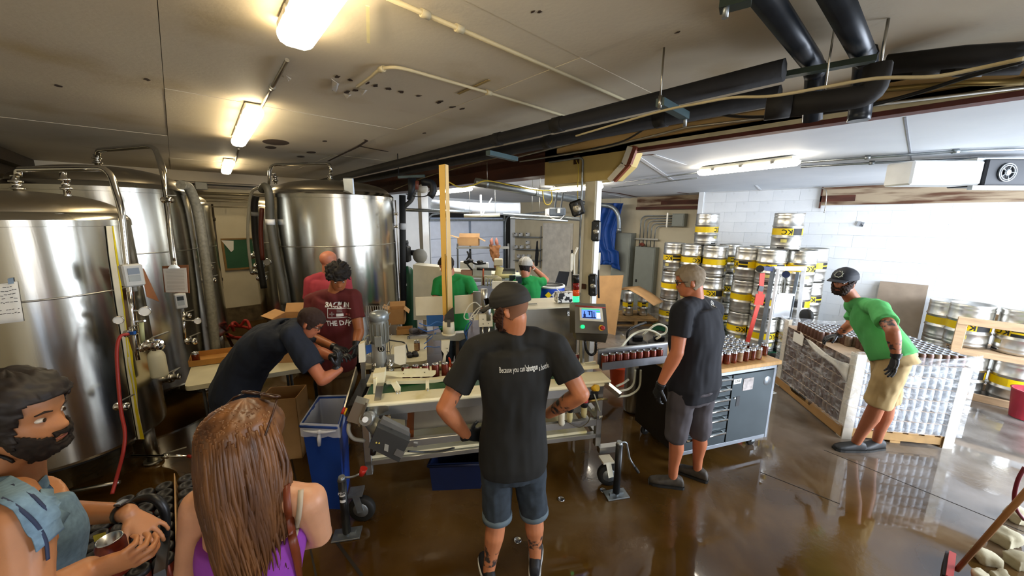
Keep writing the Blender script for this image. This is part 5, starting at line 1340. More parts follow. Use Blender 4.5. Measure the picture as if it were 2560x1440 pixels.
mbox('jack_mount', alum, LE - .02, LE + .2, -.03, .03, .24, .3)
# tall yellow lid sleeve -------------------------------------------
slv = thing('lid_sleeve', 'tall yellow cardboard sleeve rising from the machine towards the ceiling', 'sleeve', MP(1120, 780, .5), world=True)
slm = M('yellow_cardboard', 'd6a545', .7, 0, .03, 3); slm2 = M('pale_sleeve_side', 'd9ba80', .7, 0, .03, 3)
d0, d1, d2 = MP(1097, 412, .5), MP(1113, 410, .5), MP(1122, 414, .5)
e0, e1, e2 = MP(1107, 770, .5), MP(1119, 783, .5), MP(1132, 768, .5)
dw = (d1 - d0).length
mb = MB(); mb.prism([MP(1097, 413, .5), MP(1112, 410, .5), MP(1119, 786, .5), MP(1107, 789, .5)], mv * .045); mb.build('front_face', slm, slv)
mb = MB(); mb.prism([MP(1113, 410, .5), MP(1121, 413, .52), MP(1132, 768, .52), MP(1120, 786, .5)], mv * .045); mb.build('side_face', slm2, slv)
mb = MB(); mb.prism([MP(1112, 635, .499), MP(1113.5, 635, .499), MP(1118, 786, .499), MP(1116.5, 786, .499)], mv * .002); mb.build('slot', M('dark_slit', '3c260c', .8), slv)
guide('sleeve_holder', [(1110, 800), (1113, 788), (1124, 775), (1134, 768), (1136, 806), (1112, 808)], .484, .014, M('dark_steel', '5c5b55', .4, .8))
guide('holder_slot', [(1122, 785), (1124, 785), (1124, 812), (1121, 812)], .49, .01, chrome)
cyl_at('white_collar', 1121, 804, 1122, 832, .05, .054, whitep, .5); cyl_at('white_collar', 1122, 832, 1122, 836, .062, .062, whitep, .5)
guide('collar_slot', [(1118, 800), (1126, 800), (1126, 818), (1118, 818)], .44, .01, M('slot_dark', '5a584f', .6))
guide('cross_arm', [(1082, 838), (1160, 832), (1163, 846), (1150, 852), (1082, 851)], .48, .07, M('cast_grey', '9b9b94', .35, .6))
guide('drop_arm', [(1103, 852), (1125, 851), (1122, 878), (1115, 890), (1114, 910), (1112, 936), (1104, 938), (1106, 905), (1110, 885), (1103, 875)], .44, .03, whitep)
guide('drop_arm_end', [(1098, 905), (1104, 903), (1103, 938), (1098, 936)], .42, .02, chrome)
for (x, y) in ((1118, 871), (1119, 880), (1107, 916), (1109, 932)): mpart('bolt', inkm, lambda mb: mb.cyl(MP(x, y, .43), MP(x, y, .44), .004, n=8))
mpart('orange_tie', orange, lambda mb: (mb.tube(spline([MP(1118, 925, .46), MP(1126, 905, .46), MP(1122, 895, .46), MP(1130, 915, .46), MP(1136, 925, .46), MP(1122, 912, .46)], 4), .008, 6)))
guide('rear_post', [(1140, 848), (1148, 848), (1146, 940), (1140, 940)], .52, .03, M('dark_brown_post', '3a2a1c', .6))
guide('pressure_arm', [(1018, 842), (1082, 838), (1082, 845), (1018, 848)], .55, .03, chrome)
# white boards and pneumatic tower
guide('white_board', [(1038, 744), (1107, 741), (1108, 787), (1040, 789)], .75, .015, whitep)
guide('white_board', [(1136, 740), (1182, 737), (1183, 781), (1137, 785)], .75, .015, whitep)
guide('tower_plate', [(1183, 729), (1203, 729), (1202, 800), (1183, 800)], .72, .02, steel2)
cyl_at('air_cylinder', 1210, 722, 1212, 768, .030, .030, alum, .45); cyl_at('air_cylinder', 1219, 760, 1221, 800, .028, .028, alum, .42)
cyl_at('piston_rod', 1212, 768, 1213, 800, .010, .010, chrome, .45)
guide('mount_block', [(1197, 787), (1231, 785), (1232, 816), (1198, 818)], .40, .04, whitep)
for (x, y) in ((1208, 798), (1221, 797), (1208, 810), (1221, 809)): mpart('bolt', inkm, lambda mb: mb.cyl(MP(x, y, .395), MP(x, y, .4), .004, n=8))
guide('mount_block', [(1184, 789), (1196, 788), (1196, 800), (1185, 801)], .42, .04, whitep)
guide('dark_plate', [(1200, 818), (1228, 816), (1226, 870), (1200, 872)], .44, .03, M('dark_plate', '4b4a46', .5))
for x in (1207, 1222): cyl_at('guide_rod', x, 818, x, 868, .008, .008, chrome, .41)
for x in (1187, 1208, 1229): cyl_at('fill_head', x, 848, x, 866, .02, .016, whitep, .40); cyl_at('fill_tube', x, 866, x, 905, .007, .007, chrome, .40)
whose = M('white_tube_plastic', 'd5d3c4', .35); bhose = M('blue_air_line', '2b64b5', .35)
for pts in ([(1203, 768), (1188, 756), (1172, 765), (1160, 790), (1168, 799), (1186, 790), (1200, 772)], [(1205, 765), (1190, 775), (1176, 795), (1180, 800)], [(1212, 775), (1222, 780), (1228, 790)]):
    mpart('air_hose', whose, lambda mb: mb.tube(spline([MP(x, y, .40) for x, y in pts], 6), .005, 7))
for k, pts in enumerate(([(1180, 805), (1172, 820), (1165, 840), (1175, 860), (1182, 870)], [(1178, 803), (1168, 812), (1162, 830), (1168, 845)], [(1060, 860), (1075, 848), (1090, 832)], [(1045, 818), (1065, 828), (1085, 825), (1105, 818)], [(1048, 808), (1070, 815), (1090, 805), (1110, 808)], [(1060, 872), (1068, 866), (1085, 868), (1100, 867)])):
    mpart('blue_line', bhose, lambda mb: mb.tube(spline([MP(x, y, .5) for x, y in pts], 6), .004, 7))
guide('blue_tray', [(1066, 790), (1108, 788), (1108, 815), (1068, 816)], .74, .03, M('blue_crate', '2e63a8', .5))
# stainless housing with control screen
hs = thing('control_cabinet', 'sloping stainless cabinet behind the man in the black cap', 'cabinet', MP(1360, 1000, .6) * 1.0, world=True)
hb = .72
f0, f1, f2, f3 = MP(1236, 778, hb), MP(1437, 768, hb), MP(1444, 1000, hb), MP(1240, 1000, hb)
f2.z = f3.z = .30
mb = MB(); mb.prism([f0, f1, f2, f3], mv * .42); mb.build('body', M('cabinet_steel', 'a39b87', .25, 1.0, .08, 4), hs)
mb = MB(); mb.prism([f0 + UP * .012 - mv * .01, f1 + UP * .012 - mv * .01, f1 - mv * .01, f0 - mv * .01], mv * .44); mb.build('white_top', whitep, hs)
mb = MB()
for (a, b) in ((.04, .06), (.92, .06)):
    p = f3 * (1 - a) + f2 * a + mv * b; mb.box(p.x - .025, p.x + .025, p.y - .025, p.y + .025, 0, .3)
mb.build('foot', alum, hs)
# box of gloves on the cabinet
gl = thing('glove_box', 'small black and white glove box lying on the stainless cabinet', 'box', MP(1410, 765, .88), world=True)
mb = MB(); g0 = MP(1412, 757, .88); g0.z = f1.z + .075; mb.obox(g0, mu, mv, UP, .10, .06, .05, .003); mb.build('carton', M('glove_white', 'dcdcd8', .5, 0, 0, 22, col2='15151a', thr=(.52, .54)), gl)
mb = MB(); mb.bar(g0 - mu * .11 + UP * .11, g0 - mu * .06 + UP * .052, .012, .008); mb.build('flap', white, gl)
mb = MB(); q = MP(1310, 768, .84); q2 = MP(1342, 765, .84); q.z = q2.z = max(f0.z, f1.z) + .024; mb.bar(q, q2, .02, .008); tag(mb.build('marker', M('pen_grey', '77776c', .4)), 'grey marker lying on the white top of the stainless cabinet', 'pen')
mb = MB(); c = MP(1410, 782, hb - .006); mb.prism([MP(1418, 777, hb - .003), MP(1434, 776, hb - .003), MP(1434, 789, hb - .003), MP(1418, 790, hb - .003)], -mv * .002); tag(mb.build('sticker', M('bw_sticker', 'e4e4e0', .5, 0, 0, 90, col2='15151a', thr=(.5, .52))), 'small black and white sticker on the stainless cabinet', 'sticker')
cs = thing('control_screen', 'tilted steel control box with a lit touch screen and a red stop button', 'screen', MP(1479, 857, .30), world=True)
cb = .30
q0, q1, q2, q3 = MP(1437, 757, cb + .03), MP(1514, 760, cb + .03), MP(1520, 835, cb - .05), MP(1438, 832, cb - .05)
nrm = (q1 - q0).cross(q3 - q0).normalized()
if nrm.dot(Vector((0, 0, HC)) - q0) < 0: nrm = -nrm
boxm = M('screen_box_steel', '8d8778', .3, .9, .05)
mb = MB(); mb.prism([q0, q1, q2, q3], -nrm * .13); mb.build('box', boxm, cs)
mb = MB(); mb.prism([MP(1440, 833, cb - .04), MP(1520, 836, cb - .04), MP(1514, 857, cb + .02), MP(1441, 850, cb + .02)], mv * .08); mb.build('lower_box', boxm, cs)
qq = lambda u, v_, e=.002: (q0 * (1 - u) + q1 * u) * (1 - v_) + (q3 * (1 - u) + q2 * u) * v_ + nrm * e
mb = MB(); mb.prism([qq(.14, .15), qq(.86, .15), qq(.88, .60), qq(.14, .58)], nrm * .006); fr = mb.build('screen_frame', whitep, cs)
mb = MB(); mb.prism([qq(.20, .20, .009), qq(.78, .20, .009), qq(.79, .52, .009), qq(.2, .50, .009)], nrm * .001); sc_ = mb.build('screen', M('screen_blue', '5d86e0', .3, 0, 0, emit=1.0, ecol='6a94ea'), cs)
scd = M('screen_dark', '1c2c66', .3, 0, 0, emit=.25, ecol='1c2c66'); scg = M('screen_green', '2ec46a', .3, 0, 0, emit=.8, ecol='36d27a'); scw = M('screen_white', 'e8efff', .3, 0, 0, emit=1.0, ecol='e8efff')
for (u0, u1, v0, v1, m_, nm) in ((.20, .78, .185, .215, scg, 'header'), (.66, .78, .25, .29, scg, 'key'), (.66, .78, .31, .37, scw, 'key'), (.66, .78, .38, .50, scw, 'key'), (.22, .64, .46, .50, scd, 'diagram'), (.25, .32, .36, .46, scd, 'diagram'), (.27, .30, .27, .36, scd, 'diagram'), (.42, .46, .26, .40, scd, 'diagram'), (.50, .54, .25, .46, scd, 'diagram'), (.57, .60, .28, .46, scd, 'diagram'), (.38, .50, .25, .28, scd, 'diagram')):
    mb = MB(); mb.prism([qq(u0, v0, .0105), qq(u1, v0, .0105), qq(u1, v1, .0105), qq(u0, v1, .0105)], nrm * .0008); mb.build(nm, m_, sc_)
mb = MB(); mb.tube([qq(.02, .10, .006), qq(.98, .13, .006)], .005, 8); mb.build('red_trim', redm, cs)
mb = MB(); mb.cyl(qq(.22, .79), qq(.22, .79, .016), .017, n=18); mb.build('green_button', M('green_lamp', '12c466', .3, 0, 0, emit=1.6, ecol='20e080'), cs)
mb = MB(); mb.cyl(qq(.80, .81), qq(.80, .81, .008), .027, n=20); mb.build('yellow_ring', yellowp, cs)
mb = MB(); mb.lathe([(.014, .008), (.014, .02), (.021, .024), (.021, .034), (.012, .038), (0, .038)], 18, qq(.80, .81, 0), ax=nrm); mb.build('stop_button', redm, cs)
mb = MB(); mb.tube(spline([MP(1462, 852, .3), MP(1466, 875, .3), MP(1477, 887, .3), MP(1488, 880, .3), MP(1490, 855, .3)], 6), .012, 10); mb.build('conduit_loop', black, cs)
mb = MB(); mb.bar(MP(1455, 850, .44), MP(1455, 905, .44), .03, .03); mb.build('stand', alum, cs)
tl = thing('signal_tower', 'signal tower with black, red, orange and lit green sections', 'light', MP(1438, 755, .36), world=True)
for (y0, y1, m_, nm) in ((686, 706, black, 'black_section'), (706, 723, M('lamp_dark_red', '7c1512', .3), 'red_section'), (723, 739, M('lamp_orange', 'c8481a', .3, 0, 0, emit=.15, ecol='ff6a20'), 'orange_section'), (739, 754, M('lamp_green_on', '16d060', .3, 0, 0, emit=2.2, ecol='30ff80'), 'green_section')):
    mb = MB(); mb.cyl(MP(1440, y1, .36), MP(1440, y0 + .5, .36), .030, n=18); mb.build(nm, m_, tl)
mb = MB(); mb.cyl(MP(1440, 754, .36), MP(1440, 757, .36), .014, n=12); mb.build('stem', black, tl)

# rinse rail with a row of open cans --------------------------------
r0, r1 = F(1494, 918, .978), F(1665, 898, .978)
rd = (r1 - r0); rd.z = 0; rd.normalize(); rn = Vector((-rd.y, rd.x, 0)); RLn = (r1 - r0).length + .03; r0 = r0 + rd * .045
rr = thing('conveyor_rail', 'steel conveyor rail carrying a row of cans from the cart to the machine', 'conveyor', r0, world=True)
mb = MB(); mb.obox(r0 + rd * RLn / 2 + UP * .0, rd, rn, UP, RLn / 2, .004, .035); mb.build('side_plate', M('rail_grey', '7d7e82', .4, .6), rr)
mb = MB(); mb.obox(r0 + rd * RLn / 2 + rn * .085 + UP * .045, rd, rn, UP, RLn / 2, .004, .07); mb.build('back_plate', M('rail_grey', '7d7e82', .4, .6), rr)
mb = MB(); mb.obox(r0 + rd * RLn / 2 + rn * .09 + UP * .12, rd, rn, UP, RLn / 2, .012, .008); mb.build('top_rail', alum, rr)
mb = MB(); mb.obox(r0 + rd * RLn / 2 + rn * .042 - UP * .03, rd, rn, UP, RLn / 2, .042, .004); mb.build('bed', alum, rr)
for k in range(int((RLn - .05) / .071)): belt_can(r0 + rd * (.045 + k * .071) + rn * .042 + UP * -.0255, 'open red labelled can riding on the steel rail, number {} from the machine'.format(('one', 'two', 'three', 'four', 'five', 'six', 'seven', 'eight', 'nine', 'ten', 'eleven', 'twelve', 'thirteen', 'fourteen')[k]), 'cans on the conveyor rail', False)

# ================================================================= CART
ca, cb_, cc3 = F(1690, 1142, .12), F(1912, 1092, .12), F(1593, 1088, .12)
cu = (cb_ - ca); cu.z = 0; CL = cu.length; cu.normalize(); cv = Vector((-cu.y, cu.x, 0)); CD = .62
ca.z = 0
print('cart L', CL, 'side', (cc3 - ca).dot(cv), (cc3 - ca).dot(cu))
ct = thing('tool_cart', 'dark steel rolling cabinet with a wooden top and drawers', 'cart', ca, math.atan2(cu.y, cu.x))
x0_ = -.06
cartm = M('cart_steel', '3f4648', .3, .8, .08, 3); cartd = M('cart_side_dark', '2a2622', .35, .4)
def cbx(name, mat, x0, x1, y0, y1, z0, z1, ch=.003, par=ct):
    mb = MB(); mb.box(x0, x1, y0, y1, z0, z1, ch); return mb.build(name, mat, par)
cbx('body', cartd, 0, CL, .01, CD, .13, .89)
cbx('base_rail', M('cart_edge', '8b9096', .35, .6), -.01, CL + .01, -.005, .02, .12, .16)
cbx('top_rail', M('cart_top_rail', '9aa2a8', .3, .7), -.01, CL + .01, -.008, .02, .855, .895)
cbx('corner_post', M('cart_edge', '8b9096', .35, .6), CL - .02, CL + .012, -.008, .03, .12, .86)
cbx('worktop', woodtop, -.05, CL + .04, -.03, CD + .03, .895, .935, .006)
dx1 = CL * .50
for k, (z0, z1) in enumerate(((.755, .85), (.655, .75), (.555, .65), (.455, .55), (.315, .45), (.165, .31))):
    d = cbx('drawer', cartm, .02, dx1, -.012, .01, z0, z1)
    mb = MB(); mb.cyl((.06, -.04, z1 - .02), (dx1 - .03, -.04, z1 - .02), .011, n=10); mb.box(.06, .075, -.04, -.01, z1 - .026, z1 - .014); mb.box(dx1 - .045, dx1 - .03, -.04, -.01, z1 - .026, z1 - .014); mb.build('handle', chrome, d)
dr = cbx('door', cartm, dx1 + .01, CL - .025, -.014, .01, .165, .85)
cbx('recess_handle', black, dx1 + .08, dx1 + .12, -.0165, -.0145, .53, .63, .0, dr)
mb = MB(); mb.cyl((dx1 + .055, -.022, .62), (dx1 + .055, -.012, .62), .008, n=10); mb.build('lock', chrome, dr)
cbx('sticker', paper, dx1 + .02, dx1 + .11, -.016, -.0145, .76, .81, 0, dr)
mb = MB(); put_text(mb, 'UNI', .035, (dx1 + .065, -.0165, .785), (1, 0, 0), (0, 0, 1)); mb.build('lettering', inkm, dr)
cbx('sticker', M('wrinkled_paper', 'c9c0bb', .7, 0, .2, 20), dx1 + .14, dx1 + .26, -.017, -.0145, .68, .80, 0, dr)
mb = MB(); mb.lathe([(0, .002), (.045, .001), (.046, 0)], 20, (CL - .10, -.0145, .74), ax=(0, -1, 0)); mb.build('round_badge', M('badge_grey', '9ba3a8', .3, .6), dr)
mb = MB(); put_text(mb, 'STRONG', .032, (CL - .14, -.0095, .875), (1, 0, 0), (0, 0, 1)); mb.build('lettering', M('letter_white', 'd8dce0', .4), ct)
for (x, y) in ((.08, .08), (CL - .08, .08), (.08, CD - .08), (CL - .08, CD - .08)):
    mb = MB(); mb.lathe([(0, -.016), (.045, -.016), (.052, -.01), (.052, .01), (.045, .016), (0, .016)], 18, (x, y, .052), ax=(0, 1, 0)); mb.build('caster_wheel', rubber, ct)
    mb = MB(); mb.box(x - .03, x + .03, y - .03, y + .03, .105, .125); mb.box(x - .02, x + .02, y - .028, y - .02, .05, .11); mb.box(x - .02, x + .02, y + .02, y + .028, .05, .11); mb.build('caster_fork', galv, ct)
# open cans of sauce on the worktop
def CTp(x, y, z): return Vector((ca.x, ca.y, 0)) + cu * x + cv * y + UP * z
jar = thing('open_can', 'x', 'can')
mb = MB(); mb.lathe([(CR * .8, 0), (CR, .008), (CR, .018), (CR, .098)], 18); mb.build('body', amber, jar)
mb = MB(); mb.lathe([(CR + .0008, .012), (CR + .0008, .094)], 8, a0=.2, a1=2.4); mb.build('label', M('tan_label', 'a98a66', .5, 0, .2, 40), jar)
mb = MB(); mb.lathe([(CR, .098), (CR * .86, .114), (CR * .9, .118), (CR * .84, .118), (CR * .82, .10), (CR * .86, .03)], 18); mb.build('rim', lidm, jar)
mb = MB(); mb.lathe([(CR * .84, .104), (0, .1045)], 18); mb.build('opening', M('can_dark_inside', '3a3a34', .3, .6), jar)
jfirst = True
spots = []
for k in range(9):
    for j in range(6):
        x, y = .30 + k * .078 + (.035 if j % 2 else 0), .07 + j * .072
        if j == 0 and k < 0: continue
        if x > CL - .02 or rng.random() < .07: continue
        spots.append((x, y, k, j))
spots += [(CL + .005, .02 + .12, 0, 0)]
for i, (x, y, k_, j_) in enumerate(spots):
    p = CTp(x + rng.uniform(-.006, .006), y + rng.uniform(-.006, .006), .935)
    lb = 'open red can on the cart top, %s row from the front, %s from the left' % (ORD[j_], ORD[k_])
    if i == len(spots) - 1: lb = 'single open can at the right end of the wooden cart top'
    if jfirst: jar.location = p; jar['label'] = lb; jar['group'] = 'open cans on the wooden cart top'; jar.rotation_euler.z = rng.uniform(0, 6); jfirst = False
    else: dup(jar, p, rng.uniform(0, 6), lb, 'open cans on the wooden cart top' if i < len(spots) - 1 else None)
# yellow-headed spray bottle hung behind the cart
cbx('side_shelf', steel2, CL + .002, CL + .19, .08, .24, .52, .528)
p = CTp(CL + .105, .16, .5285); sb_ = spray_bottle((p.x, p.y, p.z), .33, 'clear spray bottle with a yellow head right of the cart', M('clearish_bottle', 'b9bdb5', .25, 0, .03), yellowp, yaw=-1.2)
# ================================================================= BINS
def quad_bin(cs, zt, label, name, mat, scale=.78, liner=True):
    cen = sum(cs, Vector()) / 4
    t = thing(name, label, 'bin', (cen.x, cen.y, 0), world=True)
    def ring(f, z, e=0): return [Vector((cen.x + (c.x - cen.x) * f, cen.y + (c.y - cen.y) * f, z)) for c in cs]
    mb = MB(); r1, r0, r2, r3 = ring(1, zt), ring(scale, .0), ring(.96, zt), ring(scale * .95, .02)
    vs = r0 + r1 + r2 + r3; fs = []
    for i in range(4):
        j = (i + 1) % 4; fs += [(i, j, 4 + j, 4 + i), (4 + i, 4 + j, 8 + j, 8 + i), (8 + i, 8 + j, 12 + j, 12 + i)]
    fs += [(3, 2, 1, 0), (12, 13, 14, 15)]
    mb.add(vs, fs, False); mb.build('body', mat, t)
    mb = MB(); rr_ = ring(1.03, zt - .02)
    mb.tube(roundpath(rr_ + [rr_[0]], .03), .012, 8); mb.build('rim', mat, t)
    if liner:
        lm_ = bpy.data.materials.get('bag_film') or None
        if lm_ is None:
            lm_ = M('bag_film', 'dfe4ee', .35, 0, 0); lm_.node_tree.nodes['Principled BSDF'].inputs['Alpha'].default_value = .5
        def fl(u, v_):
            k = min(3, int(u * 4)); f_ = u * 4 - k; a = cs[k] * (1 - f_) + cs[(k + 1) % 4] * f_
            prof = [(1.06, zt - .10), (1.065, zt - .04), (1.04, zt + .008), (.93, zt - .02), (.88, zt - .25)]
            kk = min(3, int(v_ * 4)); g = v_ * 4 - kk; f2 = prof[kk][0] * (1 - g) + prof[kk + 1][0] * g; z = prof[kk][1] * (1 - g) + prof[kk + 1][1] * g
            z += (.02 * noise.noise(Vector((u * 20, 1, 1))) if v_ < .3 else 0); f2 += .01 * noise.noise(Vector((u * 40, v_ * 3, 0)))
            return Vector((cen.x + (a.x - cen.x) * f2, cen.y + (a.y - cen.y) * f2, z))
        mb = MB(); mb.grid(fl, 64, 12); mb.build('bag_liner', lm_, t)
        mb = MB(); k = (cs[0] + cs[1]) / 2 - UP * .05; o = (k - cen); o.z = 0; k += o.normalized() * .025
        mb.sphere(k, .018, 10, 7); mb.tube(spline([k, k - UP * .05 + RGT * -.01, k - UP * .11 + RGT * -.02], 4), [.014] * 4 + [.018] * 3 + [.016, .012], 6) if False else mb.tube([k, k - UP * .05 - RGT * .008, k - UP * .11 - RGT * .012], [.008, .016, .012], 8)
        mb.tube([k + RGT * .12 + UP * .01, k + RGT * .05, k, k - RGT * .05, k - RGT * .12 + UP * .01], [.004, .01, .014, .01, .004], 8); mb.build('bag_knot', M('bag_white', 'd5d9e2', .4), t)
    return t
quad_bin([F(753, 1058, .76), F(846, 1062, .76), F(866, 990, .76), F(797, 992, .76)], .76, 'tall blue trash bin with a clear tied liner left of the machine', 'trash_bin', bluebin, .8)
cs_ = [F(1072, 1160, .26), F(1205, 1155, .26), F(1215, 1115, .26), F(1090, 1118, .26)]
quad_bin(cs_, .26, 'low dark blue tote on the floor under the machine', 'storage_tote', navyb, .92, False)
# can lids on floor
for (x, y, lb) in ((1403, 1248, 'loose round can lid on the floor right of the man in the cap'), (1294, 1351, 'loose round can lid on the floor between his feet'), (1508, 1226, 'loose can lid beside the right jack plate')):
    p = F(x, y, 0); mb = MB(); mb.lathe([(0, .002), (.022, .002), (.024, .005), (.027, .005), (.0275, 0)], 20, p); tag(mb.build('metal_disc', lidm), lb, 'lid')
# ================================================================= TABLES
def ftable(cs, z, label, th=.045, rad=.06, legs=((.12, .15), (.12, .85), (.88, .15), (.88, .85))):
    cen = sum(cs, Vector()) / 4; t = thing('folding_table', label, 'table', (cen.x, cen.y, 0), world=True)
    pts = []; n = 4
    for i in range(4):
        a, b, c = cs[i - 1], cs[i], cs[(i + 1) % 4]; p, q = b + (a - b).normalized() * rad, b + (c - b).normalized() * rad
        for j in range(5):
            s_ = j / 4; pts.append(p * (1 - s_) ** 2 + b * 2 * s_ * (1 - s_) + q * s_ * s_)
    mb = MB(); mb.prism([Vector((p.x, p.y, z - th)) for p in pts], UP * th); mb.build('tabletop', M('table_plastic', 'cfc8a8', .45, 0, .05), t)
    for (u, v_) in legs:
        p = (cs[0] * (1 - u) + cs[1] * u) * (1 - v_) + (cs[3] * (1 - u) + cs[2] * u) * v_
        mb = MB(); mb.cyl((p.x, p.y, 0), (p.x, p.y, z - th), .014, n=10); mb.build('leg', dgray, t)
    return t
tl0, tl1 = F(460, 968, .74), F(490, 882, .74); du = (F(700, 855, .74) - tl1); du.z = 0; du.normalize()
dvv = (tl1 - tl0).normalized(); 
t1 = ftable([tl0, tl0 + du * .95, tl1 + du * .95, tl1], .74, 'cream folding table behind the bending man in navy')
ftable([F(898, 915, .74), F(1068, 902, .74), F(1066, 838, .74), F(930, 838, .74)], .74, 'cream folding table behind the seamer head of the machine')
tr0 = F(472, 918, .745)
t = thing('cardboard_tray', 'shallow cardboard tray on the left folding table', 'tray', F(560, 895, .745), world=True)
ta, tb_ = F(473, 918, .745), F(590, 902, .745); tc_ = F(480, 900, .745)
mb = MB(); mb.bar(ta + UP * .03, tb_ + UP * .03, .006, .06); mb.build('front_wall', M('tray_orange', 'b5803c', .8), t)
mb = MB(); bk = (tc_ - ta) * 1.4; mb.bar(ta + bk + UP * .03, tb_ + bk + UP * .03, .006, .06); mb.build('back_wall', M('tray_orange', 'b5803c', .8), t)
mb = MB(); mb.bar(ta + UP * .03, ta + bk + UP * .03, .006, .06); mb.build('end_wall', M('tray_orange', 'b5803c', .8), t)
mb = MB(); mb.prism([ta, tb_, tb_ + bk, ta + bk], UP * .003); mb.build('bottom', M('tray_orange', 'b5803c', .8), t)
dup(jar, (F(492, 908, .745) + UP * .004), 0.4, 'single can standing in the cardboard tray on the left table')
dup(jar, F(1043, 876, .74), 2.4, 'single can on the table right of the seamer head')
pk = M('black_can_holder', '1d1b1c', .5)
mb = MB()
for (dx, dy) in ((0, 0), (.06, -.02), (0.02, .06), (.08, .04)): mb.lathe([(0, .03), (.024, .03), (.032, .02), (.033, 0)], 14, F(1025, 892, .745) + V(dx, dy, 0))
mb.build('x', pk); bpy.data.objects['x'].name = 'can_holder'; tag(bpy.data.objects['can_holder'], 'black plastic four-can holder on the table behind the machine', 'holder')
for k in range(4):
    p = F(1035, 842, .745) + mu * (.108 * (k % 2)) + UP * (.056 * (k // 2)); mb = MB(); mb.obox(p + UP * .027, (1, 0, 0), (0, 1, 0), UP, .05, .05, .026, .012); tag(mb.build('can_holder', M('grey_can_holder', '47444c', .5)), ('lower left', 'lower right', 'upper left', 'upper right')[k] + ' grey can holder stack on the rear table', 'holder')
def carton(c, sx, sy, sz, rz, label, mat=card, flaps=True):
    t = thing('cardboard_box', label, 'box', c, rz)
    w_ = .005
    for (x0, x1, y0, y1, nm) in ((-sx / 2, sx / 2, -sy / 2, -sy / 2 + w_, 'side'), (-sx / 2, sx / 2, sy / 2 - w_, sy / 2, 'side'), (-sx / 2, -sx / 2 + w_, -sy / 2, sy / 2, 'side'), (sx / 2 - w_, sx / 2, -sy / 2, sy / 2, 'side')):
        mb = MB(); mb.box(x0, x1, y0, y1, 0, sz); mb.build(nm, mat, t)
    mb = MB(); mb.box(-sx / 2, sx / 2, -sy / 2, sy / 2, 0, w_); mb.build('bottom', mat, t)
    if flaps:
        mb = MB(); mb.bar((-sx / 2, 0, sz), (-sx / 2 - sx * .35, 0, sz + .04), sy, .004); mb.build('flap', mat, t)
        mb = MB(); mb.bar((sx / 2, 0, sz), (sx / 2 + sx * .3, 0, sz - .06), sy, .004); mb.build('flap', mat, t)
        mb = MB(); mb.bar((0, sy / 2, sz), (0, sy / 2 + sy * .2, sz + sy * .3), sx, .004); mb.build('flap', mat, t)
    return t
p = F(1012, 832, .745); carton((p.x, p.y, .745), .2, .16, .07, -.5, 'small open cardboard tray on the rear table', card, False)
p = F(985, 800, .745); carton((p.x - .02, p.y - .16, .745), .22, .22, .22, -.55, 'open cardboard box on the rear table behind the seamer', card2)
t = thing('wire_basket', 'grey wire mesh basket behind the seamer motor', 'basket', F(945, 800, .745), world=True)
b0, b1 = H(915, 765, 3.6), H(967, 765, 3.6); b2, b3 = H(970, 800, 3.6), H(918, 800, 3.6); b2.z = b3.z = .745
for k in range(10):
    u = k / 9; mb = MB(); mb.tube([b0 * (1 - u) + b1 * u, b3 * (1 - u) + b2 * u], .004, 5); mb.build('wire', grayp, t)
for k in range(6):
    u = k / 5; mb = MB(); mb.tube([b0 * (1 - u) + b3 * u, b1 * (1 - u) + b2 * u, b1 * (1 - u) + b2 * u + mv * .2], .004, 5); mb.build('wire', grayp, t)
p = F(790, 990, 0); carton((.55, 3.80, 0), .32, .28, .62, -.55, 'tall cardboard box standing on the floor behind the bending man', card, False)
p = F(735, 930, .74); carton((H(728, 760, 3.75).x, H(728, 760, 3.75).y, .74), .28, .3, .48, -.6, 'open cardboard box behind the man in the maroon shirt', card2)
# ================================================================= FOREGROUND CAN TRAYS
zt = .80
g0 = F(443, 1400, .92); g1 = F(438, 1215, .92); e2 = (g1 - g0); e2.z = 0; e2.normalize(); e1 = Vector((e2.y, -e2.x, 0))
if e1.dot(RGT) < 0: e1 = -e1
def GP(a, b, z): return Vector((g0.x, g0.y, 0)) + e1 * a + e2 * b + UP * z
fc = make_can(redcan, 'f', True, name='capped_can', n=18)
mb = MB(); mb.lathe([(CR * .9, CH - .014), (CR * 1.02, CH - .012), (CR * 1.02, CH + .004), (CR * .9, CH + .009), (CR * .55, CH + .009), (CR * .5, CH + .004), (0, CH + .004)], 18); mb.build('black_cap', pk, fc)
ff = True; nfc = 0
G1, G2 = 'capped cans in the tray beside the bearded visitor', 'capped cans in the tray beside the woman'
for (a0, n1, grp, lbl, nm) in ((-.0405, -5, G1, 'red can in the left tray of capped cans', 'left'), (.0405, 5, G2, 'red can in the right tray of capped cans', 'right')):
    for i in range(abs(n1)):
        for j in range(9):
            a = a0 + math.copysign(i * .0675, n1); b = .042 + j * .0675
            if j > 7 and i > 3 and n1 < 0: continue
            p = GP(a, b, zt)
            lb_ = lbl.replace('red can', ORD[j] + ' row, ' + ORD[i] + ' from the divider: can')
            if ff: fc.location = p; fc['label'] = lb_; fc['group'] = grp; ff = False
            else: dup(fc, p, 0, lb_, grp)
            nfc += 1
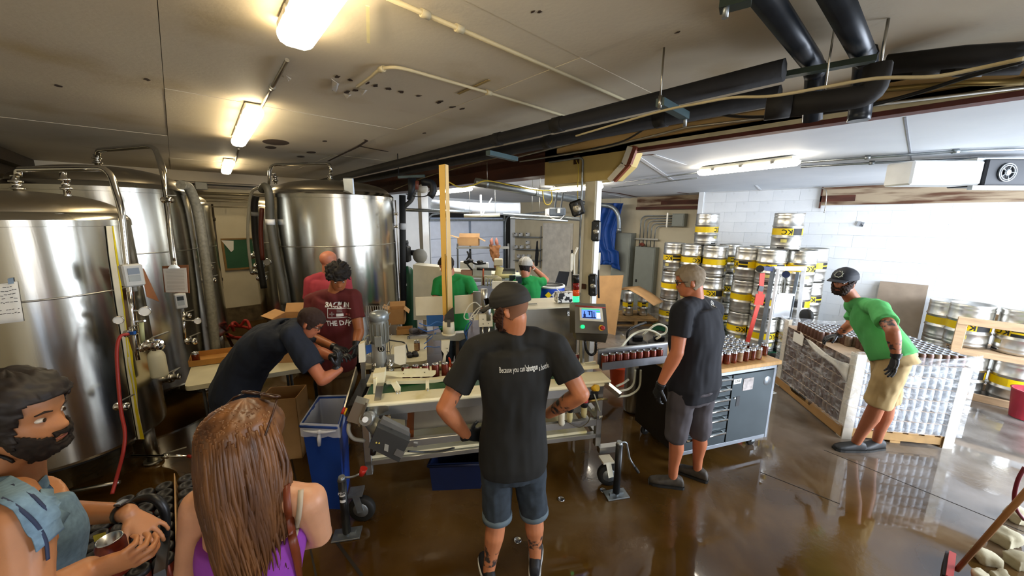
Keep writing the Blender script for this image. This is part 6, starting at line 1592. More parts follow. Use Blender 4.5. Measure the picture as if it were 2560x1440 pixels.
for (a0, a1, b0_, b1_, lb) in ((-.365, -.003, -.005, .64, 'shallow cardboard tray of cans left of the divider'), (.003, .37, -.005, .64, 'shallow cardboard tray of cans right of the divider')):
    t = thing('can_tray', lb, 'tray', GP((a0 + a1) / 2, 0, zt - .005), world=True)
    for (p, q) in (((a0, b0_), (a1, b0_)), ((a0, b1_), (a1, b1_)), ((a0, b0_), (a0, b1_)), ((a1, b0_), (a1, b1_))):
        mb = MB(); mb.bar(GP(p[0], p[1], zt + .02), GP(q[0], q[1], zt + .02), .004, .05); mb.build('wall', card, t)
    mb = MB(); mb.prism([GP(a0, b0_, zt - .004), GP(a1, b0_, zt - .004), GP(a1, b1_, zt - .004), GP(a0, b1_, zt - .004)], UP * .003); mb.build('bottom', card, t)
mb = MB(); mb.bar(GP(0, -.01, zt + .10), GP(0, .64, zt + .10), .003, .08); tag(mb.build('cardboard_divider', card2), 'upright cardboard divider between the two trays of capped cans', 'cardboard')
stk = thing('stacked_trays', 'lower stack of canned trays under the capped cans', 'trays', GP(0, .4, 0), world=True)
for k in range(6):
    mb = MB(); mb.obox(GP(.0, .32, .07 + k * .122), e1, e2, UP, .36, .31, .055, .004); mb.build('tray', card if k % 2 else card2, stk)
# hand truck handle next to the bearded visitor
ht = thing('hand_truck', 'black hand truck with a yellow tag standing by the bearded visitor', 'trolley', F(290, 1330, .5), world=True)
r_ = 1.25
mb = MB(); mb.tube(spline([H(330, 1262, r_), H(352, 1247, r_), H(385, 1246, r_), H(408, 1268, r_), H(414, 1305, r_), H(412, 1350, r_)], 6), .016, 10); mb.build('handle', black, ht)
mb = MB(); mb.bar(H(262, 1372, 1.09), H(404, 1372, 1.2), .03, .03); mb.build('cross_bar', black, ht)
mb = MB(); mb.bar(H(262, 1346, 1.04), H(264, 1440, 1.0), .04, .03); mb.build('upright', black, ht)
mb = MB(); mb.bar(H(412, 1350, r_), H(400, 1440, 1.02), .03, .03); mb.build('upright', black, ht)
mb = MB(); q = H(262, 1440, .98); mb.bar((q.x, q.y, 0), (q.x, q.y, q.z), .05, .03); mb.build('post', black, ht)
mb = MB(); mb.prism([H(232, 1340, 1.14), H(262, 1331, 1.14), H(268, 1365, 1.12), H(245, 1390, 1.12)], FWD * .003); mb.build('yellow_tag', M('yellow_tag', 'c9b92e', .5), ht)
# ================================================================= PEOPLE
class Blob(MB):
    def cap(s, a, b, ra, rb=None, n=14, flat=False):
        a, b = V(a), V(b); rb = ra if rb is None else rb; d = (b - a)
        if d.length < 1e-5: return s.sphere(a, ra)
        d = d.normalized()
        if flat: return s.tube([a, b], [ra, rb], n)
        pts = []; rs = []
        for k in range(4):
            t = PI / 2 * (1 - k / 4); pts.append(a - d * ra * math.sin(t)); rs.append(max(ra * math.cos(t), 1e-4))
        pts += [a, b]; rs += [ra, rb]
        for k in range(1, 5):
            t = PI / 2 * k / 4; pts.append(b + d * rb * math.sin(t)); rs.append(max(rb * math.cos(t), 1e-4))
        return s.tube(pts, rs, n)
    def limb(s, pts, rs, n=14):
        for i in range(len(pts) - 1): s.cap(pts[i], pts[i + 1], rs[i], rs[i + 1], n)
    def loft(s, secs, n=24, pw=1.0):   # secs: (centre, x half-vector, y half-vector)
        vs = []
        for (c, x, y) in secs:
            for k in range(n):
                a = 2 * PI * k / n; ca_, sa_ = math.cos(a), math.sin(a)
                vs.append(c + x * math.copysign(abs(ca_) ** pw, ca_) + y * math.copysign(abs(sa_) ** pw, sa_))
        fs = []
        for i in range(len(secs) - 1):
            for k in range(n): fs.append((i * n + k, i * n + (k + 1) % n, (i + 1) * n + (k + 1) % n, (i + 1) * n + k))
        fs.append(tuple(range(n - 1, -1, -1))); fs.append(tuple((len(secs) - 1) * n + k for k in range(n)))
        return s.add(vs, fs, True)
    def fuse(s, name, mats, parent, voxel=.008, smooth=4, wr=None, pick=None):
        o = MB.build(s, name, mats[0] if isinstance(mats, list) else mats, None)
        m = o.modifiers.new('r', 'REMESH'); m.mode = 'VOXEL'; m.voxel_size = voxel; m.use_smooth_shade = True
        if smooth:
            m = o.modifiers.new('s', 'SMOOTH'); m.iterations = smooth; m.factor = .5
        dg = bpy.context.evaluated_depsgraph_get(); dg.update()
        me = bpy.data.meshes.new_from_object(o.evaluated_get(dg))
        old = o.data; o.modifiers.clear(); o.data = me; bpy.data.meshes.remove(old); me.name = name
        n = len(me.vertices); co = np.empty(n * 3, np.float32); me.vertices.foreach_get('co', co); co = co.reshape(-1, 3)
        if wr:
            amp, fx, fz = wr; nr = np.empty(n * 3, np.float32); me.vertices.foreach_get('normal', nr); nr = nr.reshape(-1, 3)
            d = np.array([noise.noise(Vector((p[0] * fx, p[1] * fx, p[2] * fz))) + .5 * noise.noise(Vector((p[0] * fx * 2.3 + 5, p[1] * fx * 2.3, p[2] * fz * 2.1))) for p in co], np.float32)
            co = co + nr * (d * amp)[:, None]
        off = WOFF.get(parent.name) if parent is not None else None
        if pick:
            me.materials.clear()
            for mm in mats: me.materials.append(mm)
            idx = np.zeros(len(me.polygons), np.int32)
            for i, p in enumerate(me.polygons):
                idx[i] = pick(Vector(co[p.vertices[0]]))
            me.polygons.foreach_set('material_index', idx)
        if off is not None: co = co - np.array(off, np.float32)
        me.vertices.foreach_set('co', co.reshape(-1)); me.polygons.foreach_set('use_smooth', [True] * len(me.polygons)); me.update()
        if parent is not None:
            o.parent = parent
            if off is not None: WOFF[o.name] = off
        return o

_hz = [-.120, -.115, -.105, -.090, -.078, -.065, -.052, -.042, -.030, -.015, 0, .015, .03, .05, .07, .09, .105, .115, .119]
_hf = [.030, .058, .080, .086, .083, .088, .089, .087, .086, .085, .082, .087, .091, .089, .080, .062, .040, .018, .001]
_hb = [-.0, .005, .000, -.015, -.030, -.048, -.062, -.072, -.082, -.092, -.098, -.102, -.104, -.102, -.094, -.075, -.050, -.022, -.001]
_hs = [.020, .034, .044, .052, .057, .061, .064, .066, .068, .070, .072, .074, .076, .077, .073, .060, .041, .019, .001]
def headpt(th, z, off=0.0, s=1.0, nose=True):
    zz = max(-.12, min(.119, z))
    f, b, sx = (float(np.interp(zz, _hz, a)) for a in (_hf, _hb, _hs))
    c, q = math.cos(th), math.sin(th)
    mid = (f + b) / 2; hy = (f - b) / 2
    x = sx * math.copysign(abs(q) ** .92, q); y = mid + hy * math.copysign(abs(c) ** .92, c)
    if nose:
        at = abs(((th + PI) % (2 * PI)) - PI)
        npf = float(np.interp(z, [-.048, -.040, -.034, -.02, .0, .018], [0, .012, .024, .017, .008, 0]))
        y += npf * math.exp(-(at / .17) ** 2) + npf * .25 * math.exp(-((at - .20) / .09) ** 2) * (1 if -.045 < z < -.02 else 0)
        y += .0045 * math.exp(-(at / .28) ** 2) * (math.exp(-((z + .058) / .005) ** 2) + math.exp(-((z + .071) / .005) ** 2))
        y -= .004 * math.exp(-(at / .30) ** 2) * math.exp(-((z + .0645) / .003) ** 2)
        e = math.exp(-((at - .42) / .17) ** 2) * math.exp(-((z - .002) / .014) ** 2); y -= .010 * e
        y += .004 * math.exp(-((at - .36) / .25) ** 2) * math.exp(-((z - .022) / .007) ** 2)
        x *= 1 + .03 * math.exp(-((at - .9) / .3) ** 2) * math.exp(-((z + .02) / .02) ** 2)
    k = 1 + off / .085
    if off:
        x, y = x * k, mid + (y - mid) * k
        z = z * (1 + off / .118) if z > 0 else z
    return Vector((x, y, z)) * s

def headframe(f, u=(0, 0, 1)):
    f = V(f).normalized(); u = V(u); x = f.cross(u).normalized(); z = x.cross(f).normalized(); return x, f, z
def fr_pt(c, fr, p): return c + fr[0] * p.x + fr[1] * p.y + fr[2] * p.z
def head_shapes(B, c, fr, s=1.0):
    n = 40; secs = []
    zs = np.linspace(-.119, .1185, 46)
    vs = [fr_pt(c, fr, headpt(2 * PI * k / n, float(z), 0, s)) for z in zs for k in range(n)]
    fs = [(i * n + k, (i + 1) * n + k, (i + 1) * n + (k + 1) % n, i * n + (k + 1) % n) for i in range(len(zs) - 1) for k in range(n)]
    fs.append(tuple(range(n))); fs.append(tuple((len(zs) - 1) * n + k for k in range(n - 1, -1, -1)))
    B.add(vs, fs, True)
    for sd in (-1, 1):
        e = fr_pt(c, fr, Vector((sd * .074, -.012, -.012)) * s)
        B.sphere(e, .03 * s, 10, 8, (.32, .62, 1.05), (fr[0], (fr[1] - fr[0] * sd * -.5).normalized(), fr[2]))
def head_shell(c, fr, s, off, mask, name, mat, parent, amp=0.0, freq=60, strands=(1, 1, 1), thick=.006, nose=False, nu=72, nv=56, zlo=-.12, zhi=.119):
    mb = MB(); idx = {}
    zs = np.linspace(zlo, zhi, nv)
    for i, z in enumerate(zs):
        for k in range(nu):
            th = 2 * PI * k / nu
            o_ = off(th, z) if callable(off) else off
            p = headpt(th, float(z), o_, s, nose)
            if amp:
                q = Vector((p.x * strands[0], p.y * strands[1], p.z * strands[2])) * freq
                p = p * (1 + amp * (noise.noise(q) + .5 * noise.noise(q * 2.1)) / .09 * 1.0)
            idx[i, k] = len(mb.v); mb.v.append(tuple(fr_pt(c, fr, p)))
    for i in range(nv - 1):
        for k in range(nu):
            th = 2 * PI * (k + .5) / nu; at = ((th + PI) % (2 * PI)) - PI
            if mask(at, (zs[i] + zs[i + 1]) / 2):
                mb.f.append((idx[i, k], idx[i, (k + 1) % nu], idx[i + 1, (k + 1) % nu], idx[i + 1, k])); mb.m.append(0); mb.sm.append(True)
    if mask(0, .118) or mask(PI, .118):
        mb.f.append(tuple(idx[nv - 1, k] for k in range(nu))); mb.m.append(0); mb.sm.append(True)
    o = mb.build(name, mat, parent)
    # drop loose vertices
    me = o.data; usedv = sorted({i for p in me.polygons for i in p.vertices}); mp = {v: i for i, v in enumerate(usedv)}
    vs = [me.vertices[i].co.copy() for i in usedv]; fs = [[mp[i] for i in p.vertices] for p in me.polygons]
    me2 = bpy.data.meshes.new(name); me2.from_pydata(vs, [], fs); me2.materials.append(mat); me2.polygons.foreach_set('use_smooth', [True] * len(fs)); me2.update()
    o.data = me2; bpy.data.meshes.remove(me)
    md = o.modifiers.new('thickness', 'SOLIDIFY'); md.thickness = thick * s; md.offset = 0
    return o
def hand_shapes(B, wr, d, pn, side, curl=.3, s=1.0, spread=.10, grow=0.0, thumb_out=.8, curls=None):
    "d: direction of the fingers, pn: palm normal (towards the palm), side: +1 thumb on x side"
    d = V(d).normalized(); pn = V(pn); pn = (pn - d * pn.dot(d)).normalized(); x = d.cross(pn).normalized() * side
    g = grow
    B.loft([(wr - d * .01 * s, x * (.026 * s + g), pn * (.019 * s + g)), (wr + d * .02 * s, x * (.032 * s + g), pn * (.018 * s + g)), (wr + d * .06 * s, x * (.041 * s + g), pn * (.015 * s + g)), (wr + d * .092 * s, x * (.040 * s + g), pn * (.012 * s + g))], 16, .9)
    L = [.072, .082, .076, .060]
    for k in range(4):
        o = (1.5 - k) * .0235 * s
        base = wr + d * (.090 - abs(k - 1.2) * .004) * s + x * o
        a = curls[k] if curls else curl * (1 + .12 * k)
        dd = (d + x * (1.5 - k) * spread).normalized(); p = base; r = (.0092 - .0006 * (k == 3)) * s + g; ang = a * .5
        for j, f_ in enumerate((.45, .31, .24)):
            v = dd * math.cos(ang) + pn * math.sin(ang); q = p + v * L[k] * f_ * s
            B.cap(p, q, r, r * .93, 10); p = q; r *= .93; ang += a * (1.0 if j == 0 else .8)
    tb = wr + d * .025 * s + x * .030 * s; v = (x * thumb_out + d * .7 + pn * .35).normalized()
    q = tb + v * .042 * s; B.cap(tb, q, .0135 * s + g, .011 * s + g, 10); v2 = (v * .6 + d * .7 + pn * (.2 + curl * .4)).normalized(); B.cap(q, q + v2 * .032 * s, .0105 * s + g, .009 * s + g, 10)

skinm = {}
def skin(col, k2): return M('skin_' + col, col, .45, 0, .06, 9, .05, 120, sss=.12)
def tattoo(col): return M('tattoo_' + col, col, .5, 0, 0, 26, 0, col2='3a3330', thr=(.46, .56))

def person(label, c, p, cat='person', group=None):
    """p: joints as world points. keys head, face, up, neck, sa, sb, ea, eb, wa, wb, pel, ha, hb, ka, kb, aa, ab, mid(optional)"""
    base = p.get('base') or Vector((p['pel'].x, p['pel'].y, 0))
    t = thing('person', label, 'person', base, world=True)
    k = p.get('k', 1.0); sk = p['skin']; vox = p.get('vox', .008)
    fr = headframe(p['face'], p.get('up', (0, 0, 1))); hs = p.get('hs', 1.0)
    side = (p['sb'] - p['sa']).normalized(); hside = (p['hb'] - p['ha']).normalized()
    S_ = (p['sa'] + p['sb']) / 2; sw = (p['sb'] - p['sa']).length / 2
    pel = p['pel']; mid = p.get('mid') or (pel * .5 + S_ * .5)
    neckb = p['neck']
    def spine(tv):
        a, b, c_ = pel, mid, S_
        if tv <= 1: q = a * (1 - tv) ** 2 + (b * 2 - (a + c_) / 2) * 2 * tv * (1 - tv) + c_ * tv * tv
        else: q = c_ + (neckb - c_) * (tv - 1)
        return q
    def axis(tv):
        e = .03; d = spine(min(tv + e, 1.9)) - spine(tv - e); return d.normalized()
    bulk = p.get('bulk', 1.0); belly = p.get('belly', 1.0)
    W = [(-.12, .155, .105), (0, .168, .115), (.2, .160, .112), (.4, .150, .108), (.6, .160, .115), (.8, .172, .118), (.93, .172, .105), (1.0, .155, .09), (1.25, .10, .07), (1.6, .06, .055)]
    def torso(B, g, t0, t1, flare=0.0, wk=1.0):
        secs = []; n = 14
        for i in range(n + 1):
            tv = t0 + (t1 - t0) * i / n
            w_ = float(np.interp(tv, [a[0] for a in W], [a[1] for a in W])) * k * bulk; d_ = float(np.interp(tv, [a[0] for a in W], [a[2] for a in W])) * k * bulk
            if .0 < tv < .7: w_ *= 1 + (belly - 1) * .6; d_ *= belly
            if tv > .8: w_ = max(min(w_, sw * (1.02 if tv < .95 else .9)), .06 * k) if tv < 1.1 else w_
            x = (hside * (1 - min(tv, 1)) + side * max(0, min(tv, 1))).normalized(); ax_ = axis(tv); x = (x - ax_ * x.dot(ax_)).normalized(); y = ax_.cross(x)
            e = flare * max(0, 1 - (tv - t0) / .5)
            secs.append((spine(tv), x * (w_ + g + e), y * (d_ + g + e)))
        B.loft(secs, 26, .86)
    B = Blob()
    torso(B, -.008, -.1, .80 if p.get('shirt') else 1.0)
    # shoulders, trapezius, neck, head
    hc_ = p['head']; B.cap(neckb - UP * .03, fr_pt(hc_, fr, Vector((0, -.022, -.055)) * hs), p.get('neckr', .063) * k, .060 * hs)
    B.cap(neckb - UP * .02, S_ * .35 + neckb * .65, .06 * k, .062 * k)
    for s_ in (p['sa'], p['sb']): B.limb([neckb * .6 + s_ * .4 - UP * .0, s_], [.045 * k, .056 * k * bulk])
    head_shapes(B, hc_, fr, hs)
    for (s_, e_, w_) in (('sa', 'ea', 'wa'), ('sb', 'eb', 'wb')):
        a, b, c_ = p[s_], p[e_], p[w_]; ak = p.get('armk', 1.0) * k
        m1 = a * .6 + b * .4; m2 = b * .72 + c_ * .28
        B.limb([a, m1, b], [.056 * ak, .050 * ak, .040 * ak]); B.limb([b, m2, c_], [.042 * ak, .043 * ak, .0275 * ak])
    for h_ in p.get('hands', []): hand_shapes(B, **h_)
    if p.get('legs', True):
        for (h_, k_, a_) in (('ha', 'ka', 'aa'), ('hb', 'kb', 'ab')):
            a, b, c_ = p[h_], p[k_], p[a_]; lk = p.get('legk', 1.0) * k
            back = p.get('calf', Vector((0, 0, 0)))
            B.limb([a, a * .5 + b * .5, b], [.088 * lk, .076 * lk, .056 * lk]); B.limb([b, b * .68 + c_ * .32 + back * .012, b * .3 + c_ * .7, c_], [.055 * lk, .058 * lk, .042 * lk, .036 * lk])
            f_ = p.get('foot_' + a_[1]) or p.get('foot'); 
            if f_ is not None:
                B.cap(Vector((c_.x, c_.y, .045)) - f_ * .02, Vector((c_.x, c_.y, .03)) + f_ * .13, .036, .026)
    pick = p.get('pick'); 
    body = B.fuse('body', [skin(sk, 0), tattoo(sk)] if pick else skin(sk, 0), t, vox, 3, None, pick)
    # eyes
    if p.get('eyes', True):
        for sd in (-1, 1):
            e = fr_pt(hc_, fr, Vector((sd * .0315, .0685, .002)) * hs)
            mb = MB(); mb.sphere(e, .0115 * hs, 12, 8, (1, 1, .62), (fr[0], fr[1], fr[2])); eo = mb.build('eye', M('eye_white', 'd8d0c4', .2), t)
            mb = MB(); mb.lathe([(0, .0006), (.0058 * hs, .0)], 12, e + fr[1] * .0112 * hs, ax=fr[1]); mb.build('iris', M('iris_dark', '2c1d14', .2), eo)
            mb = MB(); b0 = Vector((sd * .016, .0865, .020)) * hs; b1 = Vector((sd * .033, .085, .026)) * hs; b2 = Vector((sd * .047, .072, .021)) * hs
            mb.tube([fr_pt(hc_, fr, q) for q in (b0, b1, b2)], [.0028 * hs, .0034 * hs, .002 * hs], 6); mb.build('eyebrow', p.get('browm', M('brow_dark', '2b1c12', .8)), t)
        mb = MB(); pts = [Vector((x * .024, float(.0905 - .010 * abs(x) ** 1.6), -.0645 - .002 * abs(x))) * hs for x in (-1, -.5, 0, .5, 1)]
        mb.tube([fr_pt(hc_, fr, q) for q in pts], [.001, .0035 * hs, .004 * hs, .0035 * hs, .001], 6); mb.build('lips', M('lip_' + sk, 'a35f4e', .45), t)
    # shirt ----------------------------------------------------------
    sh = p.get('shirt')
    if sh:
        B = Blob(); torso(B, .014, sh.get('t0', -.1), sh.get('t1', 1.12), sh.get('flare', .012))
        for s_ in (p['sa'], p['sb']): B.limb([neckb - UP * .035, neckb * .5 + s_ * .5 - UP * .006, s_], [.070 * k, .062 * k * bulk, .069 * k * bulk])
        B.cap(neckb - UP * .045, S_, .085 * k, .10 * k)
        if sh.get('sleeve', .6):
            for (s_, e_, w_) in (('sa', 'ea', 'wa'), ('sb', 'eb', 'wb')):
                a, b = p[s_], p[e_]; f_ = sh['sleeve'] if 'sleeve' in sh else .6
                q = a + (b - a) * f_; B.cap(a, a + (b - a) * .3, .068 * k * bulk, .068 * k * bulk); B.cap(a + (b - a) * .05, q, .068 * k * bulk, sh.get('cuff', .070) * k, flat=True)
        B.fuse('shirt', sh['mat'], t, .009, 3, (sh.get('wr', .009), 9, 4))
    for nm_, key in (('shorts', 'shorts'), ('trousers', 'trousers')):
        sr = p.get(key)
        if not sr: continue
        B = Blob(); torso(B, .012, -.16, sr.get('t1', .04))
        for (h_, k_, a_) in (('ha', 'ka', 'aa'), ('hb', 'kb', 'ab')):
            a, b, c_ = p[h_], p[k_], p[a_]
            f_ = sr.get('len', .95)
            if key == 'shorts':
                q = a + (b - a) * f_ if f_ <= 1 else b + (c_ - b) * (f_ - 1); B.cap(a + UP * .03, a + (b - a) * .3, .105 * k, .102 * k)
                B.cap(a, b if f_ > 1 else q, .104 * k, sr.get('cuff', .088) * k, flat=f_ <= 1)
                if f_ > 1: B.cap(b, q, sr.get('cuff', .088) * k, sr.get('cuff', .088) * k, flat=True)
            else:
                kk = k * p.get('legk', 1.0); B.limb([a + UP * .02, a * .5 + b * .5, b], [.108 * kk, .096 * kk, .078 * kk]); B.limb([b, b * .6 + c_ * .4, c_], [.078 * kk, .076 * kk, .062 * kk])
        so = B.fuse(nm_, sr['mat'], t, .010, 3, (.010, 10, 6))
        if sr.get('hem'):
            for (h_, k_, a_) in (('ha', 'ka', 'aa'), ('hb', 'kb', 'ab')):
                a, b, c_ = p[h_], p[k_], p[a_]; q = b + (c_ - b) * (sr['len'] - 1) if sr['len'] > 1 else a + (b - a) * sr['len']; d = (b - a).normalized()
                mb = MB(); mb.tube([q - d * .03, q - d * .028, q + d * .004, q + d * .005], [sr['cuff'] * k * .99, sr['cuff'] * k + .006, sr['cuff'] * k + .006, sr['cuff'] * k * .9], 24); mb.build('rolled_hem', sr['hem'], t)
    # shoes ------------------------------------------------------------
    if p.get('shoes'):
        for a_ in ('aa', 'ab'):
            c_ = p[a_]; f_ = p.get('foot_' + a_[1]) or p['foot']; x = Vector((f_.y, -f_.x, 0)); g0 = Vector((c_.x, c_.y, 0)) - f_ * .06
            B = Blob(); B.loft([(g0 + UP * .012, x * .030, f_ * .0 + UP * .012), ][:0] + [(g0 + f_ * u + UP * (h / 2 + .012), x * w__, UP * h / 2) for (u, w__, h) in ((-.03, .022, .05), (-.015, .033, .085), (.03, .038, .105), (.08, .040, .085), (.13, .045, .068), (.18, .047, .056), (.22, .042, .044), (.245, .028, .03))], 16, .8)
            so = B.fuse('shoe', p['shoes'], t, .007, 3)
            mb = MB(); out = []
            for (u, w__) in ((-.035, .02), (-.02, .034), (.03, .040), (.08, .041), (.13, .047), (.18, .050), (.22, .045), (.25, .028)): out.append((u, w__))
            poly = [g0 + f_ * u + x * w__ for u, w__ in out] + [g0 + f_ * u - x * w__ for u, w__ in reversed(out)]
            mb.prism([Vector((q.x, q.y, .001)) for q in poly], UP * .02); mb.build('sole', p.get('sole', rubber), so)
    for g_ in p.get('gloves', []):
        B = Blob(); hand_shapes(B, grow=.0015, **g_); w_ = g_['wr']; d = V(g_['d']).normalized(); B.cap(w_ + d * .01, w_ - d * .035, .032, .036, flat=True)
        B.fuse('glove', M('black_nitrile', '1a1b1d', .42), t, .0048, 2)
    return t, fr
def J(x, y, r): return H(x, y, r)

def haircut(t, c, fr, s, mat, off=.008, amp=.012, freq=45, line=.045, side=-.035, back=-.075, strands=(1, 1, .35)):
    def mask(at, z):
        a = abs(at)
        lo = line if a < .75 else (line + (side - line) * min(1, (a - .75) / .45) if a < 1.35 else side + (back - side) * min(1, (a - 1.35) / .8))
        if 1.45 < a < 1.75 and z < .012: return False
        return z > lo
    return head_shell(c, fr, s, off, mask, 'hair', mat, t, amp, freq, strands)
def beard(t, c, fr, s, mat, off=.007, top=-.040, amp=.008, low=-.12, mst=True):
    def mask(at, z):
        a = abs(at)
        if a > 1.45: return False
        if mst and a < .36 and -.053 < z < -.043: return True
        if a < .30 and -.072 < z <= -.053: return False
        if a < .32: return z < -.074
        return z < top + (a - .3) * .045
    return head_shell(c, fr, s, off, mask, 'beard', mat, t, amp, 120, (1, 1, .6), zlo=low)
def cap_hat(t, c, fr, s, mat, off=.016, low=.028, brim_dir=1, brim=True, mat_b=None, droop=.0):
    o = head_shell(c, fr, s, lambda th, z: off + .012 * max(0, z - .06) / .06, lambda at, z: z > low, 'cap', mat, t, 0, 1, thick=.004)
    if brim:
        mb = MB()
        def bf(u, v_):
            a = (u - .5) * 1.9; p0 = headpt(a if brim_dir > 0 else PI + a, low + .006, off + .002, s, False)
            out = Vector((0, brim_dir, 0)); L = .075 * math.cos(a * .75) * s; q = p0 + out * (L * v_); q.z += -.012 * v_ * v_ - .010 * (abs(a) ** 2) * v_ - droop * v_
            return fr_pt(c, fr, q)
        mb.grid(bf, 16, 5); b = mb.build('brim', mat_b or mat, o, solid=.004)
    return o
def glasses(t, c, fr, s, mat=None, z0=.006, sun=True, y0=.094):
    mb = MB(); P_ = lambda x, y, z: fr_pt(c, fr, Vector((x, y, z)) * s)
    for sd in (-1, 1):
        ring = [P_(sd * .033 + .023 * math.cos(a), y0 - .006 * abs(math.cos(a)) * 0 - .004, z0 + .016 * math.sin(a)) for a in [2 * PI * k / 16 for k in range(16)]]
        mb.tube(ring, .0022, 6, closed=True)
        mb.tube([P_(sd * .056, y0 - .006, z0 + .008), P_(sd * .074, .05, z0 + .008), P_(sd * .078, -.02, z0 - .002)], .0026, 6)
    mb.tube([P_(-.011, y0 - .003, z0 + .004), P_(.011, y0 - .003, z0 + .004)], .0022, 6)
    g = mb.build('glasses', mat or black, t)
    if sun:
        for sd in (-1, 1):
            mb = MB(); mb.lathe([(0, .001), (.021 * s, .0)], 14, P_(sd * .033, y0 - .005, z0), ax=fr[1]); mb.build('lens', M('dark_lens', '15100c', .1), g)
    return g

# --- 1: man in the black cap, back to the camera ------------------------
blackt = M('black_cotton', '171714', .85, 0, .15, 4); navyt = M('navy_cotton', '141c2b', .85, 0, .12, 4); denim = M('dark_denim', '2a333b', .85, 0, .15, 25)
FC = FWD
face1 = (-RGT * .93 + FWD * .42 - UP * .26)
r1 = 1.95
p = dict(skin='b8754f', head=J(1276, 770, 1.93), face=face1, neck=J(1285, 828, 1.95), sa=J(1190, 874, 1.95), sb=J(1386, 866, 1.97), ea=J(1112, 1020, 1.86), eb=J(1452, 985, 1.88), wa=J(1165, 1086, 1.99), wb=J(1372, 1034, 2.10),
    pel=J(1283, 1140, 1.98), ha=J(1240, 1165, 1.96), hb=J(1322, 1160, 2.0), ka=J(1243, 1292, 1.93), kb=J(1335, 1280, 2.0), aa=F(1222, 1425, .09), ab=F(1338, 1392, .09), bulk=1.16, armk=1.2, legk=1.06, vox=.007,
    foot_a=(FWD * .96 - RGT * .25).normalized(), foot_b=(FWD * .98 + RGT * .12).normalized(), calf=-FWD, eyes=True,
    shirt=dict(mat=blackt, t0=-.10, t1=1.18, sleeve=.66, cuff=.088), shorts=dict(mat=denim, len=1.0, cuff=.088, hem=M('denim_cuff', '5c6a72', .85)), shoes=M('black_shoe', '16171b', .6), sole=white,
    gloves=[dict(wr=J(1168, 1088, 2.0), d=(RGT * .8 + FWD * .5 - UP * .25), pn=(-UP * .2 + FWD * .6 - RGT * .5), side=1, curl=.35)])
L1 = [(J(1222, 1375, 1.91), .085), (J(1340, 1340, 1.99), .075), (J(1160, 990, 1.9), .07), (J(1405, 1015, 1.98), .09), (J(1140, 1050, 1.9), .03)]
p['pick'] = lambda v: 1 if any((v - c).length < r for c, r in L1) else 0
p1, f1 = person('man in a black cap and black T-shirt with hands on hips, back turned', None, p)
c1 = p['head']
beard(p1, c1, f1, 1, M('brown_beard', '3a1f10', .85), .016, -.03, .012)
haircut(p1, c1, f1, 1, M('shaved_hair', '7d5236', .8), .002, .0, 45, .03, -.03, -.06)
cap_hat(p1, c1, f1, 1, M('dark_grey_cap', '23211c', .75, 0, .1), .018, .020)
mb = MB(); mb.tube([fr_pt(c1, f1, headpt(1.05, .03, .022)), fr_pt(c1, f1, headpt(1.25, .055, .024)), fr_pt(c1, f1, headpt(1.9, .03, .022)), fr_pt(c1, f1, headpt(2.1, -.012, .012))], .0028, 6); gg = mb.build('sunglasses', black, p1)
mb = MB(); 
for sd in (-1, 1): mb.obox(fr_pt(c1, f1, headpt(sd * .38, .05, .03)), f1[0], f1[1], f1[2], .028, .003, .018, .003)
mb.build('sunglass_lens', M('dark_lens', '15100c', .1), gg)
def cloth_text(pp, txt, size, px, py, rt, up, mat, nm='lettering', bold=0, align='CENTER', squash=1.0, flat=None, thr=.4, width=None):
    sh = [c for c in pp.children if c.name.startswith('shirt')][0]; off = Vector(WOFF[pp.name])
    tree = BVHTree.FromPolygons([v.co + off for v in sh.data.vertices], [tuple(q.vertices) for q in sh.data.polygons])
    d = ray(px, py).normalized(); hit = tree.ray_cast(Vector((0, 0, HC)), d)
    if hit[0] is None: print('text missed', txt); return None
    c = hit[0]; rt = V(rt).normalized(); up = V(up); up = (up - rt * up.dot(rt)).normalized(); n_ = rt.cross(up)
    if n_.dot(Vector((0, 0, HC)) - c) < 0: n_ = -n_
    mb = MB()
    vs, fs = flat if flat else text_mesh(txt, size, 0, align, bold, squash)
    if width:
        xs = [v.x for v in vs]; kx = width / (max(xs) - min(xs)); vs = [Vector(((v.x - (max(xs) + min(xs)) / 2) * kx, v.y, 0)) for v in vs]
    out = []
    for v in vs:
        q = c + rt * v.x + up * v.y + n_ * .10; h = tree.ray_cast(q, -n_, thr); out.append((h[0] if h[0] is not None else q - n_ * .10) + n_ * .0045)
    mb.add(out, fs, False); return mb.build(nm, mat, sh)
ink = M('print_white', 'e0dfd6', .7, 0, 0)
sl = (-UP * 0 + RGT).normalized()
tr_ = RGT + UP * .07
cloth_text(p1, "Because you can't", .044, 1283, 924, tr_, UP, ink, width=.150)
cloth_text(p1, "shotgun", .044, 1331, 919, tr_, UP, ink, bold=.0008, width=.059)
cloth_text(p1, "a bottle.", .044, 1360, 916, tr_, UP, ink, width=.060)

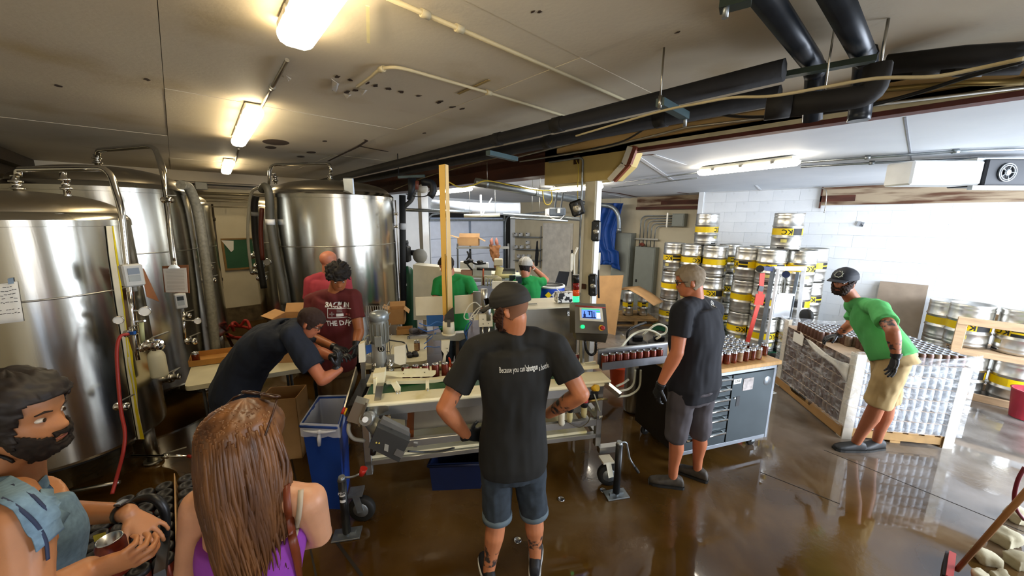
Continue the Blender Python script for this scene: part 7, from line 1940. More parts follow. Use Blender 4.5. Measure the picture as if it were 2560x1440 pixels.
# --- 2: grey-haired man at the cart --------------------------------------
face2 = (-RGT * .93 + FWD * .30 - UP * .25); r2 = 2.74
tsh = M('charcoal_black_cotton', '12131a', .85, 0, .15, 4)
p = dict(skin='b9714e', head=J(1724, 702, 2.66), face=face2, up=(0, 0, 1), neck=J(1740, 746, 2.67), sa=J(1704, 782, 2.50), sb=J(1782, 776, 2.80), ea=J(1693, 880, 2.46), eb=J(1752, 872, 2.80), wa=J(1653, 958, 2.50), wb=J(1716, 915, 2.66),
    pel=J(1733, 965, 2.66), ha=J(1705, 985, 2.60), hb=J(1752, 980, 2.72), ka=J(1690, 1085, 2.62), kb=J(1748, 1075, 2.71), aa=F(1682, 1192, .09), ab=F(1743, 1172, .09), bulk=1.2, belly=1.12, armk=1.12, vox=.008,
    foot_a=(-RGT * .95 + FWD * .25).normalized(), foot_b=(-RGT * .75 + FWD * .6).normalized(), calf=RGT, shirt=dict(mat=tsh, t0=-.12, t1=1.15, sleeve=.60, cuff=.078), shorts=dict(mat=M('grey_shorts', '4a4548', .85, 0, .1, 5), len=1.02, cuff=.088),
    shoes=M('grey_brown_shoe', '3d362c', .6, 0, .2, 30), browm=M('brow_grey', '6b5a4c', .8),
    gloves=[dict(wr=J(1650, 966, 2.5), d=(-UP * .85 - RGT * .1 + FWD * .25), pn=(RGT * .8 + FWD * .2), side=1, curl=.55)])
p2, f2 = person('grey haired man with glasses in a black T-shirt and grey shorts beside the cart', None, p)
haircut(p2, p['head'], f2, 1, M('grey_hair', '8c7d68', .85), .006, .004, 80, .06, -.03, -.07); glasses(p2, p['head'], f2, 1, black, .004, False)
mb = MB(); n = 18
ringf = ([Vector((.017 * math.cos(a), .017 * math.sin(a), 0)) for a in [2 * PI * k / n for k in range(n)]] + [Vector((.013 * math.cos(a), .013 * math.sin(a), 0)) for a in [2 * PI * k / n for k in range(n)]], [(k, (k + 1) % n, n + (k + 1) % n, n + k) for k in range(n)])
cloth_text(p2, '', 0, 1780, 758, RGT, UP, ink, 'round_logo', flat=ringf); cloth_text(p2, 'X', .022, 1780, 758, RGT, UP, ink, 'round_logo', bold=.001)

# --- 3: leaning man in green at the can pallet ---------------------------
greent = M('green_cotton', '52ab5c', .85, 0, .08, 4); khaki = M('khaki_cotton', 'b39a6c', .9, 0, .12, 5)
r3 = 3.22
face3 = (-RGT * .92 - FWD * .35 - UP * .05)
p = dict(skin='a9694a', head=J(2110, 706, 3.42), face=face3, neck=J(2140, 752, 3.38), sa=J(2140, 782, 3.58), sb=J(2198, 772, 2.98), ea=J(2126, 812, 3.56), eb=J(2232, 830, 2.72), wa=J(2096, 836, 3.66), wb=J(2240, 886, 2.70),
    pel=J(2230, 888, 3.0), mid=J(2192, 822, 3.14), ha=J(2214, 905, 3.06), hb=J(2238, 905, 2.92), ka=J(2218, 1005, 3.08), kb=J(2194, 1010, 3.0), aa=F(2192, 1102, .09), ab=F(2140, 1106, .09), bulk=1.1, armk=1.08, legk=1.05, vox=.008,
    foot_a=(-RGT * .9 - FWD * .1).normalized(), foot_b=(-RGT * .97 + FWD * .1).normalized(), calf=RGT, shirt=dict(mat=greent, t0=-.02, t1=1.12, sleeve=.60, cuff=.078), shorts=dict(mat=khaki, len=.98, cuff=.10, t1=.06), shoes=M('black_shoe_b', '1b1b1a', .6),
    gloves=[dict(wr=J(2239, 892, 2.70), d=(-UP * 1.0 - RGT * .05), pn=(-RGT * .9 + FWD * .3), side=-1, curl=.22), dict(wr=J(2094, 838, 3.66), d=(-UP * .35 - RGT * .6 + FWD * .3), pn=(-UP * .6 + RGT * .2), side=1, curl=.5)])
L3_ = [(J(2222, 800, 2.82), .11), (J(2238, 858, 2.71), .055), (J(2108, 828, 3.62), .07)]
p['pick'] = lambda v: 1 if any((v - c).length < r for c, r in L3_) else 0
p3, f3 = person('bearded man in a green T-shirt and khaki shorts leaning over the can pallet', None, p)
beard(p3, p['head'], f3, 1, M('dark_beard', '2a1a12', .85), .012, -.03, .01)
haircut(p3, p['head'], f3, 1, M('dark_hair', '1e1410', .8), .004, .003, 60, .03, -.03, -.06)
cp3 = cap_hat(p3, p['head'], f3, 1, M('black_snapback', '1b1d24', .7), .018, .028)
mb = MB(); 
for k in range(16):
    a = 2 * PI * k / 16; r_ = .032 if k % 2 else .026
    q0_ = headpt(.0 + math.cos(a) * r_ / .09, .072 + math.sin(a) * r_ * .8, .028); a2 = a + .45; q1_ = headpt(math.cos(a2) * .022 / .09, .072 + math.sin(a2) * .017, .028)
    mb.tube([fr_pt(p['head'], f3, q0_), fr_pt(p['head'], f3, q1_)], .0025, 5)
mb.build('cap_emblem', M('emblem_grey', 'b9bba8', .6), cp3)

# --- 4: man in the maroon shirt --------------------------------------------
maroon = M('maroon_cotton', '5e1f1f', .85, 0, .1, 4)
face4 = (RGT * .42 - FWD * .72 - UP * .58)
p = dict(skin='a8673f', head=J(846, 693, 3.30), face=face4, neck=J(834, 729, 3.38), sa=J(780, 752, 3.42), sb=J(884, 742, 3.40), ea=J(776, 842, 3.30), eb=J(898, 828, 3.34), wa=J(836, 866, 3.16), wb=J(890, 858, 3.18),
    pel=J(838, 905, 3.52), ha=J(820, 935, 3.55), hb=J(856, 935, 3.55), ka=J(820, 1030, 3.58), kb=J(856, 1025, 3.58), aa=F(822, 1112, .09), ab=F(856, 1108, .09), bulk=1.14, armk=1.15, vox=.008, foot=(-FWD).normalized(),
    shirt=dict(mat=maroon, t0=-.05, t1=1.18, sleeve=.62, cuff=.076), trousers=dict(mat=M('tan_trousers', '6e5636', .9)), shoes=M('black_shoe', '16171b', .6),
    gloves=[dict(wr=J(838, 868, 3.15), d=(RGT * .9 - FWD * .35 - UP * .1), pn=(-UP * .9), side=-1, curl=.6), dict(wr=J(890, 862, 3.17), d=(-UP * .7 - FWD * .4), pn=(-RGT * .8), side=-1, curl=.7)])
p4, f4 = person('curly haired man in a maroon T-shirt looking down behind the machine', None, p)
haircut(p4, p['head'], f4, 1.0, M('black_curls', '17100c', .75, 0, .3, 40), .026, .020, 38, .050, .0, -.06, (1, 1, 1))
x4, u4 = (RGT + UP * -.03), UP
cloth_text(p4, 'BACK IN', .062, 848, 760, x4, u4, ink, bold=.002, width=.215); cloth_text(p4, 'THE DAY', .072, 848, 808, x4, u4, ink, bold=.002, width=.225)
def rect(w_, h_, cx=0, cy=0, n=8):
    vs = []; fs = []
    for i in range(n + 1):
        x = -w_ / 2 + w_ * i / n; vs += [Vector((x + cx, cy - h_ / 2, 0)), Vector((x + cx, cy + h_ / 2, 0))]
        if i < n: fs.append((2 * i, 2 * i + 2, 2 * i + 3, 2 * i + 1))
    return vs, fs
greyp = M('print_grey', '8a7a76', .7)
for (w_, h_, cx_, cy_, m_) in ((.215, .006, 0, .042, ink), (.215, .006, 0, -.048, ink), (.005, .09, -.105, -.003, ink), (.045, .010, 0, .028, greyp), (.045, .010, 0, .012, greyp), (.05, .006, 0, -.003, greyp), (.058, .026, .0, -.022, ink), (.045, .012, -.066, -.012, greyp), (.012, .045, -.066, -.012, greyp), (.022, .022, .055, -.018, M('print_red', '9c4a44', .7)), (.022, .022, .085, -.018, M('print_red', '9c4a44', .7)), (.036, .006, 0, .048, ink)):
    cloth_text(p4, '', 0, 849, 782, x4, u4, m_, 'shirt_print', flat=rect(w_, h_, cx_, cy_))

# --- 5: bald man in pink --------------------------------------------------
p = dict(skin='c07a5e', head=J(822, 652, 4.15), face=(RGT * .35 + FWD * .9), neck=J(820, 683, 4.15), sa=J(778, 706, 4.15), sb=J(862, 700, 4.15), ea=J(768, 775, 4.1), eb=J(872, 770, 4.1), wa=J(796, 790, 4.05), wb=J(856, 788, 4.05),
    pel=J(820, 830, 4.15), ha=J(802, 850, 4.15), hb=J(838, 850, 4.15), ka=J(802, 930, 4.15), kb=J(838, 930, 4.15), aa=J(802, 1005, 4.15), ab=J(838, 1005, 4.15), vox=.009, bulk=1.12, eyes=False, foot=FWD.copy(),
    shirt=dict(mat=M('pink_red_cotton', 'a63a48', .85, 0, .08), sleeve=.62, t1=1.15), trousers=dict(mat=denim), shoes=M('black_shoe', '16171b', .6))
p5, _ = person('bald man in a pinkish red shirt standing behind the man in maroon', None, p)

# --- 6: bending man in navy -----------------------------------------------
face6 = (RGT * .8 - UP * .62 + FWD * .15)
p = dict(skin='b06a4b', head=J(776, 806, 2.84), face=face6, up=(-.0, 0, 1), neck=J(738, 808, 2.86), sa=J(712, 836, 2.98), sb=J(730, 838, 2.70), ea=J(800, 880, 3.0), eb=J(806, 950, 2.62), wa=J(834, 893, 2.86), wb=J(848, 925, 2.70),
    pel=J(585, 985, 2.92), mid=J(640, 885, 2.93), ha=J(580, 1000, 3.0), hb=J(600, 1000, 2.84), ka=J(625, 1075, 3.02), kb=J(655, 1075, 2.84), aa=J(600, 1150, 3.05), ab=J(640, 1165, 2.82), bulk=1.22, belly=1.15, armk=1.12, legk=1.15, vox=.008, foot=(RGT * .9).normalized(),
    shirt=dict(mat=navyt, t0=-.08, t1=1.2, sleeve=.72, cuff=.088, wr=.012), trousers=dict(mat=M('dark_jeans', '1f2a3a', .9, 0, .15, 20)), shoes=M('black_shoe', '16171b', .6),
    gloves=[dict(wr=J(842, 918, 2.70), d=(UP * .8 + RGT * .2 + FWD * .2), pn=(-RGT * .9), side=1, curl=.6), dict(wr=J(836, 892, 2.86), d=(RGT * .8 - FWD * .25 + UP * .2), pn=(-UP * .9), side=1, curl=.6)])
p6, f6 = person('heavy man in a navy polo shirt bending over the trash bin end of the machine', None, p)
haircut(p6, p['head'], f6, 1, M('brown_short_hair', '2c1a12', .85), .006, .004, 80, .055, -.03, -.075); glasses(p6, p['head'], f6, 1, black, .004, False)

# --- 7, 8: two men in green behind the machine -----------------------------
green2 = M('bright_green_cotton', '1b8a44', .85, 0, .08, 4)
p = dict(skin='b5765a', head=J(1116, 664, 4.75), face=(-RGT * .75 - FWD * .55 - UP * .35), neck=J(1128, 690, 4.78), sa=J(1096, 706, 4.8), sb=J(1172, 704, 4.75), ea=J(1088, 760, 4.7), eb=J(1192, 750, 4.65), wa=J(1110, 800, 4.5), wb=J(1212, 780, 4.45),
    pel=J(1135, 810, 4.8), ha=J(1120, 825, 4.8), hb=J(1152, 825, 4.8), ka=J(1120, 895, 4.8), kb=J(1152, 895, 4.8), aa=J(1120, 965, 4.8), ab=J(1152, 965, 4.8), vox=.009, bulk=1.12, armk=1.1, foot=(-FWD),
    shirt=dict(mat=green2, sleeve=.62, t1=1.15), trousers=dict(mat=denim), shoes=M('black_shoe', '16171b', .6), gloves=[dict(wr=J(1212, 782, 4.45), d=(-UP * .6 + RGT * .6), pn=(-UP * .7 - RGT * .3), side=1, curl=.4)])
p7, f7 = person('man in a bright green T-shirt partly hidden behind the yellow cardboard sleeve', None, p)
haircut(p7, p['head'], f7, 1, M('dark_hair', '1e1410', .8), .009, .006, 60, .05, -.03, -.07)
p = dict(skin='bd7e62', head=J(1314, 668, 5.0), face=(RGT * .45 + FWD * .85 - UP * .1), neck=J(1316, 692, 5.0), sa=J(1293, 708, 5.0), sb=J(1352, 706, 5.0), ea=J(1287, 755, 4.95), eb=J(1366, 700, 5.05), wa=J(1300, 790, 4.9), wb=J(1334, 670, 5.1),
    pel=J(1318, 800, 5.0), ha=J(1303, 812, 5.0), hb=J(1334, 812, 5.0), ka=J(1303, 880, 5.0), kb=J(1334, 880, 5.0), aa=J(1303, 945, 5.0), ab=J(1334, 945, 5.0), vox=.008, bulk=.95, eyes=False, foot=FWD.copy(),
    hands=[dict(wr=J(1334, 668, 5.1), d=(UP * .9 - RGT * .4), pn=(-RGT * .8 + FWD * .3), side=1, curl=.5)],
    shirt=dict(mat=green2, sleeve=.62, t1=1.15), trousers=dict(mat=denim), shoes=M('black_shoe', '16171b', .6))
p8, f8 = person('man in a green T-shirt and white mesh cap, hand at his face', None, p)
haircut(p8, p['head'], f8, 1, M('dark_hair', '1e1410', .8), .006, .006, 60, .05, -.03, -.075)
cap_hat(p8, p['head'], f8, 1, M('grey_mesh_cap', 'aaa79e', .8), .018, .025, mat_b=white)
mb = MB()
for th in (PI * .5, PI * .75, PI, PI * 1.25, PI * 1.5):
    mb.tube([fr_pt(p['head'], f8, headpt(th, z, .021 + .012 * max(0, z - .06) / .06)) for z in np.linspace(.03, .112, 8)], .002, 5)
mb.build('cap_seam', white, p8)
mb = MB(); mb.lathe([(.033, -.008), (.033, .008)], 14, J(1335, 672, 5.1), ax=UP * .9 - RGT * .4); mb.build('wrist_band', white, p8)

# --- 9: bearded visitor at the left edge ------------------------------------
r9 = .92
face9 = (RGT * .93 + FWD * .30 - UP * .04)
hd9 = J(40, 1046, .90)
grip = J(285, 1398, .80)
p = dict(skin='b07850', head=hd9, face=face9, neck=J(25, 1205, .88), sa=J(62, 1240, 1.06), sb=J(38, 1300, .72), ea=J(112, 1285, 1.28), eb=J(60, 1530, .66), wa=J(318, 1282, 1.16), wb=J(215, 1425, .78), hs=1.0,
    pel=J(45, 1750, .84), mid=J(60, 1480, .90), ha=J(-40, 1800, .86), hb=J(10, 1800, .74), ka=J(20, 1800, .95) - UP * .42, kb=J(60, 1800, .82) - UP * .42, aa=J(20, 1800, .95) - UP * .80, ab=J(60, 1800, .82) - UP * .80, legs=True, vox=.0055, bulk=1.02, armk=1.12, foot=RGT.copy(), neckr=.062, calf=Vector((0, 0, 0)),
    hands=[dict(wr=J(325, 1287, 1.16), d=(RGT * .75 - UP * .70 - FWD * .05), pn=(-UP * .6 - RGT * .5 + FWD * .1), side=-1, curl=.30, s=1.0, spread=.16, thumb_out=.5),
           dict(wr=J(218, 1428, .78), d=(RGT * .85 + FWD * .35 + UP * .05), pn=(FWD * .75 - RGT * .2 + UP * .3), side=-1, curl=.85, s=1.0, spread=.04, thumb_out=.6)],
    trousers=dict(mat=denim), browm=M('brow_dark', '2b1c12', .8))
# keep feet on the floor
for a, b in (('ha', 'a'), ('hb', 'b')):
    h = p[a]; h.z = .92; p['k' + b] = Vector((h.x, h.y, .50)); p['a' + b] = Vector((h.x, h.y, .09))
p['pel'].z = 1.0; p['mid'] = (p['pel'] + (p['sa'] + p['sb']) / 2) / 2; p['mid'].z = 1.2
p9, f9 = person('bearded man in a blue tank top holding a can at the left edge', None, p)
hair9 = M('dark_brown_hair', '1c130d', .6, 0, .3, 60, stretch=(1, 1, .3))
def mk9(at, z):
    a = abs(at); lo = .055 if a < .8 else (.055 - (a - .8) * .25 if a < 1.2 else -.045 - .05 * min(1, (a - 1.2) / .6))
    if 1.4 < a < 1.85 and z < .018: return False
    return z > lo
head_shell(hd9, f9, 1.0, lambda th, z: .010 + .012 * max(0, z) / .1, mk9, 'hair', hair9, p9, .006, 70, (1.2, .35, 1))
beard(p9, hd9, f9, 1.0, M('black_beard', '1f150e', .85, 0, .3, 90), .007, -.060, .006)
tankm = M('heather_blue_cotton', '6f8ba0', .9, 0, .12, 60)
# tank top: body shell with straps and dark binding
sh_s = (p['sb'] - p['sa']).normalized(); S9 = (p['sa'] + p['sb']) / 2
B = Blob(); ax9 = (S9 - p['pel']).normalized(); y9 = ax9.cross(sh_s)
secs = []
for tv, w_, d_ in ((0, .175, .145), (.3, .165, .148), (.55, .168, .150), (.72, .166, .146), (.82, .150, .135), (.92, .125, .112), (1.02, .10, .09)):
    secs.append((p['pel'] + (S9 - p['pel']) * tv, sh_s * (w_ + .012), y9 * (d_ + .014)))
B.loft(secs, 28, .86)
B.fuse('tank_top', tankm, p9, .009, 3, (.006, 10, 5))
nb = p['neck']
def strap(pts, w_, nm, mat, par, up=None, e=.004):
    mb = MB(); ps = spline(pts, 6)
    for a, b in zip(ps[:-1], ps[1:]): mb.bar(a, b + (b - a) * .15, w_, e, up=up or (a - nb))
    return mb.build(nm, mat, par)
body9 = [c for c in p9.children if c.name.startswith('body')][0]; 
def both(pp, names):
    vs, fs = [], []; off = Vector(WOFF[pp.name])
    for c in pp.children:
        if c.name.split('.')[0] in names:
            o = len(vs); vs += [v.co + off for v in c.data.vertices]; fs += [tuple(i + o for i in q.vertices) for q in c.data.polygons]
    return BVHTree.FromPolygons(vs, fs)
bt9 = both(p9, ('body', 'tank_top'))
def on_body(px, py, tree=bt9, lift=.004):
    d = ray(px, py).normalized(); h = tree.ray_cast(Vector((0, 0, HC)), d)
    return (h[0] - d * lift, h[1]) if h[0] is not None else None
def body_ribbon(pxs, ws, nm, mat, par, tree, lift=.005, thick=.003):
    pts = spline([(x, y, 0) for x, y in pxs], 8); wv = np.interp(np.linspace(0, len(pxs) - 1, len(pts)), range(len(pxs)), ws)
    L_ = []; last = None
    for q, w_ in zip(pts, wv):
        h = on_body(q.x, q.y, tree, lift)
        if h is None: continue
        L_.append((h[0], h[1], w_))
    if len(L_) < 2: print('ribbon', nm, len(L_)); return None
    mb = MB(); vs = []; fs = []
    for i, (c, n_, w_) in enumerate(L_):
        d = (L_[min(i + 1, len(L_) - 1)][0] - L_[max(i - 1, 0)][0]).normalized(); x = d.cross(n_).normalized()
        vs += [c + x * w_ / 2, c - x * w_ / 2, c - x * w_ / 2 - n_ * thick * -1, c + x * w_ / 2 + n_ * thick]
    for i in range(len(L_) - 1):
        for k in range(4): fs.append((i * 4 + k, i * 4 + (k + 1) % 4, i * 4 + 4 + (k + 1) % 4, i * 4 + 4 + k))
    fs += [(3, 2, 1, 0), tuple(len(L_) * 4 - 4 + k for k in range(4))]
    mb.add(vs, fs, True); return mb.build(nm, mat, par)
body_ribbon([(-30, 1212), (20, 1228), (70, 1258), (105, 1300), (125, 1350)], [.06, .055, .05, .06, .07], 'shoulder_strap', tankm, p9, bt9)
body_ribbon([(100, 1200), (112, 1225), (128, 1262), (150, 1300)], [.035, .03, .035, .05], 'shoulder_strap', tankm, p9, bt9)
bind = M('navy_binding', '2b3550', .8)
body_ribbon([(-30, 1240), (10, 1250), (55, 1278), (90, 1312), (112, 1352), (118, 1400)], [.007] * 6, 'binding', bind, p9, bt9, .008)
body_ribbon([(-30, 1202), (30, 1212), (80, 1240), (115, 1275), (140, 1300)], [.006] * 5, 'binding', bind, p9, bt9, .008)
# watch and can
wt = thing('wrist_watch', 'black watch on the far wrist of the bearded visitor', 'watch', J(310, 1277, 1.155), world=True)
wd = (p['wa'] - p['ea']).normalized(); wc = p['wa'] - wd * .02
mb = MB(); mb.lathe([(.034, -.012), (.0365, -.008), (.0365, .008), (.034, .012)], 20, wc, ax=wd); mb.build('strap', black, wt)
mb = MB(); mb.obox(wc + UP * .043, wd, UP.cross(wd).normalized(), UP, .018, .016, .005, .003); mb.build('watch_face', M('watch_face', '2a2b2e', .15), wt)
cn = dup([o for o in bpy.data.objects if o.name.startswith('drink_can') and o.parent is None and 'riding' in o.get('label', '')][0], J(284, 1392, .885) - UP * .055, 0, 'red can held in the near hand of the bearded visitor')
if 'group' in cn: del cn['group']

# --- 10: woman with long hair -------------------------------------------------
hd = J(612, 1108, .92)
fw = (FWD * .93 + RGT * .25 - UP * .16)
p = dict(skin='c4906f', head=hd, face=fw, neck=J(628, 1222, .90), sa=J(500, 1262, .93), sb=J(772, 1252, .93), ea=J(470, 1420, .98), eb=J(800, 1335, 1.0), wa=J(560, 1440, 1.15), wb=J(690, 1360, 1.22), hs=.96, k=.88, bulk=.92, armk=1.0,
    pel=J(640, 1650, .93), ha=J(600, 1700, .95), hb=J(680, 1700, .95), ka=J(600, 1700, .95), kb=J(680, 1700, .95), aa=J(600, 1700, .95), ab=J(680, 1700, .95), vox=.0055, foot=FWD.copy(), neckr=.052,
    trousers=dict(mat=denim), eyes=True)
for a, b in (('ha', 'a'), ('hb', 'b')):
    h = p[a]; h.z = .88; p['k' + b] = Vector((h.x, h.y, .48)); p['a' + b] = Vector((h.x, h.y, .09))
p['pel'].z = .96; p['mid'] = (p['pel'] + (p['sa'] + p['sb']) / 2) / 2
p10, f10 = person('woman with long brown hair and a purple top seen from behind', None, p)
S10 = (p['sa'] + p['sb']) / 2; sx = (p['sb'] - p['sa']).normalized(); ax10 = (S10 - p['pel']).normalized(); y10 = ax10.cross(sx)
purple = M('purple_knit', '8a3aa0', .85, 0, .08, 8, .1, 60)
B = Blob(); secs = [(p['pel'] + (S10 - p['pel']) * tv, sx * w_, y10 * d_) for tv, w_, d_ in ((0, .16, .115), (.3, .138, .105), (.55, .145, .11), (.72, .155, .115), (.80, .150, .108))]
B.loft(secs, 28, .86); B.fuse('purple_top', purple, p10, .009, 3, (.005, 10, 5))
bt10 = both(p10, ('body', 'purple_top'))
body_ribbon([(512, 1238), (500, 1275), (512, 1330), (535, 1375), (560, 1400)], [.012] * 5, 'bra_strap', M('beige_strap', 'a89a86', .6), p10, bt10)
body_ribbon([(752, 1225), (750, 1270), (742, 1320), (735, 1345)], [.014] * 4, 'bra_strap', M('beige_strap', 'a89a86', .6), p10, bt10)
body_ribbon([(716, 1212), (718, 1250), (724, 1300), (732, 1350), (742, 1400), (750, 1460)], [.017, .018, .02, .022, .026, .028], 'bag_strap', M('brown_leather', '6b2f16', .45), p10, bt10, .012, .004)
hairm = M('long_brown_hair', '432816', .42, 0, 0, 8, 0, col2='7a502c', thr=(.35, .7), stretch=(2.5, 2.5, .5))
hr = head_shell(hd, f10, .96, lambda th, z: .012, lambda at, z: (z > .05) if abs(at) < .9 else True, 'hair', hairm, p10, .003, 90, (1, 1, .2))
mb = MB(); rg = random.Random(11)
for i in range(620):
    th = PI + rg.uniform(-1.9, 1.9); z = rg.uniform(.0, .112); s0 = fr_pt(hd, f10, headpt(th, z, .014, .96, False))
    out = (s0 - hd); out.z = 0; out = out.normalized()
    L = rg.uniform(.34, .50) - .10 * abs(th - PI) / 1.9; sidev = RGT * ((th - PI) * .018 + rg.uniform(-.012, .012)); wv = rg.uniform(0, 6)
    pts = [s0]; hang = s0.z - z
    lat = (s0 - hd).dot(RGT)
    N = 9
    for k in range(1, N + 1):
        f_ = k / N
        wob = RGT * (.008 * math.sin(wv + f_ * 7)) + out * .004 * math.sin(wv * 2 + f_ * 6)
        tgt = s0 + out * (.020 * math.sin(min(1, f_ * 2) * PI * .5)) - UP * (L * f_ + .0) + RGT * (lat * (.10 * math.sin(f_ * PI) - .42 * f_) + .02 * f_) + wob * f_ * 1.5
        # stay off the back of the body
        back = (tgt - hd).dot(FWD)
        if f_ > .3 and back > -.085: tgt -= FWD * (back + .085) * .6 * min(1, (f_ - .3) * 3) * (1 if abs(lat) < .06 else .5)
        pts.append(tgt)
    mb.tube(pts, [.0045] + [.0058] * (N - 3) + [.004, .0025, .001], 5)
hs_ = mb.build('hair_strands', hairm, p10); hs_['kind'] = 'stuff'
B = Blob(); B.loft([(fr_pt(hd, f10, Vector((0, -.045, .02))), RGT * .072, FWD * .055), (hd - FWD * .070 - UP * .10, RGT * .070, FWD * .04), (hd - FWD * .08 - UP * .22 + RGT * .01, RGT * .058, FWD * .03), (hd - FWD * .085 - UP * .33 + RGT * .015, RGT * .04, FWD * .02), (hd - FWD * .085 - UP * .40 + RGT * .01, RGT * .03, FWD * .01)], 24)
B.fuse('hair_mass', hairm, p10, .008, 2, (.006, 60, 6))
# sunglasses pushed up on her head
sg = thing('sunglasses', 'dark tortoiseshell sunglasses pushed up on the woman\'s hair', 'glasses', J(580, 1010, .92), world=True)
tor = M('tortoiseshell', '3a2214', .25)
lu = fr_pt(hd, f10, Vector((0, .055, .125)) * .96)
mb = MB()
for sd in (-1, 1):
    c = fr_pt(hd, f10, Vector((sd * .036, .048, .1325)) * .96); ring = [c + f10[0] * .028 * math.cos(a) + (f10[1] * .93 - f10[2] * .28).normalized() * .02 * math.sin(a) for a in [2 * PI * k / 16 for k in range(16)]]
    mb.tube(ring, .0035, 6, closed=True)
mb.tube([fr_pt(hd, f10, Vector((x, .052, .134)) * .96) for x in (-.01, .01)], .003, 6); mb.build('frame', tor, sg)
for sd in (-1, 1):
    c = fr_pt(hd, f10, Vector((sd * .036, .048, .1325)) * .96); mb = MB(); mb.lathe([(0, .001), (.022, 0)], 14, c, ax=(f10[2] * .93 + f10[1] * .28)); mb.build('lens', M('dark_lens', '15100c', .1), sg)
    mb = MB(); mb.tube([fr_pt(hd, f10, Vector((sd * .064, .045, .126)) * .96), fr_pt(hd, f10, headpt(sd * 1.25, .09, .030)), fr_pt(hd, f10, headpt(sd * 1.7, .04, .030))], .003, 6); mb.build('temple', tor, sg)
# ================================================================= BACK OF THE ROOM
def slab(name, pts, dep, mat, par):
    mb = MB(); mb.prism(pts, dep); return mb.build(name, mat, par)
def part(name, mat, fn, par):
    mb = MB(); fn(mb); return mb.build(name, mat, par)
# wire shelf before the garage door
sh = thing('wire_shelf', 'grey metal shelf rack standing before the garage door', 'shelf', J(1208, 800, 6.6), world=True)
rs = 6.5
for x in (1144, 1271, 1175): part('post', dgray, lambda mb: mb.cyl(J(x, 609, rs + (.3 if x == 1175 else 0)), J(x + 2, 760, rs + (.3 if x == 1175 else 0)), .016, n=8), sh)
for y in (619, 700): part('shelf_board', grayp, lambda mb: (mb.bar(J(1143, y, rs), J(1273, y, rs), .03, .04), mb.bar(J(1143, y, rs + .35), J(1273, y, rs + .35), .03, .04), mb.bar(J(1144, y, rs + .17), J(1272, y, rs + .17), .34, .012)), sh)
q = J(1172, 618, 6.65); carton((q.x, q.y, q.z + .033), .38, .24, .14, YAW * -1 + .0, 'open cardboard box on the grey shelf rack', card2)
pb_ = thing('paper_bundle', 'crumpled brown paper bundle with two raised pink glove fingers on the shelf', 'bundle', J(1236, 618, 6.4), world=True)
B = Blob(); B.loft([(J(1238, 612, 6.4), RGT * .10, FWD * .05), (J(1236, 632, 6.4), RGT * .09, FWD * .05), (J(1240, 655, 6.4), RGT * .05, FWD * .04), (J(1244, 672, 6.4), RGT * .06, FWD * .04)], 14)
B.fuse('paper', M('kraft_paper', '8a5a34', .8), pb_, .012, 1, (.03, 12, 12))
for x in (1230, 1243): part('glove_finger', M('pink_finger', 'b0705c', .5), lambda mb: mb.tube([J(x, 612, 6.4), J(x - 2, 602, 6.4), J(x + (1 if x < 1240 else -2), 594, 6.4)], [.03, .03, .006], 8), pb_)
# second filling line, white
sl_ = thing('filling_bench', 'white cluttered bench line with pipes behind the green shirted men', 'bench', J(1160, 820, 5.7), world=True)
slab('bench_front', [J(1032, 662, 5.9), J(1100, 668, 5.9), J(1100, 800, 5.9), J(1034, 800, 5.9)], FWD * .3, whitep, sl_)
slab('bench_top', [J(1100, 676, 5.9), J(1300, 690, 5.7), J(1300, 700, 5.7), J(1100, 690, 5.9)], FWD * .4, whitep, sl_)
for (x0, y0, x1, y1, m_) in ((1150, 655, 1182, 672, paper), (1182, 672, 1228, 690, M('clear_tub', 'c4c6bf', .3)), (1152, 676, 1180, 690, M('peach_label', 'b98f78', .6)), (1186, 658, 1220, 672, white), (1240, 678, 1262, 692, white), (1262, 690, 1330, 700, M('pale_green_box', '9fb0a2', .5))):
    slab('tub', [J(x0, y0, 5.6), J(x1, y0, 5.6), J(x1, y1, 5.6), J(x0, y1, 5.6)], FWD * .12, m_, sl_)
cream2 = M('cream_plastic', 'd9d29a', .4)
part('filler_column', cream2, lambda mb: mb.tube([J(1250, 668, 5.3), J(1244, 690, 5.3), J(1240, 712, 5.3)], [.06, .05, .05], 10), sl_)
part('filler_head', whitep, lambda mb: mb.obox(J(1246, 655, 5.3), RGT, FWD, UP, .065, .06, .05, .01), sl_)
part('filler_plate', cream2, lambda mb: mb.obox(J(1262, 690, 5.3), RGT, FWD, UP, .12, .06, .025, .01), sl_)
part('filler_wheel', whitep, lambda mb: mb.lathe([(0, .02), (.05, .02), (.055, 0)], 20, J(1246, 700, 5.2), ax=-FWD), sl_)
for k in range(5): part('pipe', whitep, lambda mb: mb.tube(roundpath([J(1205 + k * 7, 715, 5.2), J(1205 + k * 7, 690 + k * 2, 5.2), J(1245, 690 + k * 2, 5.2)], .05), .009, 8), sl_)
part('cross_tube', dgray, lambda mb: mb.bar(J(1192, 672, 5.3), J(1288, 675, 5.3), .03, .04), sl_)
part('handle', black, lambda mb: mb.cyl(J(1192, 672, 5.25), J(1206, 672, 5.25), .022, n=10), sl_)
part('tray', M('tray_grey', '7f817c', .4, .5), lambda mb: mb.obox(J(1272, 680, 5.4), RGT, FWD, UP, .10, .05, .03, .005), sl_)
part('monitor', M('dark_teal', '16303a', .4), lambda mb: (mb.obox(J(1281, 697, 5.1), RGT, FWD, UP, .045, .03, .05)), sl_)
part('monitor', M('dark_teal', '16303a', .4), lambda mb: (mb.obox(J(1297, 700, 4.9), RGT, FWD, UP, .04, .03, .045)), sl_)
part('copper_post', M('copper', 'a8583a', .35, .7), lambda mb: (mb.cyl(J(1208, 672, 5.2), J(1208, 712, 5.2), .013, n=8)), sl_)
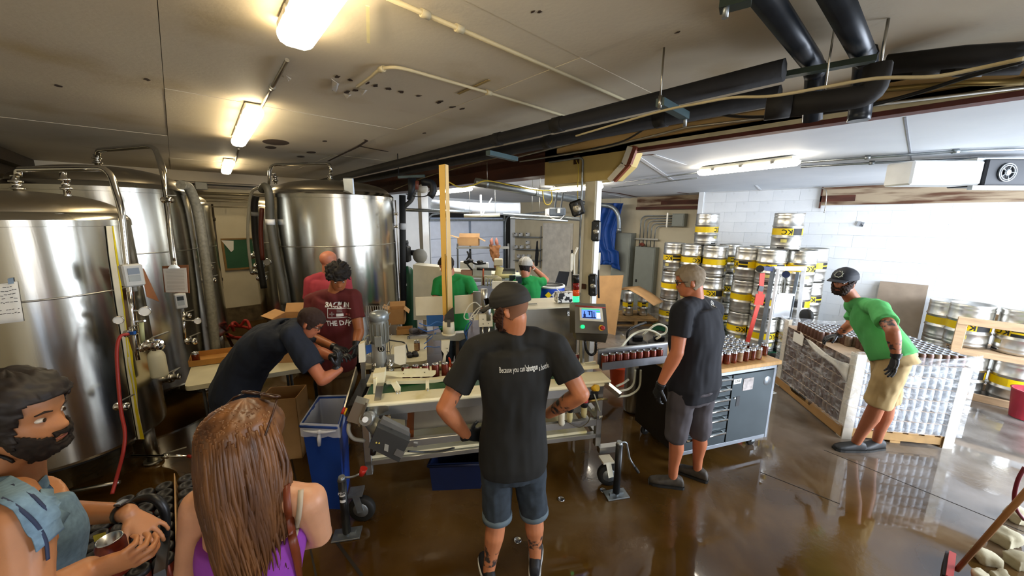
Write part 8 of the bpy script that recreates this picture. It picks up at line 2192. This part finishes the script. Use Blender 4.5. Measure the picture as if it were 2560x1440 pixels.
part('white_panel', whitep, lambda mb: mb.obox(J(1262, 712, 4.7), RGT, FWD, UP, .17, .02, .05), sl_)
for (x, y) in ((1167, 655), (1175, 652), (1200, 655)): part('clamp', black, lambda mb: mb.sphere(J(x, y, 5.4), .045, 8, 6, (1.3, 1, .7)), sl_)
for pts in ([(1168, 628), (1172, 640), (1166, 655), (1180, 675)], [(1176, 628), (1178, 650), (1190, 660), (1215, 658)]): part('black_strap', black, lambda mb: mb.tube(spline([J(x, y, 5.5) for x, y in pts], 4), .014, 6), sl_)
# green cylinder and compressor
gc = thing('gas_cylinder', 'dark green gas cylinder beside the black pipe', 'cylinder', J(1024, 800, 6.5), world=True)
b0, t0 = J(1024, 800, 6.5), J(1024, 668, 6.5); b0.z = 0
part('tank', M('cylinder_green', '0f4a2c', .35), lambda mb: mb.lathe([(.13, 0), (.14, .05), (.14, t0.z - b0.z - .12), (.09, t0.z - b0.z - .02), (.03, t0.z - b0.z + .02), (0, t0.z - b0.z + .02)], 22, b0), gc)
part('white_label', white, lambda mb: (mb.obox(J(1010, 745, 6.34), RGT, FWD, UP, .03, .01, .03)), gc)
part('white_label', white, lambda mb: (mb.obox(J(1014, 712, 6.34), RGT, FWD, UP, .02, .01, .02)), gc)
cm = thing('air_compressor', 'black air compressor pump above the green cylinder', 'compressor', J(1022, 670, 6.5), world=True)
part('pump', M('dark_cast', '1b1c1c', .5), lambda mb: mb.obox(J(1015, 635, 6.5), RGT, FWD, UP, .07, .1, .14, .02), cm)
part('pump_head', M('dark_cast', '1b1c1c', .5), lambda mb: mb.cyl(J(1014, 610, 6.5), J(1014, 622, 6.5), .05, n=12), cm)
part('motor', M('dark_cast', '1b1c1c', .5), lambda mb: mb.cyl(J(1028, 632, 6.6), J(1042, 632, 6.6), .05, n=12), cm)
part('filter', dgray, lambda mb: mb.cyl(J(1020, 605, 6.5), J(1008, 607, 6.5), .035, n=10), cm)
part('belt_guard', grayp, lambda mb: mb.lathe([(0, .02), (.12, .02), (.13, 0)], 18, J(1050, 640, 6.3), ax=-FWD), cm)
vp = conduit('insulated_pipe', [J(1006, 488, 6.0), J(1007, 640, 6.0), J(1009, 800, 6.0)], .055, M('black_foam', '181a1c', .7), 'thick black vertical pipe right of the middle tank', fit=[J(1007, 566, 6.0)], fitm=M('grey_band', 'b6b9bc', .5), fr=1.06, fl=.05)
part('branch_elbow', dgray, lambda mb: mb.tube(roundpath([J(1007, 520, 6.0), J(1030, 500, 6.0), J(1036, 480, 6.0)], .1), .035, 10), vp)
pu = thing('pump_valves', 'dark cluster of valves and pipes hanging under the beam left of the sleeve', 'valve', J(1035, 450, 5.2), world=True)
dk = M('valve_dark', '1c2026', .5, .2)
part('valve', dk, lambda mb: mb.tube([J(1030, 446, 5.2), J(1030, 474, 5.2), J(1022, 500, 5.2)], [.06, .05, .03], 10), pu)
part('valve', dk, lambda mb: mb.tube(roundpath([J(1055, 456, 5.2), J(1082, 456, 5.2), J(1084, 480, 5.2), J(1075, 492, 5.2)], .12), .05, 10), pu)
part('bracket', M('teal_channel', '30474a', .5), lambda mb: mb.bar(J(996, 443, 5.2), J(1062, 440, 5.2), .06, .03), pu)
part('hanger_rod', dk, lambda mb: mb.cyl(J(997, 443, 5.2), V(*J(997, 443, 5.2)[:2], CZ + .003), .006, n=6), pu)
part('copper_valve', M('rust_valve', '6a3526', .5), lambda mb: mb.cyl(J(1043, 452, 5.1), J(1042, 474, 5.1), .025, n=8), pu)
part('cable', black, lambda mb: mb.tube(spline([J(1015, 485, 5.3), J(1045, 492, 5.3), J(1070, 488, 5.3), J(1092, 470, 5.3)], 5), .008, 6), pu)
B = Blob(); B.sphere(J(1057, 472, 5.4), .075, 14, 9, (1.1, 1, .85)); o = B.build('wrapped_joint', paper); tag(o, 'pipe end wrapped in white plastic on top of the far white post', 'wrap')
# ducts, rails and opener under the rear ceiling
ductm = M('white_duct', 'cfd6e0', .5, .2)
conduit('air_duct', [J(1082, 514, 7.2), J(1200, 522, 7.0), J(1300, 522, 6.9)], .11, ductm, 'white round duct along the rear ceiling', 'duct', fit=[J(1120, 517, 7.1), J(1165, 520, 7.0), J(1240, 522, 7.0)], fr=1.04, fl=.015)
conduit('air_duct', [J(1188, 455, 4.9), J(1320, 478, 5.2), J(1448, 500, 5.6)], .055, galv, 'shiny grey duct pipe slanting down behind the ochre box', 'duct', fit=[J(1213, 459, 5.0), J(1340, 482, 5.25)], fr=1.1)
conduit('door_rail', [J(1000, 524, 6.8), J(1180, 530, 6.9)], .03, galv, 'upper steel door rail left of the sleeve', 'rail')
dr1 = conduit('door_rail', [J(1260, 535, 6.6), J(1452, 548, 5.4)], .028, galv, 'steel door rail under the rear ceiling', 'rail')
q = J(1330, 539.8, 6.1); rod(dr1, q, kz(q.x))
dr2 = conduit('door_rail', [J(1276, 545, 7.3), J(1420, 552, 7.0)], .02, galv, 'thin dark rail above the small white shelves', 'rail')
q = J(1348, 548.5, 7.15); rod(dr2, q, kz(q.x))
ft_ = conduit('fluorescent_tube', [J(1160, 540, 6.6), J(1250, 537, 6.6)], .03, M('ivory_tube', 'd9d6bb', .4), 'ivory tube lying on the rear door rail', 'tube')
for x in (1175, 1238): q = J(x, 539, 6.6); rod(ft_, q, kz(q.x))
yc = conduit('yellow_cord', spline([J(1122, 455, 4.7), J(1150, 468, 4.7), J(1185, 462, 4.7), J(1218, 452, 4.72), J(1290, 466, 4.85), J(1350, 476, 4.95), J(1400, 474, 5.0)], 5), .008, M('yellow_cable', 'b8a030', .5), 'yellow extension cord draped along the rear ceiling duct', 'cord')
for q in (J(1218, 452, 4.72), J(1350, 476, 4.95)): rod(yc, q, kz(q.x))
part('cord_loop', M('yellow_cable', 'b8a030', .5), lambda mb: mb.tube(spline([J(1356, 477, 4.96), J(1358, 492, 4.98), J(1362, 508, 4.98), J(1372, 512, 4.98), J(1380, 500, 4.98), J(1378, 477, 4.99)], 5), .007, 8), yc)
op = thing('garage_opener', 'grey garage door opener hanging left of the column', 'opener', J(1390, 530, 5.35), world=True)
part('motor_box', M('opener_grey', '5c646c', .5), lambda mb: mb.obox(J(1390, 530, 5.40), RGT, FWD, UP, .12, .17, .06, .02), op)
part('lens', white, lambda mb: mb.obox(J(1397, 527, 5.22), RGT, FWD, UP, .02, .01, .03), op)
part('side_cap', white, lambda mb: mb.obox(J(1368, 531, 5.32), RGT, FWD, UP, .02, .1, .05), op)
rod(op, J(1386, 526, 5.545), kz(J(1386, 526, 5.545).x))
for x in (1393, 1408): part('hanger', galv, lambda mb: mb.bar(J(x, 480, 5.12), J(x - 6, 524, 5.28), .02, .02), op)
part('wire', white, lambda mb: mb.tube(spline([J(1370, 535, 5.22), J(1378, 545, 5.2), J(1400, 548, 5.2), J(1412, 536, 5.25)], 4), .005, 6), op)
for (x0, y0, x1, y1) in ((1202, 487, 1203, 540), (1230, 495, 1207, 535)):
    t = thing('ceiling_hanger', 'white strut dropping from the rear ceiling to the rail, %s' % ('upright one' if x0 < 1210 else 'slanted one'), 'hanger', J(x0, y0, 6.5), world=True); part('strut', white, lambda mb: mb.bar(J(x0, y0, 6.5), J(x1, y1, 6.5), .03, .02), t)
# bins on the wall
ws = thing('wall_shelf', 'grey wall shelves with small white boxes right of the garage door', 'shelf', PX(1320, 640, EX - .1), world=True)
for y in (592, 623, 650): part('shelf_board', galv, lambda mb: mb.bar(PX(1288, y, EX - .1), PX(1352, y + 1, EX - .1), .02, .2, up=(1, 0, 0)), ws)
part('back_post', grayp, lambda mb: mb.bar(PX(1353, 565, EX - .03), PX(1350, 670, EX - .03), .03, .02), ws)
k = 0
for (x, y) in ((1290, 586), (1302, 586), (1319, 586), (1319, 606), (1291, 617), (1304, 617), (1320, 617), (1297, 640), (1309, 640), (1322, 640)):
    a = PX(x, y, EX - .14); t = thing('storage_bin', 'small white bin %s on the rear wall shelves' % ('on the top board, ' + ORD[k] + ' from the left' if k < 3 else 'alone above the middle board' if k == 3 else 'on the middle board, ' + ORD[k - 4] + ' from the left' if k < 7 else 'on the lowest board, ' + ORD[k - 7] + ' from the left'), 'bin', a, world=True, group='white bins on the rear wall shelves')
    part('bin_body', white, lambda mb: mb.obox(a, (0, 1, 0), (1, 0, 0), UP, .055, .05, .055, .008), t); part('bin_label', black, lambda mb: mb.obox(a + V(-.052, 0, .035), (0, 1, 0), (1, 0, 0), UP, .03, .003, .012), t); k += 1
B = Blob(); B.limb([PX(1343, 604, EX - .34), PX(1342, 632, EX - .34), PX(1341, 662, EX - .34)], [.03, .06, .05]); o = B.fuse('black_coat', M('black_cloth', '17171a', .85), None, .02, 1, (.02, 6, 2)); tag(o, 'long black coat hanging beside the rear wall shelves', 'coat')
mb = MB(); mb.lathe([(.04, 0), (.045, .12), (.02, .15), (.02, .18)], 12, PX(1293, 690, EX - .4)); tag(mb.build('detergent_bottle', M('blue_bottle', '2c3f9a', .4)), 'blue detergent bottle left of the white capped man', 'bottle')
# blue drum, folding chairs, black chair
dm = thing('chemical_drum', 'bright blue plastic drum with a yellow and a white diamond label', 'drum', J(1378, 800, 5.3), world=True)
db, dt = J(1376, 800, 5.3), J(1376, 712, 5.3); db.z = 0; hh_ = dt.z - db.z
part('barrel', blueb, lambda mb: mb.lathe([(.18, 0), (.20, .05), (.205, hh_ * .5), (.20, hh_ - .05), (.185, hh_ - .02)], 28, db), dm)
part('lid_ring', white, lambda mb: mb.lathe([(.19, hh_ - .03), (.205, hh_ - .025), (.205, hh_), (.18, hh_ + .004)], 28, db), dm)
part('lid', black, lambda mb: mb.lathe([(.185, hh_ + .002), (.17, hh_ - .01), (0, hh_ - .01)], 28, db), dm)
for (x, m_) in ((1371, yellow), (1387, white)):
    c = J(x, 738, 5.09); part('diamond_label', m_, lambda mb: mb.prism([c + RGT * .05, c + UP * .05, c - RGT * .05, c - UP * .05], -FWD * .002), dm)
mb = MB(); mb.prism([J(1398, 678, 5.6), J(1424, 680, 5.6), J(1416, 716, 5.6), J(1386, 714, 5.6)], FWD * .03); t = thing('chair', 'black padded chair back behind the blue drum', 'chair', J(1405, 716, 5.6), world=True); mb.build('backrest', M('chair_black', '1d1d20', .6), t)
part('seat', M('chair_black', '1d1d20', .6), lambda mb: mb.obox(J(1399, 735, 5.86), RGT, FWD, UP, .12, .15, .03, .02), t)
for (x, sd) in ((1432, 'behind the left side'), (1496, 'behind the right side')):
    t = thing('folding_chair', 'cream folding chair leaning %s of the column' % sd, 'chair', J(x, 780, 5.5), world=True)
    fx = -1 if x < 1460 else 1
    part('side_rail', M('chair_cream', 'c9c2ad', .4), lambda mb: mb.tube(roundpath([V(*J(x + 14 * -fx, 780, 5.4)[:2], .003), J(x + 2 * -fx, 640, 5.6), J(x + 12 * fx * -1, 618 if fx < 0 else 632, 5.6)], .05), .018, 8), t)
    part('backrest', M('chair_cream', 'c9c2ad', .4), lambda mb: mb.obox(J(x, 655, 5.6), RGT * .4 + FWD * .9, RGT, UP, .12, .012, .14, .02), t)
    part('leg', black, lambda mb: mb.bar(J(x - 2, 625, 5.62), J(x + 1, 745, 5.56), .025, .02), t)
# kettles with hoses beside the cart
for (x, y, lb) in ((1592, 862, 'left steel canister with a black top and tangled hose behind the cart'), (1646, 862, 'right steel canister with a black top and tangled hose behind the cart')):
    t = thing('steel_canister', lb, 'canister', J(x, 930, 3.95), world=True); top = J(x, y, 3.95); bt_ = Vector((top.x, top.y, .0))
    part('body', steel2, lambda mb: mb.lathe([(.10, .02), (.11, .06), (.11, top.z - .06), (.09, top.z - .02)], 24, bt_), t)
    part('rubber_top', rubber, lambda mb: (mb.lathe([(.111, top.z - .06), (.114, top.z - .05), (.114, top.z + .03), (.09, top.z + .05), (.02, top.z + .05)], 24, bt_)), t)
    part('valve', black, lambda mb: mb.obox(top + UP * .08, RGT, FWD, UP, .06, .03, .03, .01), t)
    part('label', paper, lambda mb: mb.obox(bt_ + UP * (top.z - .2) - FWD * .112, RGT, FWD, UP, .03, .003, .04), t)
conduit('milky_hose', spline([J(1538, 892, 3.3), J(1560, 860, 3.5), J(1585, 835, 3.7), J(1620, 825, 3.7), J(1650, 838, 3.7), J(1640, 848, 3.7)], 6), .012, milky, 'milky hose arching from the steel rail to the canisters', 'hose')
conduit('milky_hose', spline([J(1606, 838, 3.95), J(1640, 812, 3.95), J(1665, 818, 3.95), J(1662, 834, 3.95), J(1640, 838, 3.92)], 6), .012, milky, 'milky hose coiled over the canister tops', 'hose')
conduit('rubber_hose', spline([J(1572, 868, 3.85), J(1568, 835, 3.85), J(1580, 820, 3.88), J(1615, 806, 3.98)], 5), .014, black, 'black hose bending left of the canister tops', 'hose')
for k, pts in enumerate(([(1545, 978), (1570, 973), (1584, 958), (1588, 925)], [(1545, 992), (1575, 987), (1598, 968), (1602, 925)], [(1540, 966), (1558, 958), (1572, 948)])):
    conduit('milky_hose', spline([J(x, y, 3.2) for x, y in pts], 5), .010, milky, ('upper', 'lower', 'short')[k] + ' pale hose on the floor between machine and cart', 'hose')
bk_ = thing('orange_bucket', 'orange plastic bucket on the floor under the steel rail', 'bucket', F(1545, 960), world=True)
part('body', M('orange_red', 'b8431c', .4), lambda mb: mb.lathe([(.10, 0), (.13, .26), (.135, .27), (.12, .26), (.09, .02)], 20, F(1545, 960)), bk_)
# right foreground: broom, block pier rubble, red hose
brm = thing('push_broom', 'wooden broom handle leaning at the bottom right corner', 'broom', F(2390, 1425, .02), world=True)
part('handle', M('broom_wood', '9a6a3c', .5), lambda mb: mb.cyl(F(2392, 1425, .05), J(2600, 1190, 1.5), .013, n=10), brm)
part('head', M('broom_red', 'b0403a', .5), lambda mb: mb.bar(F(2380, 1388, .06), F(2372, 1450, .06), .03, .05), brm)
part('bristles', M('bristle_dark', '2a2320', .8), lambda mb: mb.bar(F(2370, 1390, .03), F(2362, 1450, .03), .03, .06), brm)
conduit('red_hose', spline([J(2562, 1168, 2.0), J(2545, 1200, 2.0), J(2536, 1240, 2.0), J(2540, 1272, 2.0), J(2560, 1300, 2.0)], 6), .010, M('dark_red_hose', '6e1a24', .45), 'dark red hose looping at the right edge', 'hose')
stone = M('broken_masonry', 'b9b094', .85, 0, 0, 6, .5, 14, col2='8f8568', thr=(.4, .65))
rb = random.Random(2)
for (x, y, s_) in ((2452, 1440, .05), (2470, 1395, .06), (2515, 1345, .08), (2550, 1290, .08), (2545, 1400, .07), (2500, 1440, .055)):
    q = F(x, y, s_ * .5); B = Blob(); B.obox(q, (RGT + FWD * rb.uniform(-.4, .4)).normalized(), (FWD - RGT * rb.uniform(-.4, .4)).normalized(), UP, s_, s_ * .7, s_ * .6)
    o = B.fuse('masonry_chunk', stone, None, .018, 3, (.02, 10, 10)); tag(o, ('leftmost low', 'second low', 'largest', 'highest', 'rightmost low', 'dark bottom')[[2452, 2470, 2515, 2550, 2545, 2500].index(x)] + ' broken chunk of pale masonry in the bottom right corner', 'rubble', 'masonry chunks at the bottom right')
